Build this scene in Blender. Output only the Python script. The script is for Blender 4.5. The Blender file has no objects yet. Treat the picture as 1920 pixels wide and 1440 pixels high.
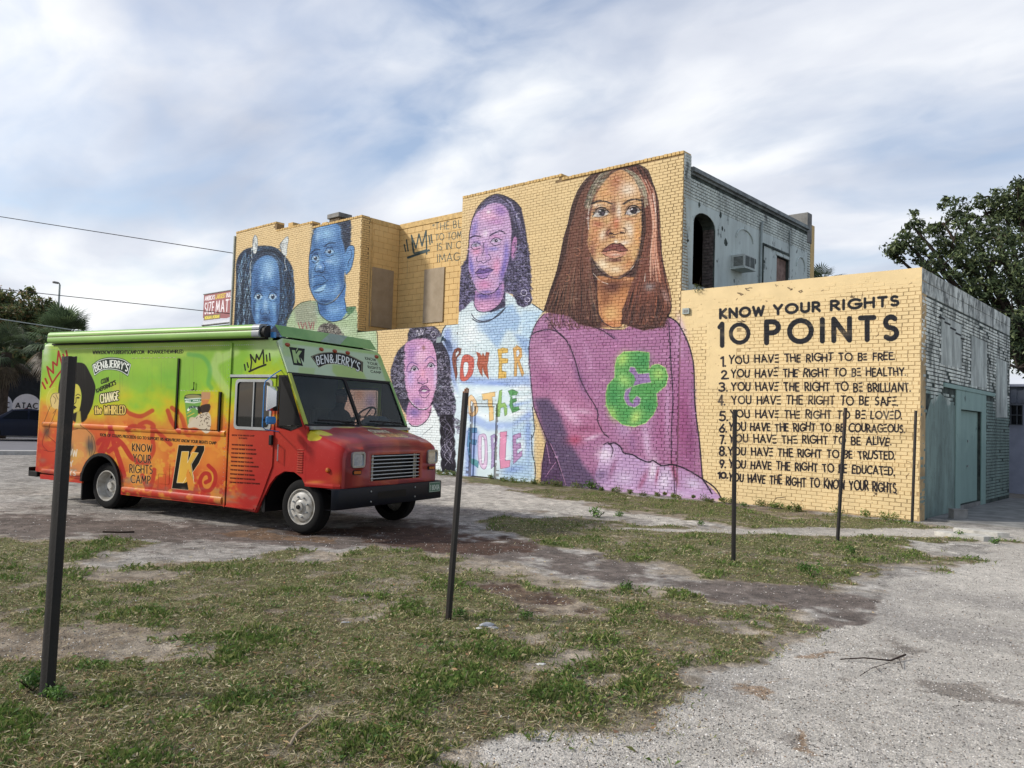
import bpy, bmesh, math, random
import numpy as np
from mathutils import Vector, Matrix
# ---------------------------------------------------------------- camera, sky, sun, exposure
SC = bpy.context.scene; COL = SC.collection
CAMF, YAW, PITCH, ROLL, CAMH = 1502.1, math.radians(41.833), math.radians(2.562), math.radians(1.8585), 1.65
def cam_axes():
    fw = np.array([-math.sin(YAW)*math.cos(PITCH), math.cos(YAW)*math.cos(PITCH), math.sin(PITCH)])
    r0 = np.array([math.cos(YAW), math.sin(YAW), 0]); u0 = np.cross(r0, fw)
    return math.cos(ROLL)*r0+math.sin(ROLL)*u0, math.cos(ROLL)*u0-math.sin(ROLL)*r0, fw
CR, CU, CF = cam_axes()
cd = bpy.data.cameras.new('camera'); cam = bpy.data.objects.new('camera', cd); COL.objects.link(cam)
cd.sensor_width = 36; cd.lens = CAMF/1920*36; cd.clip_end = 2000; cd.clip_start = .05
cam.matrix_world = Matrix(((CR[0], CU[0], -CF[0], 0), (CR[1], CU[1], -CF[1], 0), (CR[2], CU[2], -CF[2], CAMH), (0, 0, 0, 1)))
SC.camera = cam
SUN_EL, SUN_AZ = math.radians(34), math.radians(225)          # azimuth clockwise from +Y
SKY_STRENGTH, SUN_STRENGTH, EXPOSURE = .1, 3.0, .28
w = bpy.data.worlds.new('World'); SC.world = w; w.use_nodes = True
nt = w.node_tree; nt.nodes.clear(); N = nt.nodes.new; Lk = nt.links.new
def mth(nt, op, a, b=None, c=None):
    n = nt.nodes.new('ShaderNodeMath'); n.operation = op
    for i, x in enumerate((a, b, c)):
        if x is None: continue
        if isinstance(x, (int, float)): n.inputs[i].default_value = x
        else: nt.links.new(x, n.inputs[i])
    return n.outputs[0]
def mixc(nt, f, a, b, mode='MIX'):
    n = nt.nodes.new('ShaderNodeMix'); n.data_type = 'RGBA'; n.blend_type = mode
    for i, x in ((0, f), (6, a), (7, b)):
        if isinstance(x, (int, float)): n.inputs[i].default_value = x
        elif isinstance(x, (tuple, list)): n.inputs[i].default_value = (*x[:3], 1)
        else: nt.links.new(x, n.inputs[i])
    return n.outputs[2]
def ramp(nt, f, stops, interp='LINEAR'):
    n = nt.nodes.new('ShaderNodeValToRGB'); e = n.color_ramp.elements; n.color_ramp.interpolation = interp
    while len(e) < len(stops): e.new(.5)
    for el, (p, c) in zip(e, stops): el.position = p; el.color = (*(c if isinstance(c, (tuple, list)) else (c, c, c)), 1)
    nt.links.new(f, n.inputs[0]); return n.outputs[0]
def noise(nt, vec, scale, detail=4, rough=.55, dist=0, out='Fac'):
    n = nt.nodes.new('ShaderNodeTexNoise'); n.inputs['Scale'].default_value = scale; n.inputs['Detail'].default_value = detail
    n.inputs['Roughness'].default_value = rough; n.inputs['Distortion'].default_value = dist
    if vec is not None: nt.links.new(vec, n.inputs['Vector'])
    return n.outputs[out]
def mapping(nt, vec, loc=(0, 0, 0), rot=(0, 0, 0), sc=(1, 1, 1)):
    n = nt.nodes.new('ShaderNodeMapping'); n.inputs[1].default_value = loc; n.inputs[2].default_value = rot; n.inputs[3].default_value = sc
    nt.links.new(vec, n.inputs[0]); return n.outputs[0]
sky = N('ShaderNodeTexSky'); sky.sky_type = 'NISHITA'; sky.sun_disc = False; sky.sun_elevation = SUN_EL; sky.sun_rotation = SUN_AZ
sky.air_density = 1.2; sky.dust_density = 1.5; sky.ozone_density = 1.5
tc = N('ShaderNodeTexCoord'); sp = N('ShaderNodeSeparateXYZ'); Lk(tc.outputs['Generated'], sp.inputs[0])
zc = mth(nt, 'MAXIMUM', sp.outputs[2], 0.0); den = mth(nt, 'ADD', zc, .22)
cv = N('ShaderNodeCombineXYZ'); Lk(mth(nt, 'DIVIDE', sp.outputs[0], den), cv.inputs[0]); Lk(mth(nt, 'DIVIDE', sp.outputs[1], den), cv.inputs[1])
# high thin cloud sheets drawn out along one direction
v1 = mapping(nt, cv.outputs[0], (3.1, .7, 0), (0, 0, .55), (.95, 1.5, 1))
warp = noise(nt, v1, 1.1, 3, .5, out='Color')
va = N('ShaderNodeVectorMath'); va.operation = 'MULTIPLY_ADD'; Lk(warp, va.inputs[0]); va.inputs[1].default_value = (.8, .8, .8); Lk(v1, va.inputs[2])
n1 = noise(nt, va.outputs[0], 1.15, 7, .47, .12)
n2 = noise(nt, va.outputs[0], 3.6, 6, .5, .25)
cov = mth(nt, 'ADD', mth(nt, 'MULTIPLY', n1, .78), mth(nt, 'MULTIPLY', n2, .22))
covf = ramp(nt, cov, [(.39, 0.12), (.47, .52), (.565, .96), (1, 1.)])
hz = mth(nt, 'POWER', mth(nt, 'SUBTRACT', 1.0, zc), 9.0)
covf = mth(nt, 'MAXIMUM', covf, mth(nt, 'MULTIPLY', hz, .75))
shade = noise(nt, mapping(nt, cv.outputs[0], (9, 4, 0), (0, 0, .3), (1.1, 1.9, 1)), 1.3, 6, .48, .2)
ccol = ramp(nt, shade, [(.3, (4.7, 5.1, 6.05)), (.48, (6.6, 6.9, 7.6)), (.65, (8.9, 9.0, 9.1))])
CLOUD_GAIN = 1.0
skc = mixc(nt, covf, mixc(nt, 1., sky.outputs[0], (1.4, 1.35, 1.4), 'MULTIPLY'), mixc(nt, 1., ccol, (CLOUD_GAIN,)*3, 'MULTIPLY'))
bg = N('ShaderNodeBackground'); bg.inputs[1].default_value = SKY_STRENGTH; Lk(skc, bg.inputs[0])
wo = N('ShaderNodeOutputWorld'); Lk(bg.outputs[0], wo.inputs[0])
sl = bpy.data.lights.new('sun', 'SUN'); sl.energy = SUN_STRENGTH; sl.angle = math.radians(5); sl.color = (1, .95, .87)
so = bpy.data.objects.new('sun', sl); COL.objects.link(so)
sd = Vector((math.sin(SUN_AZ)*math.cos(SUN_EL), math.cos(SUN_AZ)*math.cos(SUN_EL), math.sin(SUN_EL)))
so.rotation_euler = sd.to_track_quat('Z', 'Y').to_euler(); so.location = (0, 0, 30)
SC.view_settings.view_transform = 'Standard'; SC.view_settings.look = 'None'; SC.view_settings.exposure = EXPOSURE; SC.view_settings.gamma = 1
SC.view_settings.use_curve_mapping = False
# ---------------------------------------------------------------- drawing sheet -> place
def sheet(P):
    """places (n,3) -> coordinates of the sketch sheet they were measured on (1920 x 1440)"""
    d = np.asarray(P, float)-[0, 0, CAMH]; z = d@CF
    return np.stack([960+CAMF*(d@CR)/z, 720-CAMF*(d@CU)/z], -1)
def ray(x, y): return ((x-960)/CAMF)*CR-((y-720)/CAMF)*CU+CF
def gpt(x, y, z=0.):
    d = ray(x, y); t = (z-CAMH)/d[2]; return np.array([d[0]*t, d[1]*t, z])
# ---------------------------------------------------------------- mesh helpers
def link(o, parent=None):
    COL.objects.link(o)
    if parent is not None: o.parent = parent
    return o
def tag(o, label=None, cat=None, group=None, kind=None):
    if label: o['label'] = label
    if cat: o['category'] = cat
    if group: o['group'] = group
    if kind: o['kind'] = kind
    return o
def empty(name, loc=(0, 0, 0), rz=0., label=None, cat=None, group=None):
    o = bpy.data.objects.new(name, None); o.empty_display_size = .2; link(o); o.location = loc; o.rotation_euler = (0, 0, rz)
    return tag(o, label, cat, group)
def mesh_np(name, V, F, mat=None, parent=None, col=None, smooth=False):
    """V (n,3), F (m,k) arrays of equal sized faces"""
    V = np.asarray(V, np.float32); F = np.asarray(F, np.int32); m, k = F.shape
    me = bpy.data.meshes.new(name); me.vertices.add(len(V)); me.vertices.foreach_set('co', V.ravel())
    me.loops.add(m*k); me.loops.foreach_set('vertex_index', F.ravel()); me.polygons.add(m)
    me.polygons.foreach_set('loop_start', np.arange(0, m*k, k, dtype=np.int32)); me.polygons.foreach_set('loop_total', np.full(m, k, np.int32))
    me.polygons.foreach_set('use_smooth', np.full(m, bool(smooth)))
    me.update(calc_edges=True)
    if col is not None:
        ca = me.color_attributes.new('Col', 'FLOAT_COLOR', 'POINT'); c = np.ones((len(V), 4), np.float32); c[:, :3] = col; ca.data.foreach_set('color', c.ravel())
    if mat: me.materials.append(mat)
    return link(bpy.data.objects.new(name, me), parent)
class MB:
    def __init__(s): s.v = []; s.f = []; s.mi = []
    def add(s, V, F, mi=0):
        n = len(s.v); s.v += [tuple(map(float, p)) for p in V]; s.f += [tuple(n+i for i in q) for q in F]; s.mi += [mi]*len(F); return s
    def box(s, x0, y0, z0, x1, y1, z1, mi=0):
        x0, x1 = sorted((x0, x1)); y0, y1 = sorted((y0, y1)); z0, z1 = sorted((z0, z1))
        return s.add([(x0, y0, z0), (x1, y0, z0), (x1, y1, z0), (x0, y1, z0), (x0, y0, z1), (x1, y0, z1), (x1, y1, z1), (x0, y1, z1)],
                     [(3, 2, 1, 0), (4, 5, 6, 7), (0, 1, 5, 4), (1, 2, 6, 5), (2, 3, 7, 6), (3, 0, 4, 7)], mi)
    def tube(s, P, r, n=8, mi=0, cap=True, twist=0.):
        P = [Vector(p) for p in P]; R = r if isinstance(r, (list, tuple)) else [r]*len(P); V = []; F = []
        up = Vector((0, 0, 1)); 
        for i, p in enumerate(P):
            t = (P[min(i+1, len(P)-1)]-P[max(i-1, 0)]).normalized()
            a = t.cross(up if abs(t.z) < .95 else Vector((1, 0, 0))).normalized(); b = t.cross(a)
            for k in range(n):
                q = 2*math.pi*k/n+twist; V.append(p+(a*math.cos(q)+b*math.sin(q))*R[i])
        for i in range(len(P)-1):
            for k in range(n): F.append((i*n+k, i*n+(k+1) % n, (i+1)*n+(k+1) % n, (i+1)*n+k))
        if cap: F.append(tuple(range(n))[::-1]); F.append(tuple((len(P)-1)*n+k for k in range(n)))
        return s.add(V, F, mi)
    def lathe(s, prof, c, ax='v', n=24, mi=0):
        """prof: (radius, offset) along axis; ax 'y' or 'x' or 'z'"""
        V = []; F = []
        for r, h in prof:
            for k in range(n):
                q = 2*math.pi*k/n; a, b = r*math.cos(q), r*math.sin(q)
                V.append({'y': (c[0]+a, c[1]+h, c[2]+b), 'x': (c[0]+h, c[1]+a, c[2]+b), 'z': (c[0]+a, c[1]+b, c[2]+h)}[ax])
        for i in range(len(prof)-1):
            for k in range(n): F.append((i*n+k, i*n+(k+1) % n, (i+1)*n+(k+1) % n, (i+1)*n+k))
        return s.add(V, F, mi)
    def loft(s, rings, mi=0, closed=True, caps=False):
        n = len(rings[0]); V = [p for r in rings for p in r]; F = []
        for i in range(len(rings)-1):
            for k in range(n if closed else n-1): F.append((i*n+k, i*n+(k+1) % n, (i+1)*n+(k+1) % n, (i+1)*n+k))
        if caps: F.append(tuple(range(n))[::-1]); F.append(tuple((len(rings)-1)*n+k for k in range(n)))
        return s.add(V, F, mi)
    def plate(s, outer, holes, fn, d0, d1, mi=0):
        """planar outline with holes in (a,b) given depth d0..d1; fn(a,b,d)->xyz"""
        bm = bmesh.new(); es = []; loops = []
        for lp in [outer]+list(holes):
            vs = [bm.verts.new((p[0], p[1], 0)) for p in lp]; loops.append(lp)
            for i in range(len(vs)): es.append(bm.edges.new((vs[i], vs[(i+1) % len(vs)])))
        bmesh.ops.triangle_fill(bm, use_beauty=True, use_dissolve=False, edges=es, normal=(0, 0, 1))
        bm.verts.index_update(); V = [v.co[:2] for v in bm.verts]; F = [tuple(v.index for v in f.verts) for f in bm.faces]; bm.free()
        s.add([fn(a, b, d0) for a, b in V], F, mi); s.add([fn(a, b, d1) for a, b in V], [f[::-1] for f in F], mi)
        for lp in loops:
            m = len(lp); s.add([fn(a, b, d0) for a, b in lp]+[fn(a, b, d1) for a, b in lp], [(i, (i+1) % m, m+(i+1) % m, m+i) for i in range(m)], mi)
        return s
    def build(s, name, mats, parent=None, bev=0, sm=False, ang=35, merge=True, seg=1):
        me = bpy.data.meshes.new(name); me.from_pydata(s.v, [], s.f)
        for m in (mats if isinstance(mats, (list, tuple)) else [mats]): me.materials.append(m)
        me.polygons.foreach_set('material_index', s.mi)
        bm = bmesh.new(); bm.from_mesh(me)
        if merge: bmesh.ops.remove_doubles(bm, verts=bm.verts, dist=1e-5)
        bmesh.ops.recalc_face_normals(bm, faces=bm.faces)
        if bev:
            ed = [e for e in bm.edges if len(e.link_faces) == 2 and e.calc_face_angle(0) > .5]
            bmesh.ops.bevel(bm, geom=ed, offset=bev, segments=seg, affect='EDGES', clamp_overlap=True)
        bm.to_mesh(me); bm.free()
        if sm:
            me.polygons.foreach_set('use_smooth', np.ones(len(me.polygons), bool)); me.set_sharp_from_angle(angle=math.radians(ang))
        me.update()
        return link(bpy.data.objects.new(name, me), parent)
def dup(o, parent=None, loc=None, rot=None):
    c = o.copy(); COL.objects.link(c)
    if parent is not None: c.parent = parent
    if loc is not None: c.location = loc
    if rot is not None: c.rotation_euler = rot
    return c
def dup_tree(o, loc=None, rot=None, parent=None):
    c = dup(o, parent, loc, rot)
    for ch in list(o.children): dup_tree(ch, None, None, c)
    return c
def rr(x0, z0, x1, z1, r, n=4):
    """rounded rectangle loop"""
    out = []
    for cx, cz, a in ((x1-r, z1-r, 0), (x0+r, z1-r, 90), (x0+r, z0+r, 180), (x1-r, z0+r, 270)):
        out += [(cx+r*math.cos(math.radians(a+90*k/n)), cz+r*math.sin(math.radians(a+90*k/n))) for k in range(n+1)]
    return out
# ---------------------------------------------------------------- materials
def srgb(c):
    if isinstance(c, str): c = [int(c.lstrip('#')[i:i+2], 16)/255 for i in (0, 2, 4)]
    return tuple(((x/12.92) if x <= .04045 else ((x+.055)/1.055)**2.4) for x in c)
def newmat(name):
    m = bpy.data.materials.new(name); m.use_nodes = True; nt = m.node_tree; b = nt.nodes['Principled BSDF']; return m, nt, b
def objco(nt): return nt.nodes.new('ShaderNodeTexCoord').outputs['Object']
def wpos(nt): return nt.nodes.new('ShaderNodeNewGeometry').outputs['Position']
def bump(nt, b, h, strength=.3, dist=.01):
    n = nt.nodes.new('ShaderNodeBump'); n.inputs['Strength'].default_value = strength; n.inputs['Distance'].default_value = dist
    nt.links.new(h, n.inputs['Height']); nt.links.new(n.outputs[0], b.inputs['Normal'])
def mat(name, col, rough=.6, metal=0., var=.25, vs=6., bmp=.15, bs=60., col2=None, spec=None, world=False):
    m, nt, b = newmat(name); c = srgb(col) if isinstance(col, str) else col
    co = wpos(nt) if world else objco(nt)
    c2 = srgb(col2) if col2 else tuple(x*(1-var) for x in c)
    f = ramp(nt, noise(nt, co, vs, 6, .6), [(.35, 0), (.65, 1)])
    nt.links.new(mixc(nt, f, c, c2), b.inputs['Base Color']); b.inputs['Roughness'].default_value = rough; b.inputs['Metallic'].default_value = metal; spec = (.25 if metal == 0 and rough > .5 else .5) if spec is None else spec
    if spec is not None: b.inputs['Specular IOR Level'].default_value = spec
    if bmp: bump(nt, b, noise(nt, co, bs, 4), bmp, .004)
    return m
def img_from(name, a):
    """a (H,W,3) with row 0 at the bottom"""
    h, w = a.shape[:2]; im = bpy.data.images.new(name, w, h); px = np.ones((h, w, 4), np.float32); px[..., :3] = np.clip(a, 0, 1)
    im.pixels.foreach_set(px.ravel()); im.pack(); return im
def bake(c, P, nw, nh):
    """sample canvas c at the sheet position of place P(s,t), s,t in 0..1 -> (nh,nw,3)"""
    t, s = np.mgrid[0:nh, 0:nw]; s = (s+.5)/nw; t = (t+.5)/nh
    q = sheet(P(s.ravel(), t.ravel())); x = (q[:, 0]-c.x0)*c.ss-.5; y = (q[:, 1]-c.y0)*c.ss-.5
    x = np.clip(x, 0, c.W-1.001); y = np.clip(y, 0, c.H-1.001); i = x.astype(int); j = y.astype(int); fx = (x-i)[:, None].astype(np.float32); fy = (y-j)[:, None].astype(np.float32); A = c.a
    return (((A[j, i]*(1-fx)+A[j, i+1]*fx)*(1-fy))+((A[j+1, i]*(1-fx)+A[j+1, i+1]*fx)*fy)).reshape(nh, nw, 3)
def imgmat(name, im, axes, lo, hi, rough=.6, local=False, dark=1., wear=.25, spec=.5, bmp=.2, coat=0, bs=45.):
    """image laid on by position : axes e.g. (0,2); lo/hi the (a,b) corners"""
    m, nt, b = newmat(name); co = objco(nt) if local else wpos(nt); sp = nt.nodes.new('ShaderNodeSeparateXYZ'); nt.links.new(co, sp.inputs[0])
    cb = nt.nodes.new('ShaderNodeCombineXYZ')
    for k in (0, 1): nt.links.new(mth(nt, 'DIVIDE', mth(nt, 'SUBTRACT', sp.outputs[axes[k]], lo[k]), hi[k]-lo[k]), cb.inputs[k])
    ti = nt.nodes.new('ShaderNodeTexImage'); ti.image = im; ti.extension = 'EXTEND'; ti.interpolation = 'Linear'; nt.links.new(cb.outputs[0], ti.inputs[0])
    c = ti.outputs[0]
    if wear:
        f = ramp(nt, noise(nt, co, 2.2, 8, .65), [(.3, 1-wear), (.7, 1.)]); c = mixc(nt, 1., c, f, 'MULTIPLY')
    if dark != 1.: c = mixc(nt, 1., c, (dark,)*3 if isinstance(dark, float) else dark, 'MULTIPLY')
    nt.links.new(c, b.inputs['Base Color']); b.inputs['Roughness'].default_value = rough; b.inputs['Specular IOR Level'].default_value = spec
    if coat: b.inputs['Coat Weight'].default_value = coat; b.inputs['Coat Roughness'].default_value = .12
    if bmp: bump(nt, b, noise(nt, co, bs, 5), bmp, .006)
    return m
def glass(name, tint=(.02, .03, .035), alpha=.35, rough=.02):
    m, nt, b = newmat(name); b.inputs['Base Color'].default_value = (*tint, 1); b.inputs['Roughness'].default_value = rough; b.inputs['Specular IOR Level'].default_value = .6
    f = ramp(nt, noise(nt, objco(nt), 3, 4), [(.3, alpha), (.7, alpha+.06)])
    nt.links.new(f, b.inputs['Alpha']); return m
# ---------------------------------------------------------------- painting helpers (numpy)
def hexc(c):
    if isinstance(c, str):
        c = c.lstrip('#'); return np.array([int(c[i:i+2], 16)/255 for i in (0, 2, 4)], np.float32)
    return np.array(c, np.float32)
def boxblur(a, r):
    r = int(round(r))
    if r < 1: return a
    for ax in (0, 1):
        n = a.shape[ax]
        pad = [(0, 0), (0, 0)]; pad[ax] = (r+1, r)
        c = np.cumsum(np.pad(a, pad, mode='edge'), axis=ax, dtype=np.float64)
        hi = np.take(c, np.arange(2*r+1, n+2*r+1), axis=ax); lo = np.take(c, np.arange(0, n), axis=ax)
        a = ((hi-lo)/(2*r+1)).astype(np.float32)
    return a
def smooth(p, n=6, closed=False):
    p = np.asarray(p, float)
    if len(p) < 3: return p
    q = np.vstack([p[-1], p, p[:2]]) if closed else np.vstack([2*p[0]-p[1], p, 2*p[-1]-p[-2]])
    out = []; m = len(p) if closed else len(p)-1
    for i in range(m):
        a, b, c, d = q[i], q[i+1], q[i+2], q[i+3]
        for t in np.arange(n)/n:
            out.append(.5*((2*b)+(c-a)*t+(2*a-5*b+4*c-d)*t*t+(3*b-a-3*c+d)*t**3))
    if not closed: out.append(p[-1])
    return np.array(out)
class Canvas:
    def __init__(s, x0, y0, x1, y1, ss, col):
        s.x0, s.y0, s.ss = x0, y0, ss
        s.W = int((x1-x0)*ss); s.H = int((y1-y0)*ss)
        s.a = np.empty((s.H, s.W, 3), np.float32); s.a[:] = hexc(col)
        s.T = lambda p: np.asarray(p, float)
    def zoom(s, ox, oy, k):
        o = np.array([ox, oy], float); s.T = lambda p: o+np.asarray(p, float)/k; s.k = k
    def comp(s, m, i0, j0, col, alpha):
        if m.size == 0: return
        h, w = m.shape; v = s.a[j0:j0+h, i0:i0+w]
        m = (m*alpha)[..., None]; v += (hexc(col)-v)*m
    def box(s, mn, mx, pad):
        i0 = max(0, int(math.floor(mn[0]-pad))); j0 = max(0, int(math.floor(mn[1]-pad)))
        i1 = min(s.W, int(math.ceil(mx[0]+pad))+1); j1 = min(s.H, int(math.ceil(mx[1]+pad))+1)
        return i0, j0, i1, j1
    def pmask(s, pts, blur=0, raw=False):
        p = (s.T(pts) if not raw else np.asarray(pts, float))
        p = (p-[s.x0, s.y0])*s.ss; b = blur*s.ss
        i0, j0, i1, j1 = s.box(p.min(0), p.max(0), 2.2*b+1)
        if i1 <= i0 or j1 <= j0: return np.zeros((0, 0), np.float32), 0, 0
        q = (p-[i0, j0])*2; W = (i1-i0)*2; H = (j1-j0)*2
        acc = np.zeros((H, W+1), np.int32)
        x0, y0 = q[:, 0], q[:, 1]; x1, y1 = np.roll(x0, -1), np.roll(y0, -1)
        for a, c, d, e in zip(x0, y0, x1, y1):
            if c == e: continue
            if c > e: a, c, d, e = d, e, a, c
            r = np.arange(max(0, math.ceil(c-.5)), min(H, math.ceil(e-.5)))
            if len(r) == 0: continue
            xc = a+(r+.5-c)*(d-a)/(e-c)
            np.add.at(acc, (r, np.clip(np.ceil(xc-.5), 0, W).astype(int)), 1)
        m = (np.cumsum(acc[:, :W], 1) & 1).astype(np.float32)
        m = m.reshape(H//2, 2, W//2, 2).mean((1, 3))
        if b > .5:
            for _ in range(2): m = boxblur(m, max(1, b*.7))
        return m, i0, j0
    def poly(s, pts, col, alpha=1, blur=0, sm=0):
        if sm: pts = smooth(pts, sm, True)
        m, i0, j0 = s.pmask(pts, blur); s.comp(m, i0, j0, col, alpha)
    def grad(s, pts, c0, c1, p0, p1, alpha=1, blur=0, sm=0):
        if sm: pts = smooth(pts, sm, True)
        m, i0, j0 = s.pmask(pts, blur)
        if m.size == 0: return
        a, b = s.T([p0, p1]); a = (a-[s.x0, s.y0])*s.ss; b = (b-[s.x0, s.y0])*s.ss; d = b-a
        h, w = m.shape; y, x = np.mgrid[j0:j0+h, i0:i0+w]
        t = np.clip(((x-a[0])*d[0]+(y-a[1])*d[1])/(d@d), 0, 1)[..., None]
        c = hexc(c0)*(1-t)+hexc(c1)*t; v = s.a[j0:j0+h, i0:i0+w]; v += (c-v)*(m*alpha)[..., None]
    def lines(s, L, w, col, alpha=1, soft=0, raw=False, sm=0):
        # L: list of polylines; w width in photo px, number or (start, end)
        segs = []
        for pl in L:
            p = np.asarray(pl, float)
            if sm: p = smooth(p, sm)
            if not raw: p = s.T(p)
            p = (p-[s.x0, s.y0])*s.ss; n = len(p)
            w0, w1 = [q*getattr(s, 'wk', 1.) for q in (w if isinstance(w, tuple) else (w, w))]
            for i in range(n-1):
                t = (i+.5)/max(1, n-1); segs.append((p[i], p[i+1], (w0+(w1-w0)*t)*s.ss/2))
        if not segs: return
        A = np.array([x[0] for x in segs]+[x[1] for x in segs]); wm = max(x[2] for x in segs)+soft*s.ss+2
        i0, j0, i1, j1 = s.box(A.min(0), A.max(0), wm)
        if i1 <= i0 or j1 <= j0: return
        M = np.zeros((j1-j0, i1-i0), np.float32); f = max(1., soft*s.ss)
        for a, b, r in segs:
            k0, l0, k1, l1 = s.box(np.minimum(a, b), np.maximum(a, b), r+f+1)
            if k1 <= k0 or l1 <= l0: continue
            x = np.arange(k0, k1)[None, :]+.5; y = np.arange(l0, l1)[:, None]+.5
            d = b-a; L2 = d@d
            if L2 < 1e-9: t = 0.
            else: t = np.clip(((x-a[0])*d[0]+(y-a[1])*d[1])/L2, 0, 1)
            D = np.sqrt((x-a[0]-t*d[0])**2+(y-a[1]-t*d[1])**2)
            c = np.clip((r-D)/f+.5, 0, 1); v = M[l0-j0:l1-j0, k0-i0:k1-i0]; np.maximum(v, c, out=v)
        s.comp(M, i0, j0, col, alpha)
    def blob(s, c, rx, ry, ang, col, alpha=1):
        k = getattr(s, 'k', 1.)
        p = (s.T([c])[0]-[s.x0, s.y0])*s.ss; rx = rx*s.ss/k; ry = ry*s.ss/k; R = max(rx, ry)*2.2
        i0, j0, i1, j1 = s.box(p, p, R)
        if i1 <= i0 or j1 <= j0: return
        y, x = np.mgrid[j0:j1, i0:i1]; x = x-p[0]; y = y-p[1]; a = math.radians(ang); ca, sa = math.cos(a), math.sin(a)
        u = (x*ca+y*sa)/rx; v = (-x*sa+y*ca)/ry
        s.comp(np.exp(-(u*u+v*v)*1.2).astype(np.float32), i0, j0, col, alpha)
def arc(cx, cy, rx, ry, a0, a1, n=8):
    t = np.radians(np.linspace(a0, a1, n)); return [(cx+rx*math.cos(q), cy+ry*math.sin(q)) for q in t]
def _font():
    F = {}
    def g(ch, w, *st): F[ch] = (w, [list(x) for x in st])
    g('A', .74, [(0, 0), (.37, 1), (.74, 0)], [(.13, .33), (.61, .33)])
    g('B', .52, [(0, 0), (0, 1), (.25, 1)]+arc(.25, .76, .22, .24, 90, -90)+[(0, .52)], [(.25, .52)]+arc(.25, .26, .27, .26, 90, -90)+[(0, 0)])
    g('C', .72, arc(.46, .5, .46, .5, 50, 310, 14))
    g('D', .66, [(0, 0), (0, 1), (.2, 1)]+arc(.2, .5, .46, .5, 90, -90, 12)+[(0, 0)])
    g('E', .46, [(.46, 1), (0, 1), (0, 0), (.46, 0)], [(0, .52), (.4, .52)])
    g('F', .44, [(.44, 1), (0, 1), (0, 0)], [(0, .52), (.38, .52)])
    g('G', .82, arc(.46, .5, .46, .5, 45, 345, 14)+[(.91, .45), (.5, .45)])
    g('H', .62, [(0, 0), (0, 1)], [(.62, 0), (.62, 1)], [(0, .52), (.62, .52)])
    g('I', .02, [(0, 0), (0, 1)])
    g('J', .34, [(.34, 1), (.34, .2)]+arc(.16, .2, .18, .2, 0, -150, 7))
    g('K', .56, [(0, 0), (0, 1)], [(.52, 1), (.03, .48), (.56, 0)])
    g('L', .42, [(0, 1), (0, 0), (.42, 0)])
    g('M', .84, [(0, 0), (.1, 1), (.42, .25), (.74, 1), (.84, 0)])
    g('N', .66, [(0, 0), (0, 1), (.66, 0), (.66, 1)])
    g('O', .92, arc(.46, .5, .46, .5, 0, 360, 18))
    g('P', .5, [(0, 0), (0, 1), (.23, 1)]+arc(.23, .73, .27, .27, 90, -90)+[(0, .46)])
    g('Q', .92, arc(.46, .5, .46, .5, 0, 360, 18), [(.55, .3), (.92, -.05)])
    g('R', .54, [(0, 0), (0, 1), (.23, 1)]+arc(.23, .74, .26, .26, 90, -90)+[(0, .48)], [(.2, .48), (.54, 0)])
    g('S', .5, arc(.25, .75, .22, .25, 40, 270, 9)+arc(.25, .25, .25, .25, 90, -140, 9)[1:])
    g('T', .56, [(0, 1), (.56, 1)], [(.28, 1), (.28, 0)])
    g('U', .6, [(0, 1), (0, .3)]+arc(.3, .3, .3, .3, 180, 360, 9)+[(.6, 1)])
    g('V', .68, [(0, 1), (.34, 0), (.68, 1)])
    g('W', .98, [(0, 1), (.24, 0), (.49, .85), (.74, 0), (.98, 1)])
    g('X', .6, [(0, 0), (.6, 1)], [(0, 1), (.6, 0)])
    g('Y', .62, [(0, 1), (.31, .47), (.62, 1)], [(.31, .47), (.31, 0)])
    g('Z', .56, [(0, 1), (.56, 1), (0, 0), (.56, 0)])
    g('0', .66, arc(.33, .5, .33, .5, 0, 360, 16)); g('1', .2, [(0, .85), (.2, 1), (.2, 0)])
    g('2', .48, arc(.24, .74, .24, .26, 170, -35, 9)+[(0, 0), (.5, 0)])
    g('3', .48, arc(.22, .76, .22, .24, 140, -90, 8), arc(.22, .27, .26, .27, 85, -140, 9))
    g('4', .54, [(.4, 0), (.4, 1), (0, .32), (.54, .32)])
    g('5', .48, [(.44, 1), (.1, 1), (.05, .58)]+arc(.22, .31, .26, .31, 110, -140, 9))
    g('6', .5, [(.4, 1), (.06, .42)]+arc(.26, .28, .25, .28, 150, -200, 14)); g('7', .5, [(0, 1), (.5, 1), (.15, 0)])
    g('8', .48, arc(.24, .75, .2, .24, -90, 270, 12), arc(.24, .26, .25, .26, 90, 450, 12))
    g('9', .5, arc(.25, .72, .24, .28, 0, 360, 13), [(.49, .7), (.2, 0)])
    g('&', .7, [(.68, 0), (.14, .68)]+arc(.3, .8, .18, .2, 200, -20, 7)+[(.06, .36)]+arc(.28, .22, .25, .22, 160, 340, 7)+[(.66, .45)])
    g('.', .02, [(0, .03), (.01, .03)]); g("'", .02, [(.02, 1), (0, .78)]); g('-', .3, [(0, .42), (.3, .42)])
    g('#', .6, [(.1, 0), (.22, 1)], [(.38, 0), (.5, 1)], [(0, .33), (.56, .33)], [(.06, .68), (.6, .68)])
    g('%', .7, [(.1, 0), (.6, 1)], arc(.14, .78, .13, .2, 0, 360, 9), arc(.56, .22, .13, .2, 0, 360, 9))
    g('"', .2, [(.02, 1), (0, .78)], [(.2, 1), (.18, .78)])
    g('=', .4, [(0, .95), (.4, 1)], [(0, .5), (.38, .53)], [(0, .03), (.42, .02)])     # the E painted as three bars
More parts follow.
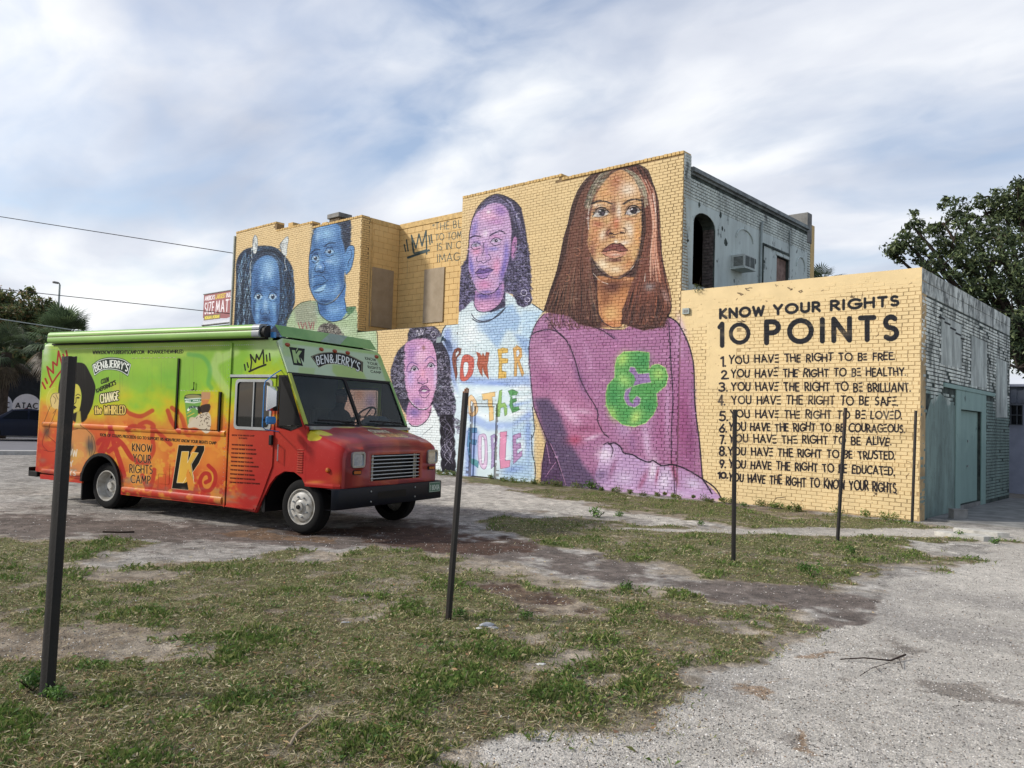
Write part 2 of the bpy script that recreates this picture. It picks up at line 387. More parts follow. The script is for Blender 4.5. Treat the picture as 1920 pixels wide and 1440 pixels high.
    g('t', .32, [(.14, 1), (.14, 0), (.3, 0)], [(0, .68), (.3, .68)]); g('h', .4, [(0, 0), (0, 1)], [(0, .5)]+arc(.2, .5, .2, .18, 170, 0, 6)+[(.4, 0)])
    g('e', .42, [(0, .36), (.42, .36)]+arc(.21, .36, .21, .34, 0, 310, 10)); g(' ', .28)
    return F
FONT = _font()
def text_strokes(s, fn, gap=.22, jit=0., rng=None, wsp=None):
    """strokes of string s; fn maps (u in 0..1, v in 0..1 up) to photo px"""
    x = 0.; out = []; items = []
    for ch in s:
        w, st = FONT.get(ch, FONT[' ']); w = (wsp if (ch == ' ' and wsp) else w)
        items.append((x, w, st)); x += w+gap
    tot = x-gap
    for x, w, st in items:
        if jit: dx, dy, sk, sc = rng.normal(0, jit*.4), rng.normal(0, jit), rng.normal(0, jit*1.5), 1+rng.normal(0, jit)
        else: dx = dy = sk = 0; sc = 1
        for pl in st:
            q = np.array(pl, float)
            if len(q) == 2 and jit: q = np.array([q[0], q.mean(0)+rng.normal(0, jit*.5, 2), q[1]])
            u = (x+dx+q[:, 0]*(1 if not jit else sc)+sk*(q[:, 1]-.5))/tot; v = q[:, 1]*sc+dy
            out.append([fn(a, b) for a, b in zip(u, v)])
    return out
def quad(TL, TR, BR, BL, bulge=0):
    TL, TR, BR, BL = map(lambda p: np.array(p, float), (TL, TR, BR, BL))
    def fn(u, v):
        return (BL*(1-u)+BR*u)*(1-v)+(TL*(1-u)+TR*u)*v-np.array([0, bulge*4*u*(1-u)])
    return fn
# ---------------------------------------------------------------- ground
RNG = np.random.default_rng(5)
GX0, GX1, GY0, GY1, GR = -31., 9., .2, 18.4, 60       # mapped lot, texels per metre
def fbm(h, w, cell, octv=4, seed=0, gain=.55):
    r = np.random.default_rng(seed); out = np.zeros((h, w), np.float32); amp = 1; tot = 0
    for o in range(octv):
        c = max(1.5, cell/2**o); gh, gw = int(h/c)+3, int(w/c)+3; g = r.random((gh, gw), dtype=np.float32)
        y = np.arange(h)/c; x = np.arange(w)/c; j = y.astype(int); i = x.astype(int); fy = (y-j).astype(np.float32); fx = (x-i).astype(np.float32); fy = fy*fy*(3-2*fy); fx = fx*fx*(3-2*fx)
        a = g[j][:, i]*(1-fx)+g[j][:, i+1]*fx; b = g[j+1][:, i]*(1-fx)+g[j+1][:, i+1]*fx
        out += amp*(a*(1-fy[:, None])+b*fy[:, None]); tot += amp; amp *= gain
    return out/tot
def sstep(a, b, x): t = np.clip((x-a)/(b-a), 0, 1); return t*t*(3-2*t)
gc = Canvas(GX0, GY0, GX1, GY1, GR, '#000000'); GH, GW = gc.H, gc.W
_wy = (fbm(GH, GW, 70, 5, 61, .6)-.5)*150; _wx = (fbm(GH, GW, 70, 5, 62, .6)-.5)*150
def gmask(polys, blur=.15, wp=1.):
    M = np.zeros((GH, GW), np.float32)
    for p in polys:
        q = np.array([gpt(*a)[:2] for a in p]); m, i0, j0 = gc.pmask(smooth(q, 3, True), blur, raw=True)
        if m.size: v = M[j0:j0+m.shape[0], i0:i0+m.shape[1]]; np.maximum(v, m, out=v)
    if wp:
        J, I = np.mgrid[0:GH, 0:GW]; M = M[np.clip(J+_wy*wp, 0, GH-1).astype(int), np.clip(I+_wx*wp, 0, GW-1).astype(int)]
    return M
nA = fbm(GH, GW, 48, 6, 1, .62); nB = fbm(GH, GW, 14, 4, 2); nC = fbm(GH, GW, 150, 5, 3); nD = fbm(GH, GW, 5, 3, 4)
def ragged(M, k=.9, n=None): n = nA if n is None else n; return sstep(.32, .62, M+(n-.5)*k*1.9+(nB-.5)*k*.7-.04)*sstep(.02, .12, M)
grass = gmask([[(-300, 985), (0, 992), (130, 1012), (240, 1040), (330, 1062), (380, 1050), (480, 1040), (600, 1052), (700, 1036), (850, 1040), (980, 1072), (1130, 1092), (1250, 1112), (1420, 1165), (1500, 1178), (1400, 1225), (1250, 1290), (1150, 1330), (1000, 1360), (900, 1405), (800, 1500), (600, 1800), (-600, 1800)],
               [(900, 985), (1010, 965), (1150, 985), (1300, 985), (1420, 995), (1560, 1005), (1700, 1030), (1790, 1040), (1700, 1062), (1640, 1100), (1560, 1112), (1440, 1098), (1330, 1078), (1180, 1048), (1060, 1030), (960, 1012)],
               [(860, 893), (1000, 905), (1200, 928), (1350, 944), (1500, 960), (1725, 982), (1800, 995), (1880, 1002), (1800, 1018), (1650, 1010), (1480, 992), (1330, 975), (1180, 958), (1060, 940), (960, 915), (860, 903)]], .3)
bare = gmask([[(900, 1085), (1000, 1085), (1110, 1110), (1130, 1140), (1050, 1160), (960, 1150), (880, 1120)], [(-50, 1150), (120, 1160), (260, 1165), (330, 1190), (290, 1225), (120, 1230), (-50, 1215)], [(270, 1215), (380, 1200), (400, 1235), (310, 1260)], [(530, 1250), (570, 1262), (560, 1300), (520, 1310)],
              [(880, 1165), (1000, 1170), (1000, 1190), (900, 1195)], [(250, 1060), (420, 1060), (480, 1085), (330, 1100), (230, 1090)], [(560, 1130), (640, 1125), (700, 1140), (600, 1155)]], .3)
dirt = gmask([[(560, 985), (760, 975), (900, 1010), (1000, 1035), (1180, 1052), (1330, 1082), (1450, 1102), (1600, 1118), (1650, 1150), (1500, 1178), (1400, 1160), (1250, 1108), (1130, 1088), (980, 1068), (860, 1045), (760, 1040), (620, 1035)],
              [(880, 1075), (1000, 1080), (1120, 1110), (1140, 1145), (1050, 1170), (930, 1160), (860, 1120)], [(-200, 960), (200, 965), (560, 990), (700, 1000), (650, 1030), (400, 1025), (200, 1000), (-200, 985)],
              [(1330, 940), (1500, 955), (1725, 985), (1600, 985), (1450, 970)]], .6)
brown = gmask([[(560, 990), (700, 985), (860, 1005), (1000, 1038), (900, 1040), (760, 1030), (640, 1015)], [(900, 1080), (1010, 1085), (1110, 1110), (1060, 1140), (950, 1130)], [(1250, 1095), (1480, 1170), (1420, 1185), (1300, 1140)]], .5)
lane = gmask([[(2300, 990), (1920, 1012), (1850, 1035), (1780, 1062), (1720, 1085), (1650, 1112), (1640, 1140), (1560, 1168), (1480, 1192), (1380, 1245), (1260, 1300), (1150, 1342), (1000, 1372), (900, 1418), (850, 1600), (850, 2200), (6000, 2200), (6000, 1000)]], .12, .35)
pale = gmask([[(860, 905), (960, 920), (1060, 942), (1180, 960), (1330, 978), (1420, 992), (1330, 990), (1150, 972), (1000, 962), (820, 940), (800, 915)], [(1500, 1012), (1620, 1010), (1760, 1020), (1880, 1010), (1800, 1035), (1700, 1030), (1600, 1022)]], .2)
G = ragged(grass)*(1-ragged(bare, .7))*(1-.9*ragged(brown, .8)); G *= sstep(.20, .62, nA*.45+nB*.35+nC*.2+.10); G *= 1-lane*.97; nE = fbm(GH, GW, 11, 4, 81, .6); G *= .5+.5*sstep(.37, .52, nE*.7+nA*.3)
# broken strips of weeds in the gravel
def lay(base, c, m): base += (np.asarray(hexc(c))-base)*m[..., None]
A = np.empty((GH, GW, 3), np.float32); A[:] = hexc('#928d86')
lay(A, '#a39e96', sstep(.45, .65, nC)*.8)
lay(A, '#77726b', sstep(.5, .7, nA)*.6)
lay(A, '#5a504a', ragged(dirt, .8)*.78); lay(A, '#4f3c32', ragged(brown, .6)*.92)
lay(A, '#b5b0a6', ragged(pale, .7)*.85)
lay(A, '#8d8170', sstep(.05, .5, grass)*.8*(1-ragged(brown, .8))); lay(A, '#6e6150', sstep(.05, .5, grass)*sstep(.48, .62, nA)*.6); lay(A, '#6c654a', sstep(.1, .8, G)*.85); lay(A, '#575c36', sstep(.4, .95, G)*.6)
LM = ragged(lane, .45); lay(A, '#aea89e', LM); lay(A, '#bdb7ad', LM*sstep(.5, .68, nC)*.6); lay(A, '#938e87', LM*sstep(.5, .72, fbm(GH, GW, 90, 5, 9))*.75)
stain = gmask([[(1640, 1270), (1740, 1250), (1860, 1275), (1960, 1290), (1960, 1320), (1800, 1300), (1680, 1300)], [(1660, 1215), (1860, 1205), (1850, 1225), (1700, 1232)], [(1600, 1165), (1720, 1180), (1700, 1200), (1600, 1190)], [(1380, 1315), (1480, 1300), (1460, 1340), (1360, 1362)]], .35)
lay(A, '#605850', ragged(stain, .9)*LM*.55)
rust = gmask([[(1470, 1205), (1545, 1200), (1540, 1215), (1480, 1222)], [(1420, 1325), (1470, 1310), (1440, 1345), (1395, 1355)], [(1480, 1300), (1530, 1285), (1500, 1300)], [(430, 1003), (500, 990), (520, 1010), (470, 1020)]], .05)
lay(A, '#7a5a3c', ragged(rust, .7, nB)*.5)
A *= (1+(nD-.5)*(.5-.3*LM))[..., None]; A *= (1+(nE-.5)*(.35-.25*LM))[..., None]; A *= (1+(RNG.random((GH, GW), dtype=np.float32)-.5)*.16)[..., None]
def gmat():
    m, nt, b = newmat('lot_ground'); im = img_from('lot_colours', A); co = wpos(nt); sp = nt.nodes.new('ShaderNodeSeparateXYZ'); nt.links.new(co, sp.inputs[0]); cb = nt.nodes.new('ShaderNodeCombineXYZ')
    nt.links.new(mth(nt, 'DIVIDE', mth(nt, 'SUBTRACT', sp.outputs[0], GX0), GX1-GX0), cb.inputs[0]); nt.links.new(mth(nt, 'DIVIDE', mth(nt, 'SUBTRACT', sp.outputs[1], GY0), GY1-GY0), cb.inputs[1])
    ti = nt.nodes.new('ShaderNodeTexImage'); ti.image = im; ti.extension = 'EXTEND'; nt.links.new(cb.outputs[0], ti.inputs[0])
    # outside the mapped lot : plain worn asphalt and soil
    inx = mth(nt, 'MULTIPLY', mth(nt, 'COMPARE', sp.outputs[0], (GX0+GX1)/2, (GX1-GX0)/2-.02), mth(nt, 'COMPARE', sp.outputs[1], (GY0+GY1)/2, (GY1-GY0)/2-.02))
    far = ramp(nt, noise(nt, co, .5, 8, .6), [(.35, srgb('#8a857d')), (.5, srgb('#7d766a')), (.65, srgb('#5e5f42'))])
    c = mixc(nt, inx, far, ti.outputs[0])
    vo = nt.nodes.new('ShaderNodeTexVoronoi'); vo.inputs['Scale'].default_value = 110; nt.links.new(co, vo.inputs[0])
    g = nt.nodes.new('ShaderNodeSeparateColor'); nt.links.new(vo.outputs['Color'], g.inputs[0])
    c = mixc(nt, .75, c, ramp(nt, g.outputs[0], [(0, .4), (.12, .75), (.3, .93), (.8, 1.06), (.93, 1.3), (1, 1.6)]), 'MULTIPLY')
    nt.links.new(c, b.inputs['Base Color']); b.inputs['Roughness'].default_value = .95; b.inputs['Specular IOR Level'].default_value = .2
    h = mth(nt, 'ADD', mth(nt, 'MULTIPLY', vo.outputs['Distance'], -.5), mth(nt, 'MULTIPLY', noise(nt, co, 22, 6, .65), 1.4)); bump(nt, b, h, .8, .012); return m
xs = np.r_[-600, -300, -150, -90, -60, -45, -38, np.arange(-34, 9.01, .09), 12, 18, 30, 60, 150, 400]; ys = np.r_[-200, -80, -30, -10, -3, np.arange(.2, 18.5, .09), 20, 24, 30, 45, 80, 150, 300, 600]
GXg, GYg = np.meshgrid(xs, ys)
def gsample(M, x, y, fill=0.):
    i = ((x-GX0)*GR).astype(int); j = ((y-GY0)*GR).astype(int); ok = (i >= 0) & (i < GW) & (j >= 0) & (j < GH)
    return np.where(ok, M[np.clip(j, 0, GH-1), np.clip(i, 0, GW-1)], fill)
relief = boxblur(((nC-.5)*.05+(nA-.5)*.025)*(1-.6*LM)+.016*G-.02*ragged(brown, .6)*(1-LM), 3)
edge = np.minimum(1, np.minimum(np.arange(GW), np.arange(GW)[::-1])/60.)[None, :]*np.minimum(1, np.minimum(np.arange(GH), np.arange(GH)[::-1]*.4)/60.)[:, None]
edge = edge*(1-sstep(15.0, 16.2, GY0+np.arange(GH)/GR))[:, None]
relief = (relief*edge).astype(np.float32)
GZ = gsample(relief, GXg, GYg)
nx, ny = len(xs), len(ys); q = np.arange((ny-1)*(nx-1)); jj = q//(nx-1); ii = q % (nx-1); k = jj*nx+ii
ground = mesh_np('ground', np.c_[GXg.ravel(), GYg.ravel(), GZ.ravel()], np.c_[k, k+1, k+nx+1, k+nx], gmat(), smooth=True)
tag(ground, 'worn gravel and dirt lot with patchy grass and a pale gravel lane', kind='structure')
# ---- grass, gravel, leaves
def attrmat(name, rough=.8, trans=0., spec=.3):
    m, nt, b = newmat(name); a = nt.nodes.new('ShaderNodeAttribute'); a.attribute_name = 'Col'
    f = noise(nt, wpos(nt), 9., 3); c = mixc(nt, 1., a.outputs[0], ramp(nt, f, [(.3, .8), (.7, 1.15)]), 'MULTIPLY')
    nt.links.new(c, b.inputs['Base Color']); b.inputs['Roughness'].default_value = rough; b.inputs['Specular IOR Level'].default_value = spec
    if trans:
        t = nt.nodes.new('ShaderNodeBsdfTranslucent'); nt.links.new(c, t.inputs[0]); mx = nt.nodes.new('ShaderNodeMixShader'); mx.inputs[0].default_value = trans
        nt.links.new(b.outputs[0], mx.inputs[1]); nt.links.new(t.outputs[0], mx.inputs[2]); nt.links.new(mx.outputs[0], nt.nodes['Material Output'].inputs[0])
    return m
def lin(c): return np.array(srgb(c))
M_blade = attrmat('grass_blade', .7, .25)
# sample positions seen from the lane, denser near by
def scatter(n, M, power=1.0, rmax=19):
    th = RNG.uniform(math.radians(58), math.radians(178), n); r = 3.0*np.exp(RNG.random(n)*math.log(rmax/3.0)); x = r*np.cos(th)*1.0; y = r*np.sin(th)
    ok = (RNG.random(n) < gsample(M, x, y)**power); return x[ok], y[ok], r[ok]
x, y, r = scatter(640000, G, 1.1); ok = y < 16.25; x, y, r = x[ok], y[ok], r[ok]; n = len(x)
tall = gsample(fbm(GH, GW, 22, 3, 33), x, y); lush = sstep(.45, .68, gsample(nB, x, y)*.5+tall*.5)
Lb = (.015+.03*RNG.random(n)**1.5)*(.75+1.2*lush); Wb = .0016+.00052*r; az = RNG.uniform(0, 2*math.pi, n); lean = RNG.uniform(.3, 1.35, n)-.2*lush
z0 = gsample(relief, x, y)-.003; dx, dy = np.cos(az), np.sin(az); px, py = -dy, dx
Vb = np.zeros((n, 4, 3), np.float32)
Vb[:, 0] = np.c_[x-px*Wb/2, y-py*Wb/2, z0]; Vb[:, 1] = np.c_[x+px*Wb/2, y+py*Wb/2, z0]
mz = Lb*.6*np.cos(lean*.6); ml = Lb*.6*np.sin(lean*.6); Vb[:, 2] = np.c_[x+dx*ml+px*Wb*.4, y+dy*ml+py*Wb*.4, z0+mz]; Vb[:, 3] = np.c_[x+dx*Lb*np.sin(lean), y+dy*Lb*np.sin(lean), z0+Lb*np.cos(lean)*.9+.002]
green, olive, straw, dry = lin('#627a3a'), lin('#7f854c'), lin('#bcb088'), lin('#8a745a')
t = RNG.random(n)+ (lush-.32)*.5; cb = np.where((t > .72)[:, None], green, np.where((t > .38)[:, None], olive, np.where((t > .12)[:, None], straw, dry)))*RNG.uniform(.6, 1.25, (n, 1))
F = np.arange(n)[:, None]*4+np.array([0, 1, 2, 3]); g_ = mesh_np('grass', Vb.reshape(-1, 3), F, M_blade, col=np.repeat(cb, 4, 0))
tag(g_, 'short patchy green and straw coloured grass over the dirt', 'grass', kind='stuff')
# dry stalks lying flat
x, y, r = scatter(42000, np.clip(G+.35*sstep(.1, .6, grass)*(1-LM), 0, 1), 1., 15); ok = y < 16.2; x, y, r = x[ok], y[ok], r[ok]; n = len(x); az = RNG.uniform(0, 6.28, n); L_ = RNG.uniform(.03, .10, n); w_ = .0014+.00035*r; bend = RNG.normal(0, .3, n); z0 = gsample(relief, x, y)+RNG.uniform(.003, .022, n); dx, dy = np.cos(az), np.sin(az); ex, ey = np.cos(az+bend), np.sin(az+bend); tip = RNG.normal(0, .008, n)
V_ = np.zeros((n, 4, 3), np.float32); V_[:, 0] = np.c_[x, y, z0]; mx_, my_ = x+dx*L_*.5, y+dy*L_*.5; V_[:, 1] = np.c_[mx_-dy*w_, my_+dx*w_, z0+.004]; V_[:, 2] = np.c_[mx_+ex*L_*.5, my_+ey*L_*.5, np.maximum(z0+tip, .001)]; V_[:, 3] = np.c_[mx_+dy*w_, my_-dx*w_, z0+.004]
tag(mesh_np('dry_stalks', V_.reshape(-1, 3), np.arange(n)[:, None]*4+np.array([0, 1, 2, 3]), M_blade, col=np.repeat(np.array([lin('#cdc19c'), lin('#b3a27c'), lin('#8d7757')])[RNG.integers(3, size=n)]*RNG.uniform(.7, 1.2, (n, 1)), 4, 0)), 'dry straw coloured stalks lying flat among the thin grass', 'grass', kind='stuff')
# broad leaved weeds : rosettes
wx, wy, wr = scatter(9000, G*sstep(.5, .7, nB), 1.); m_ = 12; n = len(wx)*m_
x = np.repeat(wx, m_)+RNG.normal(0, .045, n); y = np.repeat(wy, m_)+RNG.normal(0, .045, n); ok = y < 16.2; x, y = x[ok], y[ok]; n = len(x)
az = RNG.uniform(0, 2*math.pi, n); Lw = RNG.uniform(.014, .034, n); dx, dy = np.cos(az)*Lw, np.sin(az)*Lw; z0 = gsample(relief, x, y)+RNG.uniform(.004, .035, n); up = RNG.uniform(-.006, .018, n)
Vw = np.zeros((n, 4, 3), np.float32); Vw[:, 0] = np.c_[x, y, z0]; Vw[:, 1] = np.c_[x+dx*.5-dy*.3, y+dy*.5+dx*.3, z0+up*.8]; Vw[:, 2] = np.c_[x+dx, y+dy, z0+up]; Vw[:, 3] = np.c_[x+dx*.5+dy*.3, y+dy*.5-dx*.3, z0+up*.6]
cw = np.where((RNG.random(n) < .7)[:, None], lin('#57783a'), lin('#7f9150'))*RNG.uniform(.6, 1.2, (n, 1))
tag(mesh_np('weeds', Vw.reshape(-1, 3), np.arange(n)[:, None]*4+np.array([0, 1, 2, 3]), M_blade, col=np.repeat(cw, 4, 0)), 'low broad leaved weeds growing through the thin grass', 'weeds', kind='stuff')
# gravel chips
def chips(name, n, M, s0, s1, cols, wts, label, cat, rmax=14, flat=.6, power=1.):
    x, y, r = scatter(n, M, power, rmax); n = len(x); s = RNG.uniform(s0, s1, n)*(1+.05*r); base = np.array([(1, 0, 0), (0, 1, 0), (-1, 0, 0), (0, -1, 0), (0, 0, 1)], float)
    a = RNG.uniform(0, 6.28, n); ca, sa = np.cos(a), np.sin(a); V = base[None]*RNG.uniform(.6, 1.3, (n, 5, 1)); V[:, :, 1] *= RNG.uniform(.5, 1, n)[:, None]; V[:, :, 2] *= flat
    X = V[:, :, 0]*ca[:, None]-V[:, :, 1]*sa[:, None]; Y = V[:, :, 0]*sa[:, None]+V[:, :, 1]*ca[:, None]; Z = V[:, :, 2]+RNG.normal(0, .12, (n, 5))
    P = np.stack([X*s[:, None]+x[:, None], Y*s[:, None]+y[:, None], Z*s[:, None]+gsample(relief, x, y)[:, None]+.001], -1)
    F = np.array([(0, 1, 4), (1, 2, 4), (2, 3, 4), (3, 0, 4)]); F = (np.arange(n)[:, None, None]*5+F[None]).reshape(-1, 3)
    c = np.array([lin(q) for q in cols])[RNG.choice(len(cols), n, p=wts)]*RNG.uniform(.7, 1.15, (n, 1))
    return tag(mesh_np(name, P.reshape(-1, 3), F, M_chip, col=np.repeat(c, 5, 0)), label, cat, kind='stuff')
M_chip = attrmat('stone_chip', .9)
chips('gravel', 150000, LM*.9, .0025, .0065, ['#cfcbc4', '#a39e96', '#75716b', '#494642', '#e9e6df', '#8f7d6c'], [.24, .24, .18, .16, .1, .08], 'small pale and grey stone chips loose on the gravel lane', 'gravel')
chips('gravel', 90000, np.clip(1-LM, 0, 1)*(1-G*.8)*(.25+.75*sstep(.4, .6, nA)), .0025, .007, ['#c4bfb6', '#8f8a82', '#6a645d', '#3f3a36', '#efece6'], [.24, .3, .26, .14, .06], 'mixed stone chips scattered over the dirt of the lot', 'gravel', 16)
# fallen leaves and bits
def bits(name, n, M, L0, L1, cols, label, cat):
    x, y, r = scatter(n, M, 1., 12); n = len(x); a = RNG.uniform(0, 6.28, n); L = RNG.uniform(L0, L1, n); w = L*RNG.uniform(.25, .5, n); z = gsample(relief, x, y)+RNG.uniform(.004, .02, n)
    dx, dy = np.cos(a), np.sin(a); V = np.zeros((n, 4, 3)); e = RNG.uniform(0, .012, (n, 4))
    for k, (s, t) in enumerate(((0, 0), (.45, .5), (1, 0), (.5, -.5))): V[:, k] = np.c_[x+dx*L*s-dy*w*t, y+dy*L*s+dx*w*t, z+e[:, k]]
    c = np.array([lin(q) for q in cols])[RNG.integers(len(cols), size=n)]*RNG.uniform(.7, 1.2, (n, 1))
    return tag(mesh_np(name, V.reshape(-1, 3), np.arange(n)[:, None]*4+np.array([0, 1, 2, 3]), M_blade, col=np.repeat(c, 4, 0)), label, cat, kind='stuff')
bits('fallen_leaves', 5200, np.clip(G*1.2+.25*(1-LM), 0, 1), .018, .05, ['#b39a72', '#8f6f4c', '#c9bd9c', '#6d5340', '#a8815c'], 'dry brown and tan leaves fallen among the grass', 'leaves')
bits('leaf_litter', 3600, np.clip(ragged(rust, 1., nB)*1.+.035*LM, 0, 1), .012, .035, ['#7a5636', '#5d432c', '#8c6a45', '#4a3a2c'], 'brown leaf litter and twigs drifted on the pale gravel lane', 'leaf litter')
# ---------------------------------------------------------------- the mural (painted flat on the wall)
def hair(c, A, B, n, w, cols, rng, jit=.03, wave=0., lo=0, hi=1, alpha=.8):
    A = smooth(A, 5); B = smooth(B, 5)
    def rs(P, m=26):
        d = np.r_[0, np.cumsum(np.hypot(*np.diff(P, axis=0).T))]; t = np.linspace(0, d[-1], m)
        return np.c_[np.interp(t, d, P[:, 0]), np.interp(t, d, P[:, 1])]
    A = rs(A); B = rs(B); m = len(A)
    groups = {}
    for i in range(n):
        f = rng.uniform(0, 1); a = rng.uniform(lo, hi*.6); b = min(1, a+rng.uniform(.25, .7))
        k0, k1 = int(a*(m-1)), max(int(a*(m-1))+3, int(b*(m-1)))
        t = np.arange(m)
        off = f+rng.normal(0, jit)+.02*np.sin(t*.5+rng.uniform(0, 6))
        p = A*(1-off[:, None])+B*off[:, None]
        if wave: 
            ph = rng.uniform(0, 6); p = p+np.c_[np.sin(t*1.5+ph), np.cos(t*1.9+ph)]*wave
        groups.setdefault(rng.integers(len(cols)), []).append(p[k0:k1+1])
    for k, L in groups.items(): c.lines(L, w, cols[k], alpha)
def curls(c, pts, n, r, w, cols, rng, alpha=.85):
    P = np.asarray(pts, float); mn, mx = P.min(0), P.max(0); L = [[] for _ in cols]; k = 0
    x, y = P[:, 0], P[:, 1]; x1, y1 = np.roll(x, -1), np.roll(y, -1)
    while k < n:
        q = rng.uniform(mn, mx)
        ins = ((y > q[1]) != (y1 > q[1])) & (q[0] < (x1-x)*(q[1]-y)/(y1-y+1e-9)+x)
        if ins.sum() % 2 == 0: continue
        k += 1; R = r*rng.uniform(.6, 1.4); a0 = rng.uniform(0, 360); e = rng.uniform(.5, 1)
        L[rng.integers(len(cols))].append(arc(q[0], q[1], R, R*e, a0, a0+rng.uniform(120, 320), 7))
    for l, col in zip(L, cols): c.lines(l, w, col, alpha)
def paint_mural():
    rng = np.random.default_rng(11)
    Y = '#dfbc7c'
    c = Canvas(430, 262, 1745, 1000, 2, Y)
    # the low wall on the right is a slightly brighter coat
    c.poly([(1270, 500), (1760, 480), (1760, 1010), (1270, 1010)], '#ecca89', 1, 2)
    # ---- braids girl (blue), far left
    c.wk = .74
    c.zoom(420, 380, 4)
    c.poly([(90, 470), (110, 400), (160, 350), (240, 330), (320, 325), (400, 345), (470, 420), (510, 480), (522, 560), (530, 760), (470, 860), (440, 1100), (60, 1100), (75, 900), (90, 600)], '#1c2c45', 1, .6, 4)
    hair(c, [(150, 370), (110, 520), (95, 760), (80, 1090)], [(260, 360), (215, 520), (195, 760), (190, 1090)], 130, 1.1, ['#7fb2d6', '#0c1526', '#3c6ea6', '#0c1526', '#a9cfe6'], rng, wave=7)
    hair(c, [(420, 400), (440, 560), (430, 760), (400, 1090)], [(480, 430), (520, 560), (520, 760), (470, 1000)], 110, 1.1, ['#7fb2d6', '#0c1526', '#3c6ea6', '#0c1526'], rng, wave=7)
    hair(c, [(150, 380), (240, 330), (380, 335), (470, 420)], [(210, 470), (260, 400), (370, 400), (420, 470)], 60, 1., ['#5d8fbb', '#0c1526', '#0c1526'], rng)
    c.poly([(205, 640), (215, 500), (250, 430), (320, 395), (380, 420), (412, 500), (418, 640), (415, 800), (395, 900), (330, 960), (270, 950), (225, 880), (205, 780)], '#3f76b8', 1, .6, 4)
    c.blob((335, 480), 60, 70, 0, '#8fc0e6', .8); c.blob((240, 620), 30, 140, 0, '#21487f', .8); c.blob((395, 640), 20, 130, 0, '#21487f', .6)
    c.blob((310, 620), 40, 26, 0, '#2c568f', .7); c.blob((310, 850), 40, 50, 0, '#1f467e', .7); c.blob((245, 770), 26, 50, 20, '#86bce4', .7); c.blob((375, 780), 24, 50, -20, '#86bce4', .7)
    c.blob((310, 760), 22, 60, 0, '#a8d2ee', .7)
    for b in (((225, 800), 14, 70, 0, '#16335f', .8), ((400, 820), 14, 70, 0, '#16335f', .8), ((258, 660), 36, 14, 0, '#16335f', .7), ((366, 655), 36, 14, 0, '#16335f', .7), ((310, 870), 36, 16, 0, '#132c55', .8), ((285, 560), 12, 50, 10, '#9fcbee', .5), ((340, 540), 30, 40, 0, '#a8d2f0', .6), ((310, 930), 40, 10, 0, '#9fcbee', .6), ((250, 850), 14, 30, 0, '#8fc2e8', .6)): c.blob(*b)
    for ex, f in ((258, 1), (366, -1)):
        c.poly([(ex-30, 710), (ex-14, 686), (ex+12, 686), (ex+30, 706), (ex+10, 726), (ex-14, 726)], '#9cc2dd', 1, .4, 3)
        c.poly(arc(ex, 705, 14, 19, 0, 350, 12), '#16263f'); c.poly(arc(ex-4, 694, 5, 6, 0, 350, 8), '#e8f4fb')
        c.lines([[(ex-34, 712), (ex-18, 676), (ex+8, 672), (ex+34, 700)]], 1.5, '#0d1626', 1, sm=4)
        c.lines([[(ex-26, 730), (ex, 746), (ex+26, 728)]], .9, '#17304f', 1, sm=4)
        c.lines([[(ex-40*f, 650), (ex, 630), (ex+38*f, 640)]], 1.8, '#1a355c', .9, sm=4)
    c.lines([[(280, 800), (272, 822), (285, 836), (308, 828), (332, 836), (342, 818), (332, 796)]], 1.2, '#10203c', 1, sm=4)
    c.lines([[(262, 900), (285, 882), (310, 890), (338, 880), (356, 898)], [(250, 930), (310, 912), (368, 930)]], 1.3, '#10203c', 1, sm=4)
    for P in ([(214, 350), (216, 280), (232, 242), (250, 268), (252, 330), (240, 380), (222, 380)], [(432, 370), (418, 320), (440, 285), (475, 252), (484, 275), (474, 330), (470, 380), (455, 400)]):
        c.poly(P, '#ccd3cf', 1, .2, 3); c.lines([P+P[:1]], .8, '#3a4350', 1, sm=3)
        hair(c, P[:3], P[3:6], 12, .7, ['#3a4350'], rng)
    c.lines([[(205, 340), (208, 430), (196, 470), (200, 620)], [(470, 380), (455, 440), (468, 500), (452, 510)]], 1.6, '#c3cfd0', .9, sm=4)
    c.lines([[(205, 370), (190, 400), (212, 430)], [(210, 380), (222, 410)]], 2., '#10151f', 1)
    # ---- boy (blue) in the green shirt
    c.poly([(455, 1200), (470, 900), (520, 800), (570, 755), (650, 735), (740, 740), (900, 780), (985, 780), (1000, 830), (1000, 950), (1140, 950), (1150, 1060), (1150, 1700), (430, 1700)], '#9db887', 1, .4)
    c.poly([(525, 800), (575, 755), (650, 738), (690, 760), (700, 900), (640, 960), (540, 900)], '#8c9078', .8, 3)
    c.blob((820, 960), 140, 40, 0, '#b7cba6', .8); c.blob((1080, 1010), 60, 70, 0, '#b9d3a6', .7)
    c.lines([[(555, 900), (570, 945)], [(575, 895), (590, 950), (600, 905)], [(610, 900), (622, 950)], [(635, 895), (650, 945), (660, 900)], [(675, 895), (668, 950)]], 2.4, '#93494a', .85)
    c.lines([[(455, 880), (500, 830), (530, 790), (580, 752), (650, 735)], [(920, 786), (985, 780)], [(1140, 955), (1152, 1010), (1150, 1200)]], 1.6, '#28331f', 1, sm=4)
    c.poly([(665, 230), (672, 190), (760, 150), (850, 120), (945, 105), (955, 180), (945, 330), (900, 400), (850, 300), (800, 160), (720, 150), (690, 200)], '#253149', 1, .4)
    curls(c, [(850, 130), (945, 110), (950, 310), (905, 380), (880, 250)], 130, 9, .8, ['#0f1725', '#5a6f8f', '#0f1725'], rng)
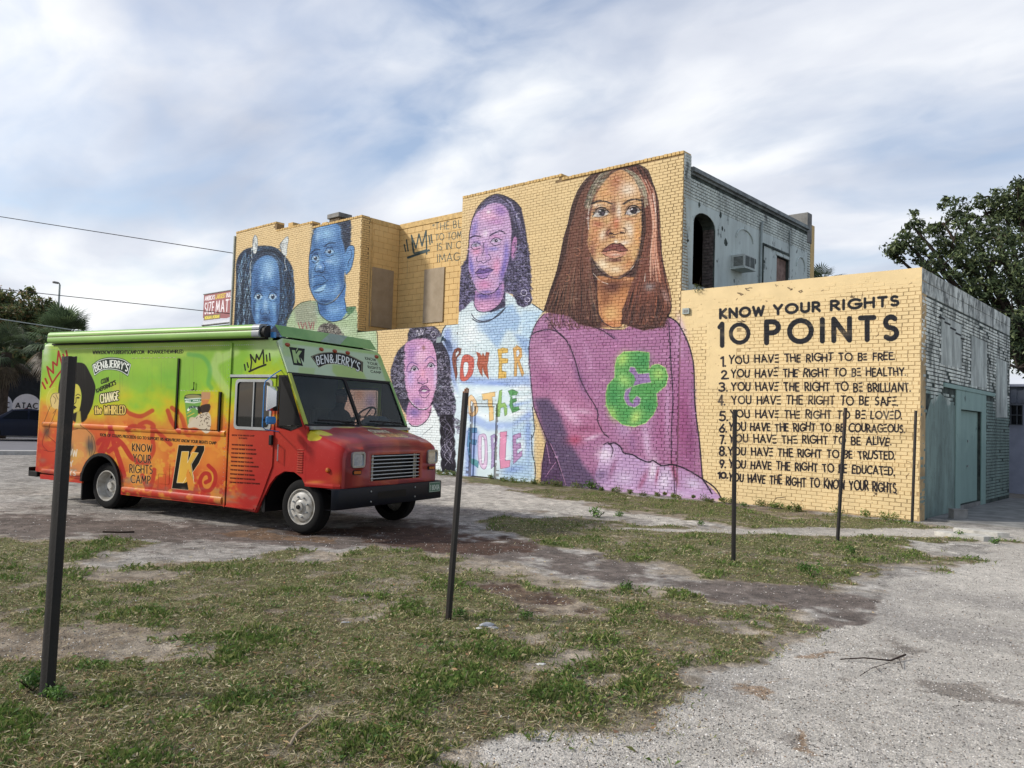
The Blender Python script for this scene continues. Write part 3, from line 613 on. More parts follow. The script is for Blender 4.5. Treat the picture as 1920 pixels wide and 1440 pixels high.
    c.poly([(640, 470), (640, 400), (655, 330), (665, 250), (690, 190), (740, 160), (810, 145), (870, 180), (880, 260), (905, 350), (912, 470), (900, 560), (900, 640), (860, 690), (820, 735), (750, 760), (700, 735), (665, 690), (645, 620), (636, 540)], '#4178bb', 1, .6, 4)
    c.poly([(700, 740), (760, 765), (840, 730), (900, 640), (905, 560), (915, 620), (905, 720), (920, 820), (880, 880), (820, 893), (770, 880), (715, 830)], '#3c76bd', 1, .6)
    c.poly([(905, 380), (930, 330), (960, 320), (978, 345), (972, 420), (950, 500), (915, 540), (905, 480)], '#4a83c2', 1, .5, 4)
    c.lines([[(905, 380), (930, 330), (960, 320), (978, 345), (972, 420), (950, 500), (915, 540)], [(925, 380), (950, 350), (958, 400), (935, 440), (930, 480)]], 1.3, '#101f3a', 1, sm=4)
    c.blob((770, 230), 70, 60, 0, '#86b9e2', .8); c.blob((680, 300), 26, 90, 0, '#1f4a86', .7); c.blob((880, 560), 26, 150, 0, '#1d4683', .7)
    c.blob((830, 420), 50, 60, 0, '#7fb4df', .6); c.blob((700, 440), 16, 60, 10, '#9ecbea', .8); c.blob((740, 660), 60, 40, 0, '#79aedb', .6); c.blob((780, 560), 40, 60, 20, '#2a5a9a', .6)
    c.blob((820, 800), 80, 50, 0, '#6fa6da', .7); c.blob((740, 790), 40, 50, 0, '#1d4683', .8); c.blob((655, 560), 14, 70, 0, '#8fc0e6', .7)
    for ex, ey, f in ((684, 415, .8), (790, 365, 1)):
        c.poly([(ex-30*f, ey+8), (ex-14, ey-12), (ex+14, ey-13), (ex+32*f, ey+3), (ex+10, ey+17), (ex-14, ey+18)], '#8db7da', 1, .4, 3)
        c.poly(arc(ex+2, ey+2, 13, 15, 0, 350, 12), '#101c33'); c.poly(arc(ex-3, ey-6, 5, 6, 0, 350, 8), '#e8f4fb')
        c.lines([[(ex-36*f, ey+10), (ex-16, ey-26), (ex+14, ey-28), (ex+38*f, ey)], [(ex-30*f, ey+28), (ex, ey+38), (ex+34*f, ey+22)]], 1.5, '#0d1626', 1, sm=4)
        c.lines([[(ex-40*f, ey-34), (ex, ey-62), (ex+44*f, ey-62)]], 3, '#132848', .9, sm=4)
    for b in (((650, 560), 10, 90, 0, '#163a70', .7), ((735, 520), 50, 18, 0, '#163a70', .7), ((690, 380), 34, 14, 0, '#163a70', .7), ((795, 330), 50, 14, 0, '#163a70', .7), ((720, 600), 40, 12, 0, '#14325f', .7), ((860, 300), 20, 80, 0, '#2a5a9a', .6), ((760, 740), 60, 14, 0, '#14325f', .8), ((700, 250), 20, 60, 10, '#9fcbee', .6), ((790, 440), 30, 16, 10, '#a8d2f0', .7), ((720, 480), 12, 16, 0, '#b8dcf4', .8), ((850, 640), 20, 50, 20, '#8fc2e8', .5)): c.blob(*b)
    c.lines([[(692, 470), (680, 500), (692, 520), (712, 510), (730, 525), (752, 510), (758, 480), (742, 450)]], 1.5, '#0d1c36', 1, sm=4)
    c.poly([(668, 640), (690, 600), (720, 585), (770, 580), (765, 610), (720, 640), (676, 660)], '#2b5f9f', 1, .4, 3); c.poly([(676, 660), (720, 636), (765, 610), (745, 655), (700, 665)], '#86b9e0', 1, .3, 3)
    c.lines([[(664, 636), (700, 618), (740, 610), (776, 582)], [(680, 672), (712, 674), (745, 660)], [(668, 560), (690, 548), (740, 552), (762, 574)]], 1.4, '#0d1c36', 1, sm=4)
    c.lines([[(665, 230), (650, 330), (638, 430), (636, 560), (645, 640), (690, 735), (752, 765), (830, 735), (900, 640), (908, 550)], [(700, 745), (720, 835), (775, 885), (830, 893), (900, 870), (940, 840)], [(904, 720), (920, 820)]], 1.7, '#111d33', 1, sm=4)
    c.poly([(915, 800), (940, 780), (992, 782), (960, 830), (930, 845)], '#4c7a50', 1, .3)
    # small curly head at the bottom of the shirt and shirt print hidden lower
    c.poly([(700, 960), (730, 915), (790, 905), (850, 925), (880, 975), (920, 1100), (900, 1250), (800, 1320), (690, 1240), (680, 1080)], '#6d675e', 1, .4, 4)
    curls(c, [(700, 960), (730, 915), (790, 905), (850, 925), (890, 990), (880, 1060), (700, 1060)], 150, 14, 1., ['#201e1e', '#b9b7a8', '#201e1e'], rng)
    c.poly([(725, 1060), (800, 1020), (870, 1060), (880, 1200), (800, 1290), (720, 1200)], '#a5795a', 1, 1, 4)
    # ---- colourful shape seen through the cab windows
    c.zoom(530, 600, 6.857)
    c.poly([(700, 860), (1180, 780), (1230, 860), (1200, 1400), (1190, 2000), (600, 2000), (650, 1300)], '#c99a83', 1, 3); c.blob((1130, 1040), 90, 120, 0, '#6b5fa0', .6); c.blob((980, 960), 60, 70, 0, '#a8603f', .6)
    c.lines([[(1205, 860), (1205, 1250), (1190, 1900)]], 1.6, '#2b2320', 1)
    # ---- tall girl (purple) : shirt
    c.zoom(720, 340, 2.482)
    shirt = [(260, 730), (275, 690), (300, 655), (345, 655), (350, 610), (400, 560), (425, 545), (560, 510), (640, 560), (690, 570), (740, 605), (715, 640), (690, 690), (680, 760), (690, 830), (685, 900), (700, 960), (695, 1060), (700, 1150), (695, 1250), (702, 1400), (240, 1400), (240, 1040), (250, 900), (255, 800)]
    c.poly(shirt, '#c9dfe6', 1, .4)
    c.poly([(430, 640), (530, 590), (600, 570), (640, 640), (620, 700), (570, 690), (530, 780), (470, 710), (430, 690)], '#8fb6e2', .9, 4); c.poly([(640, 600), (740, 605), (700, 680), (685, 780), (640, 720)], '#a8cdea', .8, 4)
    c.poly([(600, 700), (680, 740), (685, 830), (640, 780)], '#7ea4dc', .8, 5); c.poly([(280, 690), (310, 680), (330, 900), (350, 1000), (300, 900), (272, 760)], '#7b95dc', .8, 4)
    c.poly([(350, 900), (520, 920), (680, 900), (690, 960), (560, 950), (420, 950), (350, 940)], '#86a6e4', .8, 4); c.poly([(390, 1060), (480, 1120), (600, 1120), (690, 1060), (690, 1090), (600, 1150), (480, 1160), (400, 1120)], '#89a8e6', .8, 4)
    c.poly([(560, 1160), (690, 1120), (695, 1390), (540, 1390), (600, 1280)], '#9fc6ea', .8, 8); c.poly([(380, 1150), (440, 1160), (420, 1390), (375, 1390)], '#7d97e0', .8, 5)
    for p in (((640, 1010), 70, 10, -15), ((620, 1080), 70, 12, -12), ((460, 980), 60, 14, 5), ((470, 1090), 50, 16, 10), ((640, 1230), 40, 50, 0), ((640, 960), 60, 16, 0), ((400, 700), 60, 80, 0)): c.blob(*p, '#e9f1f2', .75)
    for p in (((670, 1180), 16, 120, 0), ((600, 1340), 60, 20, -10), ((520, 940), 90, 10, 4), ((610, 1040), 70, 8, -12), ((330, 800), 16, 60, 0)): c.blob(*p, '#6f8fdc', .7)
    c.lines([[(262, 735), (275, 690), (300, 655)], [(690, 570), (742, 606)], [(410, 640), (440, 655), (490, 650), (530, 620), (565, 590)], [(690, 1050), (700, 1150), (692, 1190)], [(686, 1180), (690, 1260), (704, 1330), (702, 1395)], [(262, 735), (275, 820)], [(690, 1050), (691, 1052)]], 2.2, '#27313f', 1, sm=4)
    # lettering POWER TO THE PEOPLE
    c.zoom(840, 620, 4.965)
    def let(loops, col, out='#6d3a2c', holes=(), sm=2, hc='#d6e3ea'):
        for p in loops: c.poly(p, col, 1, .25)
        for p in holes: c.poly(p, hc, 1, .2)
        c.lines([list(p)+[p[0]] for p in list(loops)+list(holes)], 1.0, out, .9)
    let([[(45, 215), (60, 175), (95, 158), (122, 172), (120, 215), (85, 250), (75, 280), (80, 350), (88, 400), (74, 470), (62, 400), (45, 320), (38, 260)]], '#8c4a3c', '#5c2a22', [[(70, 210), (95, 185), (105, 205), (72, 250)]])
    let([smooth([(112, 400), (125, 280), (150, 228), (200, 228), (240, 270), (235, 380), (200, 440), (150, 472), (118, 455)], 4, True)], '#d65a4c', '#8e2f2a', [smooth([(142, 360), (145, 310), (160, 292), (185, 300), (190, 360), (168, 420), (150, 425)], 4, True)])
    let([[(262, 200), (290, 205), (315, 240), (325, 205), (345, 245), (355, 200), (385, 205), (365, 330), (378, 450), (340, 400), (318, 330), (320, 425), (290, 380), (270, 310), (280, 250)]], '#b5553a', '#8c3a28')
    let([[(462, 175), (510, 160), (558, 168), (555, 205), (500, 212), (498, 255), (560, 262), (555, 300), (500, 308), (502, 375), (545, 385), (540, 440), (468, 445), (475, 300)]], '#e6b54a', '#8a6a1e')
    let([[(605, 165), (640, 135), (685, 165), (690, 240), (665, 275), (710, 400), (690, 428), (655, 330), (645, 290), (640, 420), (615, 428), (618, 290)]], '#dfa455', '#8a6a3a', [[(635, 190), (655, 175), (668, 205), (655, 240), (638, 245)]])
    let([smooth([(190, 680), (195, 620), (225, 600), (265, 665), (270, 750), (235, 798), (200, 780)], 4, True)], '#eec38a', '#8a5f2a', [smooth([(210, 690), (215, 655), (235, 670), (248, 730), (232, 765), (215, 745)], 4, True)])
    let([[(315, 590), (438, 570), (440, 612), (412, 615), (418, 830), (380, 842), (372, 640), (325, 645)]], '#f0c070', '#8a6a2a')
    let([[(480, 560), (505, 550), (498, 680), (530, 670), (552, 710), (550, 780), (530, 795), (520, 710), (490, 720), (482, 800), (448, 800), (455, 700), (470, 640)]], '#86bb58', '#3f6a2e')
    let([[(560, 560), (600, 550), (652, 570), (640, 598), (595, 600), (600, 640), (635, 628), (640, 655), (600, 675), (608, 715), (655, 705), (668, 735), (600, 765), (575, 700), (585, 620)]], '#4e9a53', '#27542c')
    let([[(195, 905), (262, 905), (262, 950), (218, 950), (212, 1010), (262, 1020), (250, 1065), (200, 1050), (218, 1190), (278, 1220), (272, 1278), (200, 1222), (178, 1060)]], '#4d86b8', '#1f3f70')
    c.poly([(205, 1180), (272, 1210), (270, 1275), (205, 1225)], '#4a9a9a', .8, 1)
    let([smooth([(275, 1000), (300, 965), (350, 985), (360, 1200), (340, 1285), (300, 1270), (275, 1180)], 4, True)], '#d4b3d6', '#6a3a70', [smooth([(305, 1010), (318, 985), (335, 1030), (335, 1180), (320, 1245), (305, 1200)], 4, True)])
    let([[(392, 980), (430, 960), (458, 990), (455, 1050), (432, 1100), (430, 1260), (395, 1285), (400, 1120)]], '#9d88bd', '#4a3a70', [[(418, 1000), (435, 990), (440, 1030), (425, 1060)]])
    let([[(488, 945), (550, 938), (540, 1080), (535, 1210), (582, 1205), (575, 1270), (490, 1285), (480, 1150)]], '#dd7fa8', '#6a2a50')
    let([[(605, 975), (675, 950), (680, 990), (632, 1010), (635, 1055), (675, 1045), (680, 1090), (640, 1110), (645, 1150), (690, 1115), (688, 1165), (610, 1240), (605, 1100)]], '#b584bb', '#5a3a70')
    # ---- child with curls (pink)
    c.zoom(720, 600, 4.8)
    c.poly([(60, 460), (90, 360), (130, 270), (210, 195), (215, 130), (240, 70), (300, 40), (400, 36), (470, 70), (510, 120), (520, 200), (560, 260), (590, 340), (600, 460), (600, 600), (640, 700), (635, 850), (480, 870), (300, 880), (200, 850), (120, 700), (70, 560)], '#2b2a3c', 1, .5, 3)
    c.poly([(215, 850), (190, 960), (220, 1400), (520, 1400), (500, 900), (440, 760), (380, 820), (250, 830)], '#dfeaea', 1, .5)
    c.blob((300, 1150), 60, 160, 0, '#b9d3e2', .5); c.lines([[(350, 1030), (435, 962)]], .8, '#333a46')
    c.poly([(205, 800), (200, 890), (240, 945), (300, 952), (370, 920), (420, 850), (430, 770), (400, 720), (230, 720)], '#cf86b4', 1, .6)
    c.blob((270, 830), 70, 50, 0, '#6a56a2', .85); c.blob((360, 870), 40, 50, 0, '#e3a3c4', .6)
    c.poly([(185, 240), (240, 185), (330, 165), (410, 175), (450, 240), (475, 330), (480, 480), (470, 600), (440, 720), (390, 790), (330, 803), (270, 770), (220, 700), (195, 600), (180, 450)], '#d08ebd', 1, .6, 4)
    c.blob((250, 300), 60, 110, 0, '#8a62ae', .7); c.blob((330, 330), 60, 60, 0, '#efc0d8', .6); c.blob((235, 520), 40, 90, 0, '#b59be0', .7); c.blob((400, 620), 50, 90, 0, '#e5a0c2', .7)
    c.blob((300, 740), 50, 40, 30, '#8460ac', .7); c.blob((460, 500), 16, 120, 0, '#cfc4ee', .7); c.blob((350, 480), 26, 60, 0, '#e88fae', .7); c.blob((340, 560), 30, 14, 0, '#9b5f9e', .6); c.blob((355, 250), 16, 22, 0, '#8f5a50', .8)
    for ex, ey in ((272, 438), (420, 408)):
        c.poly([(ex-32, ey+14), (ex-10, ey-18), (ex+14, ey-16), (ex+34, ey+8), (ex+8, ey+20)], '#b9b0c6', 1, .3, 3); c.poly(arc(ex+2, ey+2, 14, 15, 0, 350, 10), '#1a1524'); c.poly(arc(ex-3, ey-3, 4, 5, 0, 350, 8), '#ffffff')
        c.lines([[(ex-36, ey+18), (ex-12, ey-22), (ex+16, ey-20), (ex+38, ey+8)]], 2, '#171225', 1, sm=4)
    c.lines([[(205, 460), (215, 410), (250, 380), (300, 400)], [(370, 370), (400, 335), (435, 335), (460, 370)], [(215, 470), (245, 470)]], 2.2, '#5b3d7d', .9, sm=4)
    c.lines([[(330, 500), (305, 535), (310, 570), (330, 570), (348, 580), (368, 570), (392, 560), (390, 525)]], 1.6, '#2a1b3c', 1, sm=4)
    c.poly([(312, 640), (345, 595), (375, 592), (415, 635), (390, 660), (340, 665)], '#a5629b', 1, .3, 3); c.poly([(335, 640), (360, 622), (392, 634), (365, 648)], '#d9d0da', 1, .2)
    c.lines([[(312, 640), (345, 595), (360, 604), (375, 592), (416, 635)], [(320, 655), (336, 690), (375, 700), (410, 660)], [(325, 642), (360, 622), (405, 636)]], 1.4, '#2a1b3c', 1, sm=4)
    c.lines([[(200, 685), (250, 745), (300, 790), (345, 803), (400, 785)]], 2, '#eee6f5', .9, sm=4)
    c.lines([[(205, 690), (260, 765), (330, 808), (400, 790), (440, 720), (475, 600), (482, 480), (472, 320), (445, 220)], [(225, 930), (260, 955), (330, 948), (400, 880), (425, 790)]], 1.9, '#1c1728', 1, sm=4)
    cc = ['#c3bcd6', '#0e0d16', '#6d6684', '#0e0d16', '#8f88a8']
    curls(c, [(60, 460), (100, 340), (185, 240), (180, 560), (215, 720), (160, 720), (80, 600)], 330, 12, 1., cc, rng)
    curls(c, [(470, 250), (560, 300), (600, 460), (640, 760), (630, 860), (500, 860), (440, 740), (480, 560)], 460, 12, 1., cc, rng)
    curls(c, [(215, 160), (240, 75), (300, 45), (400, 40), (500, 110), (500, 180), (440, 200), (330, 160)], 200, 13, 1., cc, rng)
    c.lines([[(290, 130), (300, 90), (318, 140), (330, 85), (345, 130), (362, 80)], [(310, 140), (350, 125)], arc(445, 130, 22, 25, 0, 400, 14)], 1.2, '#d8d3e4', 1)
    sway = lambda t, s_: 566+6*t/50+s_
    ys = np.linspace(850, 1370, 40); wd = 58+12*np.abs(np.sin((ys-850)/100*math.pi))
    c.poly(np.r_[np.c_[566+(ys-850)*.03-wd, ys], np.c_[566+(ys-850)*.03+wd, ys][::-1]], '#1b1824', 1, .4)
    for k in range(34):
        ph = k/34*2*math.pi; am = rng.uniform(20, 62); off = rng.normal(0, 5); q = np.c_[566+(ys-850)*.03+off+am*np.sin((ys-850)/100*math.pi+ph*.5+(0 if k % 2 else math.pi)), ys]; a = rng.integers(0, 22); c.lines([q[a:a+rng.integers(8, 18)]], rng.uniform(.6, 1.5), rng.choice(['#c3bcd6', '#8f88a8', '#0b0a10', '#0b0a10', '#5d5774']), .85, sm=2)
    curls(c, [(620, 880), (680, 900), (690, 960), (660, 1040), (640, 960)], 60, 12, 1., cc, rng)
    # painted-over door joint is real geometry; head of the tall girl
    c.zoom(850, 350, 5.333)
    hp = [(85, 800), (130, 720), (150, 640), (165, 480), (190, 330), (250, 200), (340, 110), (430, 75), (520, 95), (620, 150), (680, 220), (720, 400), (740, 560), (765, 720), (775, 900), (770, 1050), (790, 1130), (770, 1180), (700, 1210), (640, 1180), (600, 1080), (520, 1050), (520, 1200), (380, 1260), (240, 1210), (190, 1130), (110, 1220), (50, 1250), (55, 1100), (70, 930)]
    c.poly(hp, '#332f4a', 1, .4)
    c.poly([(215, 1040), (210, 1180), (240, 1235), (300, 1252), (380, 1235), (450, 1190), (500, 1120), (510, 1000), (480, 900)], '#be82b2', 1, .6)
    c.blob((300, 1090), 100, 40, 0, '#4d3f96', .9); c.blob((450, 1060), 50, 80, 0, '#6d55ac', .8); c.blob((300, 1200), 60, 40, 0, '#d88bb8', .7)
    c.poly([(150, 700), (158, 600), (160, 480), (175, 380), (215, 290), (280, 210), (360, 160), (440, 150), (520, 200), (560, 290), (580, 400), (580, 520), (560, 700), (530, 830), (480, 960), (420, 1040), (350, 1075), (280, 1060), (220, 1010), (170, 900), (150, 800)], '#bf96c6', 1, .6, 4)
    for b in (((370, 290), 130, 70, 0, '#dc9ec2', .9), ((470, 240), 70, 60, 30, '#8a5fb4', .8), ((210, 420), 30, 110, 10, '#6a5fc0', .7), ((430, 350), 90, 30, 0, '#a763aa', .6), ((350, 250), 20, 20, 0, '#f3e2ee', .9),
              ((320, 470), 28, 40, 0, '#efe0ee', .7), ((230, 640), 50, 50, 0, '#d67aa6', .8), ((430, 800), 50, 90, 0, '#d880ac', .8), ((330, 640), 22, 90, -8, '#8a5fb4', .6), ((180, 800), 26, 120, -10, '#5f55b8', .9),
              ((310, 980), 90, 60, 0, '#c772a6', .9), ((500, 820), 30, 160, 12, '#5f4fae', .9), ((530, 650), 30, 110, 0, '#6d5fc0', .8), ((290, 800), 60, 22, 0, '#6a55ae', .7), ((400, 620), 60, 22, 0, '#6a66c6', .7), ((330, 1050), 60, 16, 0, '#5a4aa6', .7), ((240, 560), 40, 22, 0, '#6a55b8', .6), ((420, 500), 60, 20, 0, '#c070ac', .6)): c.blob(*b)
    for ex, ey, f in ((222, 585, .9), (425, 540, 1.1)):
        c.poly([(ex-42*f, ey+8), (ex-14, ey-20), (ex+20, ey-18), (ex+48*f, ey), (ex+10, ey+18), (ex-16, ey+18)], '#b3a9c8', 1, .4, 3); c.poly(arc(ex+3, ey-1, 15, 17, 0, 350, 10), '#1d1530'); c.poly(arc(ex+6, ey-3, 5, 5, 0, 350, 8), '#ffffff')
        c.lines([[(ex-50*f, ey+12), (ex-16, ey-26), (ex+22, ey-25), (ex+56*f, ey-4)], [(ex-50*f, ey+20), (ex-10, ey+48), (ex+46*f, ey+30)]], 1.6, '#20163a', 1, sm=4)
    c.lines([[(165, 515), (210, 492), (275, 500)], [(365, 488), (430, 455), (470, 440), (515, 465)]], 3.4, '#241a3c', .9, sm=4)
    c.lines([[(300, 560), (300, 640), (285, 690)], [(240, 700), (232, 735), (250, 755), (275, 745), (300, 765), (335, 745), (362, 735), (372, 700), (350, 675)]], 1.5, '#2a1d4a', 1, sm=4)
    c.poly([(222, 862), (265, 822), (300, 830), (340, 815), (400, 830), (360, 860), (300, 875)], '#6a4a9c', 1, .3, 3); c.poly([(228, 868), (300, 872), (370, 855), (340, 900), (290, 918), (250, 905)], '#9a6fb8', 1, .3, 3)
    c.lines([[(220, 862), (262, 822), (300, 832), (345, 815), (402, 830)], [(225, 868), (300, 862), (390, 836)], [(240, 900), (290, 922), (340, 905)]], 1.6, '#20163a', 1, sm=4)
    c.lines([[(160, 480), (152, 620), (146, 760), (165, 900), (215, 1010), (280, 1068), (345, 1078), (420, 1045), (480, 960)], [(205, 1170), (240, 1238), (310, 1255), (390, 1235), (470, 1165), (515, 1060)], [(180, 1270), (215, 1320), (280, 1345), (370, 1330), (450, 1290), (505, 1235)]], 1.9, '#1f1934', 1, sm=4)
    c.lines([[(155, 870), (200, 1000), (270, 1062)]], 1.4, '#ece4f2', .8, sm=4)
    c.poly([(585, 560), (605, 500), (632, 500), (640, 600), (625, 700), (595, 740), (580, 700)], '#b06ba8', 1, .4, 4); c.lines([[(585, 560), (605, 500), (632, 500), (640, 600), (625, 700), (595, 740)], [(600, 590), (618, 560), (618, 640), (598, 690)]], 1.4, '#1f1934', 1, sm=4)
    cc = ['#a39cc4', '#12101f', '#5b5484', '#12101f', '#7d74a8']
    curls(c, [(590, 740), (700, 420), (745, 600), (770, 900), (785, 1130), (700, 1200), (600, 1080), (520, 1040), (540, 850)], 620, 17, 1.1, cc, rng)
    curls(c, [(130, 740), (150, 860), (215, 1020), (190, 1120), (110, 1210), (55, 1240), (70, 930), (90, 800)], 330, 17, 1.1, cc, rng)
    hair(c, [(250, 230), (340, 130), (430, 90), (560, 200), (590, 400)], [(260, 260), (350, 180), (470, 170), (620, 250), (700, 440)], 130, 1., cc, rng, wave=2)
    c.lines([[(535, 130), (580, 170), (605, 230)]], 3.5, '#8f89b0', .9, sm=4); c.lines([arc(705, 1060, 30, 30, 0, 420, 14), arc(650, 290, 20, 28, 60, 300, 8), arc(740, 1130, 26, 22, -90, 200, 10)], 1.6, '#c9c2de', 1)
    c.lines([[(160, 480), (190, 330), (250, 200), (340, 110), (430, 75), (520, 95), (620, 150), (680, 220)]], 2, '#1a1729', 1, sm=4)
    # ---- big woman : sweater
    c.zoom(980, 560, 3.6925)
    sw = [(45, 430), (45, 330), (60, 250), (100, 160), (150, 105), (300, 60), (560, 210), (700, 215), (900, 60), (1010, 125), (1070, 165), (1120, 250), (1160, 350), (1185, 480), (1190, 680), (1205, 850), (1225, 1000), (1245, 1250), (1380, 1385), (1200, 1400), (1000, 1380), (700, 1350), (280, 1310), (125, 1290), (130, 1150), (165, 970), (120, 860), (75, 740), (60, 600)]
    c.poly(sw, '#a46292', 1, .5)
    c.grad([(45, 430), (60, 250), (150, 105), (250, 150), (340, 330), (440, 600), (520, 780), (560, 930), (300, 1000), (160, 970), (75, 740)], '#a56a98', '#b46592', (100, 150), (400, 900), 1, 3)
    c.poly([(75, 690), (180, 690), (260, 800), (330, 1000), (420, 1150), (500, 1250), (520, 1330), (280, 1310), (165, 1000)], '#544266', .95, 5)
    c.poly([(165, 980), (190, 990), (290, 1300), (128, 1290), (135, 1150)], '#4e3358', 1, 1)
    c.poly([(610, 1000), (660, 1010), (700, 1065), (790, 1090), (880, 1130), (990, 1160), (1120, 1180), (1240, 1250), (1380, 1385), (1000, 1375), (520, 1335), (500, 1230), (560, 1010)], '#b78bbf', 1, 1.5)
    for b in (((190, 420), 40, 90, -35, '#c585b5', .7), ((150, 560), 60, 60, 0, '#8d3f78', .6), ((400, 560), 30, 160, -20, '#6a4278', .6), ((460, 420), 24, 120, -15, '#c486b8', .6), ((330, 800), 40, 130, -38, '#d9a2c8', .8), ((420, 780), 60, 20, 10, '#ddb0d0', .7), ((420, 900), 90, 26, 0, '#8a3660', .7),
              ((360, 980), 60, 40, 0, '#b03a5c', .8), ((480, 960), 60, 14, -20, '#e0b6d4', .9), ((650, 320), 120, 60, 0, '#b2649c', .6), ((620, 260), 60, 14, 40, '#6a3f70', .6), ((820, 760), 60, 150, -25, '#c89ccc', .6), ((700, 900), 60, 80, 0, '#b487bb', .7), ((860, 1000), 30, 130, -8, '#d6b2da', .8), ((760, 1000), 30, 60, 0, '#8e5a98', .5),
              ((960, 900), 60, 200, 0, '#a14f86', .7), ((1000, 800), 20, 260, 0, '#cba4cf', .5), ((1110, 850), 60, 300, 0, '#943a74', .8), ((1080, 300), 40, 120, 0, '#c08ab9', .6), ((1160, 1000), 40, 180, 0, '#7d3468', .7), ((1180, 700), 20, 160, 0, '#8a5a90', .5),
              ((570, 1080), 60, 60, 0, '#e3d2e8', .9), ((620, 1180), 20, 80, 20, '#8d4a78', .7), ((540, 1220), 50, 40, 0, '#5a4470', .6), ((900, 1180), 30, 90, 10, '#e9dcee', .8), ((980, 1260), 50, 90, 10, '#ddd0e8', .8), ((1050, 1200), 20, 90, -15, '#a03a5c', .8), ((830, 1260), 20, 90, 25, '#95385f', .6), ((930, 1220), 10, 60, 10, '#a03a5c', .7), ((700, 1240), 70, 60, 0, '#cdb6da', .7), ((1180, 1280), 60, 40, 30, '#d3c0e0', .8), ((1090, 1350), 90, 20, 5, '#c4a2cc', .8), ((640, 1330), 110, 20, 0, '#9a5fa0', .6), ((170, 250), 40, 60, 0, '#7d3d74', .4), ((1100, 180), 20, 80, -20, '#c7a2d0', .5)): c.blob(*b)
    c.lines([[(165, 130), (240, 230), (310, 300), (360, 420), (400, 560), (450, 660), (500, 740), (520, 790), (520, 850), (560, 930), (595, 960)], [(60, 250), (110, 225), (200, 215), (280, 260), (330, 340)], [(1012, 160), (1025, 420), (1040, 680), (1030, 900), (1028, 1140)], [(480, 190), (560, 225), (630, 275)]], (3.0, 2.4), '#2a1c30', .95, sm=4)
    c.lines([[(1010, 125), (1070, 165), (1120, 250), (1160, 350), (1185, 480), (1190, 680), (1205, 850), (1225, 1000), (1245, 1250)], [(600, 1005), (640, 1000), (680, 1030), (700, 1068), (760, 1080), (810, 1110), (870, 1132), (905, 1122), (960, 1155), (1040, 1150), (1130, 1180), (1240, 1245), (1330, 1310), (1378, 1385)], [(1245, 1250), (1280, 1300), (1310, 1350)]], 3.4, '#221a2a', 1, sm=4)
    c.lines([[(45, 430), (45, 330), (60, 250), (100, 160), (150, 105)], [(45, 430), (60, 600), (75, 745)], [(75, 745), (120, 860), (165, 965), (210, 1060), (250, 1160), (305, 1300)], [(165, 965), (140, 1120), (125, 1285)], [(560, 210), (610, 215), (680, 215)], [(560, 1010), (590, 1000), (625, 1040), (612, 1100)], [(1045, 1150), (1052, 1370)]], 2.2, '#221a2a', .95, sm=4)
    c.lines([[(190, 1000), (240, 1110), (300, 1290)], [(165, 1010), (190, 1140)], [(230, 1130), (160, 1230)]], 1.4, '#c987b8', .9)
    # white of the neighbour and the yellow gap between the figures stay as painted; ampersand
    amp = [(590, 600), (640, 545), (640, 470), (655, 410), (700, 370), (790, 365), (875, 375), (872, 500), (900, 462), (940, 455), (985, 480), (1005, 540), (990, 600), (925, 655), (930, 740), (905, 800), (850, 860), (770, 885), (690, 870), (620, 810), (580, 740), (578, 660)]
    c.lines([amp+[amp[0]]], 3.2, '#bfe07a', 1); c.poly(amp, '#4da04c', 1, .5)
    for b in (((690, 420), 40, 60, 30, '#a8d85a', .9), ((830, 430), 50, 60, 0, '#2f8a44', .8), ((700, 560), 60, 40, 40, '#98d060', .9), ((630, 680), 40, 90, 0, '#2f8a44', .8), ((940, 520), 50, 50, 0, '#a4d860', .9), ((860, 630), 70, 40, -10, '#46a048', .7), ((870, 740), 50, 50, 0, '#2f8a44', .8), ((780, 820), 40, 60, 30, '#b4dc62', .9), ((620, 790), 30, 60, -20, '#9cd05a', .8), ((720, 800), 30, 40, 0, '#3c9a48', .7)): c.blob(*b)
    c.poly([(735, 500), (745, 470), (775, 475), (800, 520), (872, 515), (890, 580), (820, 590), (765, 605), (780, 560), (770, 530)], '#8f6aa8', 1, .3)
    c.poly([(700, 680), (710, 630), (760, 605), (735, 660), (740, 710), (765, 730), (765, 700), (790, 672), (818, 690), (812, 730), (775, 755), (735, 745), (708, 715)], '#8f6aa8', 1, .3)
    c.lines([[(735, 500), (745, 470), (775, 475), (800, 520), (872, 515), (890, 580), (820, 590), (740, 615), (705, 650), (700, 690), (720, 735), (775, 755), (812, 730), (818, 690), (790, 672), (765, 700)]], 1.2, '#b9e08c', .9)
    # ---- big woman : hair, neck, face
    c.zoom(980, 280, 4)
    hp = [(160, 1210), (200, 1080), (260, 900), (310, 660), (340, 560), (370, 420), (420, 300), (480, 220), (560, 165), (680, 120), (800, 105), (880, 120), (940, 160), (970, 240), (1000, 330), (1010, 460), (1020, 600), (1040, 760), (1065, 950), (1100, 1120), (1115, 1190), (1090, 1260), (1060, 1330), (900, 1360), (760, 1310), (640, 1330), (560, 1340), (420, 1310), (330, 1240), (220, 1230)]
    c.poly(hp, '#3f2420', 1, .5)
    c.poly([(560, 1080), (570, 1230), (610, 1300), (680, 1335), (745, 1330), (745, 1210), (780, 1120), (860, 960), (560, 950)], '#cf8248', 1, .8)
    c.blob((700, 1030), 160, 60, 0, '#4a2220', .95); c.blob((620, 1130), 50, 80, 0, '#7a3f26', .7); c.blob((660, 1230), 60, 70, 0, '#e8b266', .8); c.blob((760, 1060), 60, 60, 30, '#c97a3c', .7); c.blob((650, 1310), 60, 30, 0, '#c46a3c', .7)
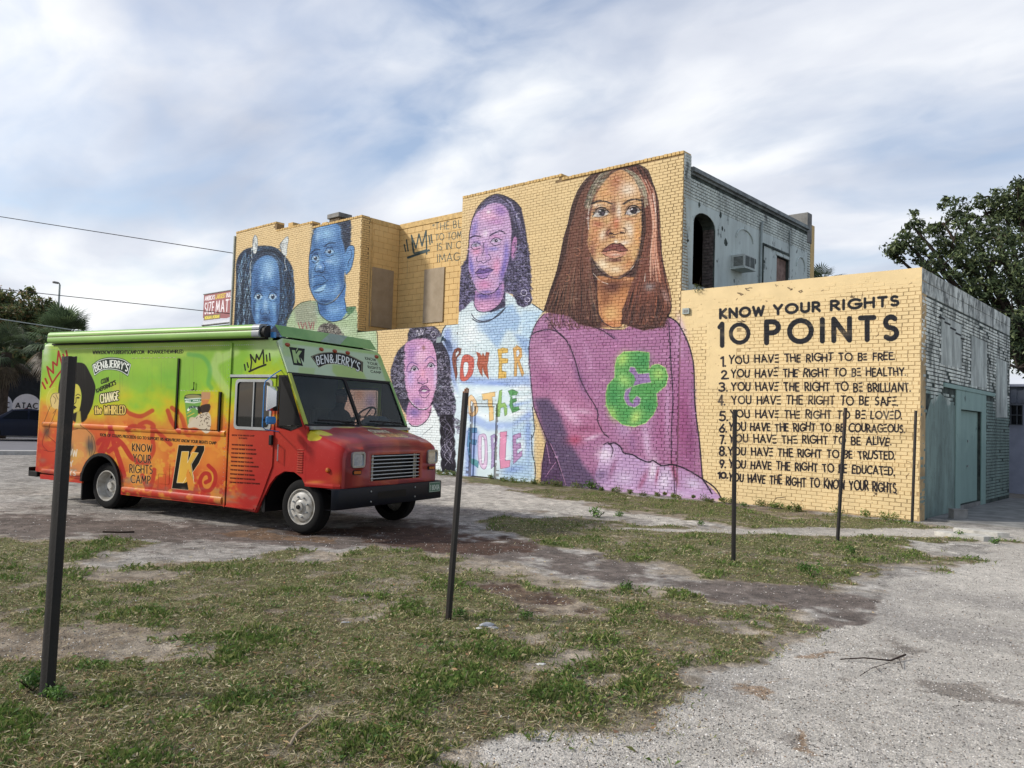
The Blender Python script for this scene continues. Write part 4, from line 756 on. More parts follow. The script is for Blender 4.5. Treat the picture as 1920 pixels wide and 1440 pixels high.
    hair(c, [(560, 180), (440, 330), (370, 560), (330, 800), (250, 1000), (175, 1215)], [(700, 150), (560, 330), (500, 560), (500, 800), (540, 1040), (590, 1300)], 620, 1.3, ['#140d10', '#6b3a2c', '#4a2822', '#8a5640', '#1c1214', '#5a4a46', '#a07456'], rng)
    hair(c, [(760, 150), (880, 300), (930, 520), (900, 800), (800, 1080), (740, 1310)], [(880, 125), (1000, 330), (1030, 600), (1050, 850), (1110, 1150), (1060, 1320)], 620, 1.3, ['#140d10', '#7d4232', '#a0523a', '#2a1816', '#b5603f', '#4a2822'], rng)
    hair(c, [(880, 190), (940, 330), (975, 560), (960, 760), (950, 980)], [(930, 200), (990, 330), (1005, 560), (1010, 760), (1050, 1000)], 120, 1.3, ['#c9704e', '#d88a66', '#a85038', '#e8bca0', '#7a3a2c', '#5a2c24'], rng, alpha=.8)
    hair(c, [(640, 150), (560, 200), (500, 300), (460, 420)], [(720, 150), (620, 230), (540, 330), (500, 460)], 60, 1.1, ['#c9bfa6', '#7d7f5e', '#120c10'], rng)
    hair(c, [(760, 140), (860, 190), (920, 300), (940, 420)], [(740, 160), (830, 240), (880, 340), (900, 450)], 50, 1.1, ['#b9b090', '#8a8a66', '#120c10'], rng)
    face = [(490, 700), (500, 560), (520, 450), (540, 370), (580, 290), (640, 210), (700, 165), (750, 155), (810, 200), (860, 270), (890, 370), (890, 520), (890, 640), (870, 740), (840, 840), (790, 910), (720, 950), (650, 945), (590, 890), (540, 830), (505, 780)]
    c.poly(face, '#d09a60', 1, .6, 4)
    for b in (((700, 250), 60, 90, 15, '#b0633c', .9), ((790, 300), 70, 60, 0, '#ead9c4', .8), ((620, 330), 60, 60, 0, '#d49050', .8), ((680, 440), 26, 60, 0, '#6a3f34', .8), ((720, 470), 22, 80, 0, '#e8d6c0', .9), ((600, 460), 70, 30, 0, '#8f5a3e', .6), ((830, 450), 60, 26, 0, '#8f5a3e', .5),
              ((560, 560), 50, 30, 10, '#a04c34', .8), ((550, 650), 50, 90, 0, '#c0733f', .9), ((600, 640), 30, 50, 20, '#f0ddc0', .8), ((640, 620), 20, 60, 20, '#7a3a2c', .8), ((700, 560), 30, 60, 0, '#b5532f', .8), ((800, 600), 40, 70, -20, '#e9d8c0', .8), ((860, 640), 30, 100, 0, '#d98a3e', .8), ((520, 760), 30, 80, 0, '#7a3f30', .8),
              ((600, 860), 60, 50, 30, '#f2dfb8', .8), ((700, 900), 60, 30, 0, '#f0dcb4', .7), ((690, 830), 70, 16, 0, '#5a2a24', .9), ((790, 860), 40, 60, 30, '#c0733f', .8), ((700, 690), 16, 14, 0, '#f4e8dc', .9), ((760, 700), 50, 20, -10, '#ecdcc8', .8), ((620, 760), 30, 30, 0, '#8a4a34', .6), ((790, 520), 60, 12, 0, '#b0633c', .7), ((840, 780), 30, 60, 10, '#d9a860', .7), ((560, 420), 40, 16, 0, '#efe0c8', .7)): c.blob(*b)
    for ex, ey, f in ((590, 470, 1), (830, 455, .95)):
        c.poly([(ex-62*f, ey+28), (ex-26, ey-22), (ex+18, ey-26), (ex+56*f, ey+6), (ex+20, ey+30), (ex-20, ey+38)], '#b9b2ac', 1, .5, 3)
        c.blob((ex, ey-14), 60, 16, 0, '#4a2a20', .8); c.poly(arc(ex+3, ey+3, 27, 28, 0, 350, 14), '#17131a'); c.poly(arc(ex-10, ey-8, 7, 7, 0, 350, 8), '#ffffff'); c.blob((ex+12, ey+12), 8, 8, 0, '#6a5a70', .8)
        c.lines([[(ex-66*f, ey+34), (ex-30, ey-26), (ex+20, ey-32), (ex+60*f, ey+4)]], 2.6, '#120c10', 1, sm=4); c.lines([[(ex-50, ey+36), (ex, ey+46), (ex+54*f, ey+18)], [(ex-66, ey+5), (ex-20, ey-50), (ex+44, ey-46)]], 1.1, '#3a1f1a', 1, sm=4)
    c.lines([[(520, 405), (570, 388), (620, 390), (670, 410)], [(755, 410), (800, 382), (850, 376), (900, 385)]], (4.8, 3.2), '#1d1416', .95, sm=4)
    c.lines([[(655, 600), (632, 620), (640, 645), (665, 630), (690, 640), (715, 630), (745, 625), (765, 630), (775, 600), (752, 590)], [(650, 660), (690, 655)]], 1.7, '#3a1714', 1, sm=4)
    c.poly(arc(662, 632, 16, 9, 0, 350, 10), '#2a100e'); c.poly(arc(745, 624, 16, 8, 0, 350, 10), '#2a100e')
    c.poly([(592, 770), (640, 725), (680, 705), (710, 712), (735, 706), (785, 755), (740, 768), (680, 760), (630, 768)], '#7a3a34', 1, .4, 3); c.poly([(595, 775), (640, 765), (690, 764), (785, 762), (750, 800), (690, 815), (640, 808)], '#c47a5c', 1, .4, 3); c.blob((700, 790), 40, 10, 0, '#efd6c0', .7)
    c.lines([[(590, 772), (640, 762), (685, 754), (735, 765), (788, 758)], [(592, 770), (640, 725), (680, 705), (710, 712), (735, 706), (785, 755)], [(600, 785), (650, 815), (700, 820), (755, 800)]], 1.5, '#2a100e', 1, sm=4)
    c.lines([[(530, 930), (580, 985), (640, 1010)], [(880, 755), (860, 840), (810, 900)], [(975, 330), (1000, 480)], [(920, 930), (915, 990)], [(500, 430), (490, 520), (495, 600)]], 1.6, '#e9dfd2', .9, sm=4)
    c.lines([[(505, 780), (545, 870), (600, 930), (650, 960), (730, 965), (810, 915), (865, 820), (890, 700)], [(890, 360), (900, 520), (890, 700)]], 2.6, '#1c1014', .9, sm=4)
    c.lines([hp[:22]], 1.8, '#17101a', .9, sm=4); c.lines([[(560, 1230), (600, 1290), (670, 1335), (745, 1338)]], 1.8, '#221a2a', 1, sm=4)
    for x0, y0 in ((410, 770), (330, 965)): c.lines([arc(x0, y0, 22, 28, -100, 150, 8)], 1.4, '#b06a4a', 1)
    for b in (((950, 1030), 40, 30, 0, '#9ab0bd', .5), ((1070, 1100), 20, 60, -20, '#c9b0b0', .5)): c.blob(*b)
    # fringe of hair over the neck and shoulders
    L = [[(x, 1190+rng.uniform(-30, 30)), (x+rng.uniform(-22, 22), 1260+rng.uniform(0, 60)), (x+rng.uniform(-30, 60), 1330+rng.uniform(-10, 30))] for x in np.r_[np.linspace(180, 560, 90), np.linspace(745, 1090, 90)]]
    c.lines(L[::2], 1.1, '#2a1618', .8); c.lines(L[1::2], 1.1, '#6b4034', .7)
    c.wk = 1.
    # brushy dabs over the figures : each takes the colour under it and shifts it
    c.T = lambda p: np.asarray(p, float); c.k = 1
    for (x0, y0, x1, y1, n) in ((445, 460, 552, 615, 500), (578, 405, 668, 600, 600), (755, 625, 830, 790, 500), (875, 365, 975, 590, 800), (1098, 330, 1205, 530, 1500), (990, 590, 1330, 935, 2600), (850, 600, 1000, 880, 700), (1010, 340, 1260, 640, 900)):
        for _ in range(n):
            px, py = rng.uniform(x0, x1), rng.uniform(y0, y1); i, j = int((px-c.x0)*c.ss), int((py-c.y0)*c.ss)
            if not (0 <= i < c.W and 0 <= j < c.H): continue
            b = c.a[j, i].copy()
            if b[0] > b[2]+.25 and b[0] > .78 and b[1] > .64: continue            # bare wall
            k = rng.choice([.10, .16, -.10, -.07, .06]); col = np.clip(b+(k if k > 0 else k*b.mean()*1.6)+rng.normal(0, .02, 3), 0, 1); L_ = rng.uniform(1.2, 3.6); s_ = rng.uniform(-.9, .5)
            c.lines([[(px-L_, py-L_*s_*.6), (px, py+rng.uniform(-.5, .5)), (px+L_, py+L_*s_*.6)]], rng.uniform(.8, 2.2), col, .5, soft=.6)
    # ---- lettering on the low wall
    c.zoom(1280, 500, 3); ink = '#191b22'
    def word(s, x0, x1, w, top, bot, col=ink, gap=.24, jit=0., **k):
        # top and bot : (y at x=200, y at x=1225)
        f = lambda x, tb: tb[0]+(tb[1]-tb[0])*(x-200)/1025
        fn = quad((x0, f(x0, top)), (x1, f(x1, top)), (x1, f(x1, bot)), (x0, f(x0, bot)))
        c.lines(text_strokes(s, fn, gap, jit, rng, **k), w, col)
    T, B = (243, 165), (290, 215)
    for s, a, b in (('KNOW', 212, 455), ('YOUR', 515, 770), ('RIGHTS', 836, 1212)): word(s, a, b, 5.3, T, B, gap=.34)
    word('1', 208, 222, 8.5, (322, 322), (444, 444)); word('O', 270, 370, 7.6, (325, 322), (428, 424)); word('POINTS', 472, 1204, 9.6, (322, 280), (436, 404), gap=.46)
    rows = [("YOU HAV= THE RIGHT TO B= FREE.", 262, 1192, (503, 482), (546, 520), '1.', (216, 240), (508, 560)), ("YOU HAV= THE RIGHT TO B= HEALTHY.", 275, 1254, (580, 570), (622, 612), '2.', (220, 256), (586, 630)),
            ("YOU HAV= THE RIGHT TO B= BRILLIANT.", 277, 1280, (652, 657), (696, 702), '3.', (204, 250), (654, 700)), ("YOU HAV= THE RIGHT TO BE SAF=.", 277, 1208, (726, 732), (770, 778), '4.', (202, 236), (724, 778)),
            ("YOU HAV= TH= RIGHT TO B= LOV=D.", 270, 1232, (806, 814), (848, 856), '5.', (208, 252), (816, 866)), ("YOU HAVE THE RIGHT TO BE COURAG=OUS.", 262, 1248, (878, 890), (920, 932), '6.', (208, 246), (888, 930)),
            ("YOU HAV= TH= RIGHT TO BE ALIVE.", 264, 1172, (944, 962), (986, 1004), '7.', (212, 240), (950, 995)), ("YOU HAV= THE RIGHT TO BE TRUSTED.", 258, 1194, (1014, 1044), (1056, 1086), '8.', (208, 244), (1012, 1062)),
            ("YOU HAVE THE RIGHT TO BE EDUCAT=D.", 262, 1190, (1084, 1130), (1126, 1174), '9.', (210, 240), (1088, 1130)), ("YOU HAVE THE RIGHT TO KNOW YOUR RIGHTS.", 262, 1206, (1156, 1224), (1198, 1276), '10.', (200, 252), (1158, 1190))]
    for s, a, b, t, bo, n, nx, ny in rows:
        word(s, a, b, 2.7, t, bo, '#15121c', .25, .045, wsp=.42)
        fn = quad((nx[0], ny[0]), (nx[1], ny[0]), (nx[1], ny[1]), (nx[0], ny[1])); c.lines(text_strokes(n, fn, .18), 3.4, '#1d1a24')
    # wear : cracks and chipped paint on the low wall, drips at its foot
    c.T = lambda p: np.asarray(p, float); c.k = 1
    L = []
    for x0, y0 in ((1388, 553), (1410, 540), (1480, 540), (1500, 545), (1390, 600), (1660, 500), (1600, 560), (1300, 700), (1450, 940), (1640, 930)):
        p = [(x0, y0)]
        for _ in range(5): p.append((p[-1][0]+rng.uniform(2, 6)*rng.choice([-1, 1, 1]), p[-1][1]+rng.uniform(-4, 3)))
        L.append(p)
    c.lines(L, 1.3, '#4a3826', .9)
    for _ in range(70):
        p = np.array([rng.uniform(1285, 1722), rng.uniform(520, 970)]); c.lines([[p, p+rng.normal(0, 2.2, 2), p+rng.normal(0, 3, 2)]], rng.uniform(.5, 1.3), '#5d4630', .8)
    for _ in range(40):
        p = np.array([rng.uniform(1285, 1722), rng.uniform(560, 970)]); c.blob(p, rng.uniform(5, 22), rng.uniform(3, 12), 0, rng.choice(['#d9b877', '#f2d79a', '#cfa868']), .35)
    for _ in range(260):
        p = np.array([rng.uniform(1285, 1722), rng.uniform(520, 960)]); c.blob(p, rng.uniform(.4, 1.2), rng.uniform(.4, .9), 0, '#6a4f30', .7)
    for _ in range(150):
        p = np.array([rng.uniform(445, 1280), rng.uniform(300, 900)]); c.blob(p, rng.uniform(.4, 1.), rng.uniform(.4, .8), 0, '#3a2c22', .6)
    c.poly([(1100, 905), (1350, 935), (1340, 944), (1100, 915)], '#c9a0cc', .6, 1)
    return c
# ---------------------------------------------------------------- mural wall materials
W = 16.347; MX0, MX1, MZ0, MZ1 = -30.0, -4.2, -.2, 9.1
mc = paint_mural()
mc.a[:] = np.clip(mc.a+(mc.a.mean(2, keepdims=True)-mc.a)*.2, 0, 1)**.92
mural = bake(mc, lambda s, t: np.c_[MX0+(MX1-MX0)*s, np.full_like(s, W), MZ0+(MZ1-MZ0)*t], 3400, 1226); del mc
IM = img_from('mural_paint', mural)
M_paint = imgmat('mural_paint_on_brick', IM, (0, 2), (MX0, MZ0), (MX1, MZ1), rough=.62, wear=.14, bmp=.2, bs=28, spec=.18)
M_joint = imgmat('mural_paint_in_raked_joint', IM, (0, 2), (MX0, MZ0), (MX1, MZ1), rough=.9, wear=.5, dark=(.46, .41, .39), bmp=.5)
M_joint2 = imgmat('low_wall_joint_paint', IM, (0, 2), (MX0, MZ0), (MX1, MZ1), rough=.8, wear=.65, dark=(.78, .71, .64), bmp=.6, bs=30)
def brick_mesh(v, w=.205, h=.064, d=.014, seed=0):
    r = random.Random(seed); V = []
    for (a, b, ins, dep) in ((0, 0, 0, d), (1, 0, 0, d), (1, 1, 0, d), (0, 1, 0, d), (0, 0, 1, 0), (1, 0, 1, 0), (1, 1, 1, 0), (0, 1, 1, 0)):
        x = (a-.5)*(w-2*ins*.005)+r.uniform(-.003, .003); z = (b-.5)*(h-2*ins*.004)+r.uniform(-.0022, .0022); V.append((x, dep+r.uniform(-.0018, .0018)*ins, z))
    F = [(4, 5, 6, 7), (0, 1, 5, 4), (1, 2, 6, 5), (2, 3, 7, 6), (3, 0, 4, 7)]
    if v == 'x': V = [(-y, x, z) for x, y, z in V]           # face looks along +X
    return V, F
def brick_layout(x0, x1, z0, z1, inside, seed, ch=.0745, L=.213, jit=.004):
    r = np.random.default_rng(seed); out = []
    nz = int(round((z1-z0)/ch))
    for j in range(nz):
        z = z0+(j+.5)*ch; off = (L/2 if j % 2 else 0)+r.normal(0, .012); hdr = (j % 7 == 6)
        l = L*.52 if hdr else L; x = x0-off
        while x < x1:
            a = max(x, x0)+.0; b = min(x+l, x1)
            if b-a > .05 and inside((a+b)/2, z, a, b): out.append(((a+b)/2, z+r.normal(0, .0012), b-a-.0085, r.normal(0, .0009)))
            x += l
    return np.array(out)
def lay_bricks(parent, lay, axis, plane, mat_, mat_stuff, cam_near, name='brick', limit=300, d=.014, seed=0, sg=1, h=.0635, ins=.0045, rnd=.0022):
    """nearest `limit` bricks are objects, the rest one mesh"""
    P = np.c_[lay[:, 0], np.full(len(lay), plane)] if axis == 'z' else np.c_[np.full(len(lay), plane), lay[:, 0]]
    dist = np.hypot(P[:, 0]-cam_near[0], P[:, 1]-cam_near[1])-.0*lay[:, 1]; order = np.argsort(dist); near = order[:limit]; far = order[limit:]
    meshes = {}
    for q in near:
        key = (round(lay[q, 2], 2), random.Random(int(q)+seed).randrange(4))
        if key not in meshes:
            V, F = brick_mesh('z' if axis == 'z' else 'x', key[0], h, d, seed+hash(key) % 1000); mb = MB(); mb.add(V, F); o = mb.build(name, mat_, parent, merge=False); meshes[key] = o.data
        else: o = link(bpy.data.objects.new(name, meshes[key]), parent)
        o.location = (lay[q, 0], plane+lay[q, 3], lay[q, 1]) if axis == 'z' else (plane-lay[q, 3], lay[q, 0], lay[q, 1])
    if len(far) == 0: return
    r = np.random.default_rng(seed); n = len(far); A = lay[far]; w = A[:, 2][:, None]
    a = np.array([-.5, .5, .5, -.5]*2); b = np.array([-.5, -.5, .5, .5]*2); i = np.array([0]*4+[1]*4)
    X = A[:, 0][:, None]+a*w-np.sign(a)*i*ins+r.normal(0, rnd, (n, 8)); Z = A[:, 1][:, None]+b*h-np.sign(b)*i*ins+r.normal(0, rnd*.8, (n, 8)); D = A[:, 3][:, None]+(1-i)*d+r.normal(0, .0006, (n, 8))*i
    V = np.stack([X, plane+D, Z], -1) if axis == 'z' else np.stack([plane-D, X, Z], -1)
    F = np.array([(4, 5, 6, 7), (0, 1, 5, 4), (1, 2, 6, 5), (2, 3, 7, 6), (3, 0, 4, 7)]); F = (np.arange(n)[:, None, None]*8+F[None]).reshape(-1, 4)
    if axis == 'x': F = F
    o = mesh_np(name+'work', V.reshape(-1, 3), F, mat_stuff, parent); tag(o, kind='stuff'); return o
# painted / weathered materials for the other faces
def peel(name, top, bottom, zsplit, under='#3b3f3c', amount=.5, sc=1.3, zs=.4, rough=.75, grime=.5, bs=40):
    m, nt, b = newmat(name); co = wpos(nt); sp = nt.nodes.new('ShaderNodeSeparateXYZ'); nt.links.new(co, sp.inputs[0])
    n1 = noise(nt, co, sc, 8, .62, .2); zz = mth(nt, 'ADD', sp.outputs[2], mth(nt, 'MULTIPLY', mth(nt, 'SUBTRACT', n1, .5), 2.2))
    f = ramp(nt, mth(nt, 'MULTIPLY_ADD', mth(nt, 'SUBTRACT', zz, zsplit), 1/zs, .5), [(.3, 0), (.7, 1)])
    c = mixc(nt, f, srgb(bottom), srgb(top)); f2 = ramp(nt, noise(nt, mapping(nt, co, (5, 2, 1), (0, 0, 0), (1, 1, .6)), 3.2, 9, .7, .3), [(.60-.16*amount, 0), (.66-.12*amount, 1)])
    c = mixc(nt, mth(nt, 'MULTIPLY', f2, mth(nt, 'MULTIPLY_ADD', f, .55, .25)), c, srgb(under))
    f3 = ramp(nt, noise(nt, mapping(nt, co, (1, 7, 3), (0, 0, 0), (1.2, 1.2, .22)), 2.3, 7, .6), [(.35, 1-grime), (.65, 1.)]); c = mixc(nt, 1., c, f3, 'MULTIPLY')
    nt.links.new(c, b.inputs['Base Color']); b.inputs['Roughness'].default_value = rough; bump(nt, b, noise(nt, co, bs, 6), .4, .006); return m
M_yellow = mat('yellow_masonry_paint', '#dcbb80', .7, var=.12, vs=2, bmp=.3, bs=30, world=True)
M_yellow2 = mat('yellow_coping_paint', '#d8b679', .75, var=.35, vs=7, bmp=.4, bs=40, world=True)
M_cap = mat('stained_parapet_top', '#8b7350', .85, col2='#3f362b', vs=6, world=True)
M_teal = peel('teal_peeling_paint', '#f0f3e8', '#80958d', 2.5, '#454b45', .75, 1.1, 1.0, grime=.4)
M_tealj = mat('bare_dark_mortar', '#565f58', .95, col2='#2a302f', vs=4, world=True)
M_tealflat = peel('teal_plaster', '#ccd6d0', '#c2cdc8', 5.4, '#3c4745', .12, 1.4, 1.2, grime=.22)
M_tealdoor = peel('teal_door_paint', '#8fa9a0', '#849e96', 1.5, '#31403d', .0, 1.5, 1., grime=.15)
M_cmu = peel('pale_block_paint', '#e3e6dc', '#d2d8cf', 4.2, '#3a413f', .8, 2.2, .8, grime=.6)
M_moss = peel('black_stained_brick', '#eaf0e8', '#dde4da', 7.6, '#2a2f2f', .72, 1.6, .8, grime=.4)
M_dark = mat('dark_interior', '#14130f', .95, var=.5, world=True); M_roof = mat('roof_felt', '#4d4a46', .9, world=True)
M_ply = mat('weathered_plywood_paint', '#a3947f', .8, col2='#958670', vs=3.0, world=True, bs=25)
M_plywood = mat('bare_plywood', '#9a8177', .85, col2='#6f5a50', vs=6, world=True)
M_metal = mat('grey_painted_metal', '#9aa3a0', .5, metal=.3, var=.2); M_blk = mat('black_rubber', '#141414', .7, var=.3)
M_conc = mat('old_concrete', '#8d8c88', .9, col2='#6b6a67', vs=2.5, bs=30, bmp=.4, world=True)
# ---------------------------------------------------------------- two storey building with the mural
B = empty('brick_building', (-19.6, W, 0), 0, 'two storey yellow brick building with portrait mural, flat parapets and a recessed upper bay', 'building')
BO = Vector(B.location)
class OB(MB):            # world coordinates in, child of a building empty
    def __init__(s, root): super().__init__(); s.r = root
    def build(s, name, mats, bev=0, **k):
        o = MB.build(s, name, mats, s.r, bev, **k); o.matrix_parent_inverse = Matrix.Translation(-Vector(s.r.location)); return o
def adopt(o, root): o.matrix_parent_inverse = Matrix.Translation(-Vector(root.location)); return o
D0 = .0085       # joint depth behind the brick faces
XE = -9.46; XR0, XR1, ZR = -21.62, -16.83, 4.46
prof = [(-29.85, 8.88, -26.87), (-26.87, 8.56, -24.5), (-24.5, 8.36, XR0), (XR1, 8.2, -13.1), (-13.1, 8.09, XE)]
def wallhole(root, name, fn, outer, holes, d0, d1, m): return OB(root).plate(outer, holes, fn, d0, d1).build(name, m, merge=True)
fz = lambda a, b, d: (a, W+d, b)
outer = [(-29.85, 0), (XE, 0), (XE, 8.09-.08), (-13.1, 8.09-.08), (-13.1, 8.2-.08), (XR1, 8.2-.08), (XR1, ZR-.1), (XR0, ZR-.1), (XR0, 8.36-.08), (-24.5, 8.36-.08), (-24.5, 8.56-.08), (-26.87, 8.56-.08), (-26.87, 8.88-.08), (-29.85, 8.88-.08)]
DOOR = (-16.08, .06, -15.2, 2.06)
hole = [(DOOR[0], .001), (DOOR[2], .001), (DOOR[2], DOOR[3]), (DOOR[0], DOOR[3])]
outer2 = [(-29.85, 0), (DOOR[0], 0), (DOOR[0], DOOR[3]), (DOOR[2], DOOR[3]), (DOOR[2], 0)]+outer[1:]
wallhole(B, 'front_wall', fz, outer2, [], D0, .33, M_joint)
def in_mural(x, z, a, b):
    if DOOR[0]-.02 < b and a < DOOR[2]+.02 and z < DOOR[3]+.03: return False
    if z < ZR-.06: return True
    ok = [z < zt-.09 for x0, zt, x1 in prof if x0 < b-.001 and a < x1-.001]
    return all(ok) and not (a < XR1-.001 and b > XR0+.001)
lay = []
for x0, x1, z0, zt in ((-29.85, XR0, 0, 8.9), (XR0, XR1, 0, ZR), (XR1, XE, 0, 8.2)): 
    l_ = brick_layout(x0, x1, z0, zt, in_mural, 7); lay.append(l_)
lay = np.vstack(lay)
def lay2(root, *a, **k):
    k0 = set(bpy.data.objects); r = lay_bricks(root, *a, **k)
    for o in root.children:
        if o not in k0: adopt(o, root)
lay2(B, lay, 'z', W, M_paint, M_paint, (XE, 0), seed=1, rnd=.0009, ins=.0015, h=.0675, d=.009)
# painted metal door let into the wall, its face carries the mural
OB(B).box(DOOR[0]-.02, W+.03, .03, DOOR[2]+.02, W+.09, DOOR[3]+.02).build('painted_door', M_paint)
fr = OB(B); 
for a in ((DOOR[0]-.0, DOOR[0]+.045), (DOOR[2]-.045, DOOR[2])): fr.box(a[0], W-.006, .03, a[1], W+.028, DOOR[3])
fr.box(DOOR[0]+.046, W-.006, DOOR[3]-.045, DOOR[2]-.046, W+.028, DOOR[3]); fr.build('door_frame', M_paint)
# smooth render patch above and round the painted door
OB(B).plate([(-16.9, .25), (-16.2, .25), (-16.2, 2.2), (-15.1, 2.2), (-15.1, .25), (-14.55, .25), (-14.55, 1.6), (-14.6, 2.5), (-15.4, 2.75), (-16.9, 2.6)], [], fz, -.006, .004).build('render_patch', M_paint)
# parapet caps : header bricks laid on edge, each its own piece
cap = 0; cm = {}
for x0, zt, x1 in prof:
    n = int((x1-x0)/.108)
    for i in range(n):
        key = i % 5
        if key not in cm:
            o = MB().box(-.0485, -.012-.006*(key % 2), -.08, .0485, .34, .0-.004*(key % 3)).build('cap_brick', M_yellow2, B, bev=.006); cm[key] = o.data
        else: o = link(bpy.data.objects.new('cap_brick', cm[key]), B)
        adopt(o, B); o.location = (x0+(i+.5)*(x1-x0)/n, W, zt)
# recessed bay : block walls
def blocks(root, axis, plane, a0, a1, z0, z1, m, name='block', sgn=1, bw=.4, bh=.2, skip=None, d=.03, dep=.01):
    meshes = {}; nz = int(round((z1-z0)/bh)); bh = (z1-z0)/nz
    for j in range(nz):
        a = a0-(bw/2 if j % 2 else 0)
        while a < a1-.02:
            b0 = max(a, a0); b1 = min(a+bw, a1); a += bw
            if b1-b0 < .05: continue
            if skip and skip(b0, b1, z0+j*bh, z0+(j+1)*bh): continue
            key = (round(b1-b0, 2), random.Random(int(b0*99)+j*7).randrange(3)); w_ = key[0]-.008
            if key not in meshes:
                mb = MB(); e = .0015*key[1]
                if axis == 'z': mb.box(-w_/2, e, -bh/2+.004, w_/2, d, bh/2-.004)
                else: mb.box(-d*sgn, -w_/2, -bh/2+.004, -e*sgn, w_/2, bh/2-.004)
                o = mb.build(name, m, root, bev=.005); meshes[key] = o.data
            else: o = link(bpy.data.objects.new(name, meshes[key]), root)
            adopt(o, root); o.location = ((b0+b1)/2, plane, z0+(j+.5)*bh) if axis == 'z' else (plane, (b0+b1)/2, z0+(j+.5)*bh)
YB = 18.0
# quote and crown drawn on the back of the bay
bc = Canvas(740, 380, 900, 640, 4, '#d9b678'); rngb = np.random.default_rng(3); bc.zoom(420, 380, 4)
bc.lines([[(1410, 300), (1420, 372)], [(1405, 245), (1425, 380), (1515, 355)], [(1405, 245), (1440, 340), (1462, 235), (1485, 325), (1515, 210), (1520, 385)]], 2.6, '#2f474c', .95)
bc.lines([[(1352, 315), (1362, 365)], [(1368, 280), (1380, 362)], [(1537, 248), (1545, 312)], [(1553, 240), (1560, 300)]], 2.4, '#2f474c', .95); bc.lines([[(1380, 412), (1535, 358)]], 4.2, '#33484d', .95); bc.lines([[(1378, 420), (1372, 560)]], .5, '#5b6a62', .6)
for s_, x0, x1, t0, t1, b0, b1 in (('"THE BLUE', 1565, 1850, 160, 118, 208, 178), ('TO TOMOR', 1588, 1850, 236, 205, 286, 258), ('IS IN OUR', 1600, 1850, 308, 280, 358, 334), ('IMAGINA', 1600, 1880, 388, 362, 445, 425)):
    bc.lines(text_strokes(s_, quad((x0, t0), (x1, t1), (x1, b1), (x0, b0)), .26, .03, rngb), 1.3, '#3a4f52', .95)
bx = (-21.7, -16.5, 4.3, 8.5)
IMB = img_from('bay_paint', bake(bc, lambda s, t: np.c_[bx[0]+(bx[1]-bx[0])*s, np.full_like(s, YB), bx[2]+(bx[3]-bx[2])*t], 1000, 800))
M_bay = imgmat('bay_back_paint', IMB, (0, 2), (bx[0], bx[2]), (bx[1], bx[3]), rough=.75, wear=.2, bmp=.4, bs=30); M_bayj = imgmat('bay_joint', IMB, (0, 2), (bx[0], bx[2]), (bx[1], bx[3]), rough=.85, dark=(.5, .42, .36), bmp=.4)
OB(B).box(XR0, YB+.014, ZR-.1, XR1, YB+.3, 8.17).build('bay_back_wall', M_bayj)
OB(B).box(XR0-.3, W+.34, ZR-.1, XR0-.014, YB+.3, 8.17).build('bay_side_wall', M_yellow2)
OB(B).box(XR1+.014, W+.34, ZR-.1, XR1+.3, YB+.3, 8.0).build('bay_side_wall', M_yellow2)
OB(B).box(XR0-.01, W+.2, ZR-.2, XR1+.01, YB+.02, ZR-.02).build('bay_floor', M_roof)
blocks(B, 'z', YB, XR0, XR1, ZR, 8.17, M_bay); blocks(B, 'x', XR0, W+.34, YB, ZR, 8.17, M_yellow, sgn=1, d=.02)
OB(B).box(XR0, YB-.02, 8.171, XR1, YB+.31, 8.36).build('bay_coping', M_yellow2, bev=.01); OB(B).box(XR0-.31, W+.351, 8.171, XR0+.01, YB+.31, 8.34).build('bay_coping', M_yellow2, bev=.01)
# return of the front wall beside the bay is brick
r_ = brick_layout(W+.0, W+.33, ZR, 8.28, lambda *a: True, 5); 
for q in r_[:, 0:1]: pass
lay2(B, r_, 'x', XR0+.0125, M_yellow, M_yellow, (0, 0), seed=4, limit=300)
for nm, p in (('boarded_window', ('z', -20.22, 4.8, -19.24, 6.62)), ('boarded_window', ('x', 16.8, 4.66, 17.78, 6.68))):
    mb = OB(B)
    if p[0] == 'z': mb.box(p[1], YB-.035, p[2], p[3], YB-.004, p[4])
    else: mb.box(XR0+.004, p[1], p[2], XR0+.035, p[3], p[4])
    o = mb.build(nm, M_ply, bev=.004); o['label'] = 'tall grey board screwed over the window beside the crown' if p[0] == 'z' else 'tall grey board on the side of the bay'
OB(B).tube([(XR0+.05, W+.45, 8.3), (XR0+.05, W+.45, 5.5), (XR0+.05, W+.48, 5.45), (XR0+.05, W+.48, 4.6)], .018, 6).build('conduit', M_yellow2, sm=True)
# flat roofs, back and far walls, chimney
OB(B).box(-29.84, W+.331, 7.6, XR0-.3, 24.0, 7.75).build('roof', M_roof); OB(B).box(XR0-.299, YB+.301, 7.6, XR1+.299, 24.0, 7.75).build('roof', M_roof); OB(B).box(XR1+.3, W+.331, 7.3, XE-.31, 24.0, 7.45).build('roof', M_roof)
OB(B).box(-29.85, 24.0, 0, XE, 24.3, 7.9).build('back_wall', M_yellow); OB(B).box(-29.85, W+.331, 0, -29.55, 23.999, 8.6).build('end_wall', M_yellow)
OB(B).box(-29.93, W-.06, 0, -29.855, W+.02, 8.7).build('downpipe', M_metal)
OB(B).box(-26.6, W+.331, 8.3, -26.3, 18.4, 8.84).build('parapet_return', M_yellow2); OB(B).box(-24.4, W+.331, 8.1, -24.1, 18.0, 8.54).build('parapet_return', M_yellow2)
OB(B).box(-13.2, W+.331, 7.6, -12.9, 18.4, 8.18).build('parapet_return', M_yellow2)
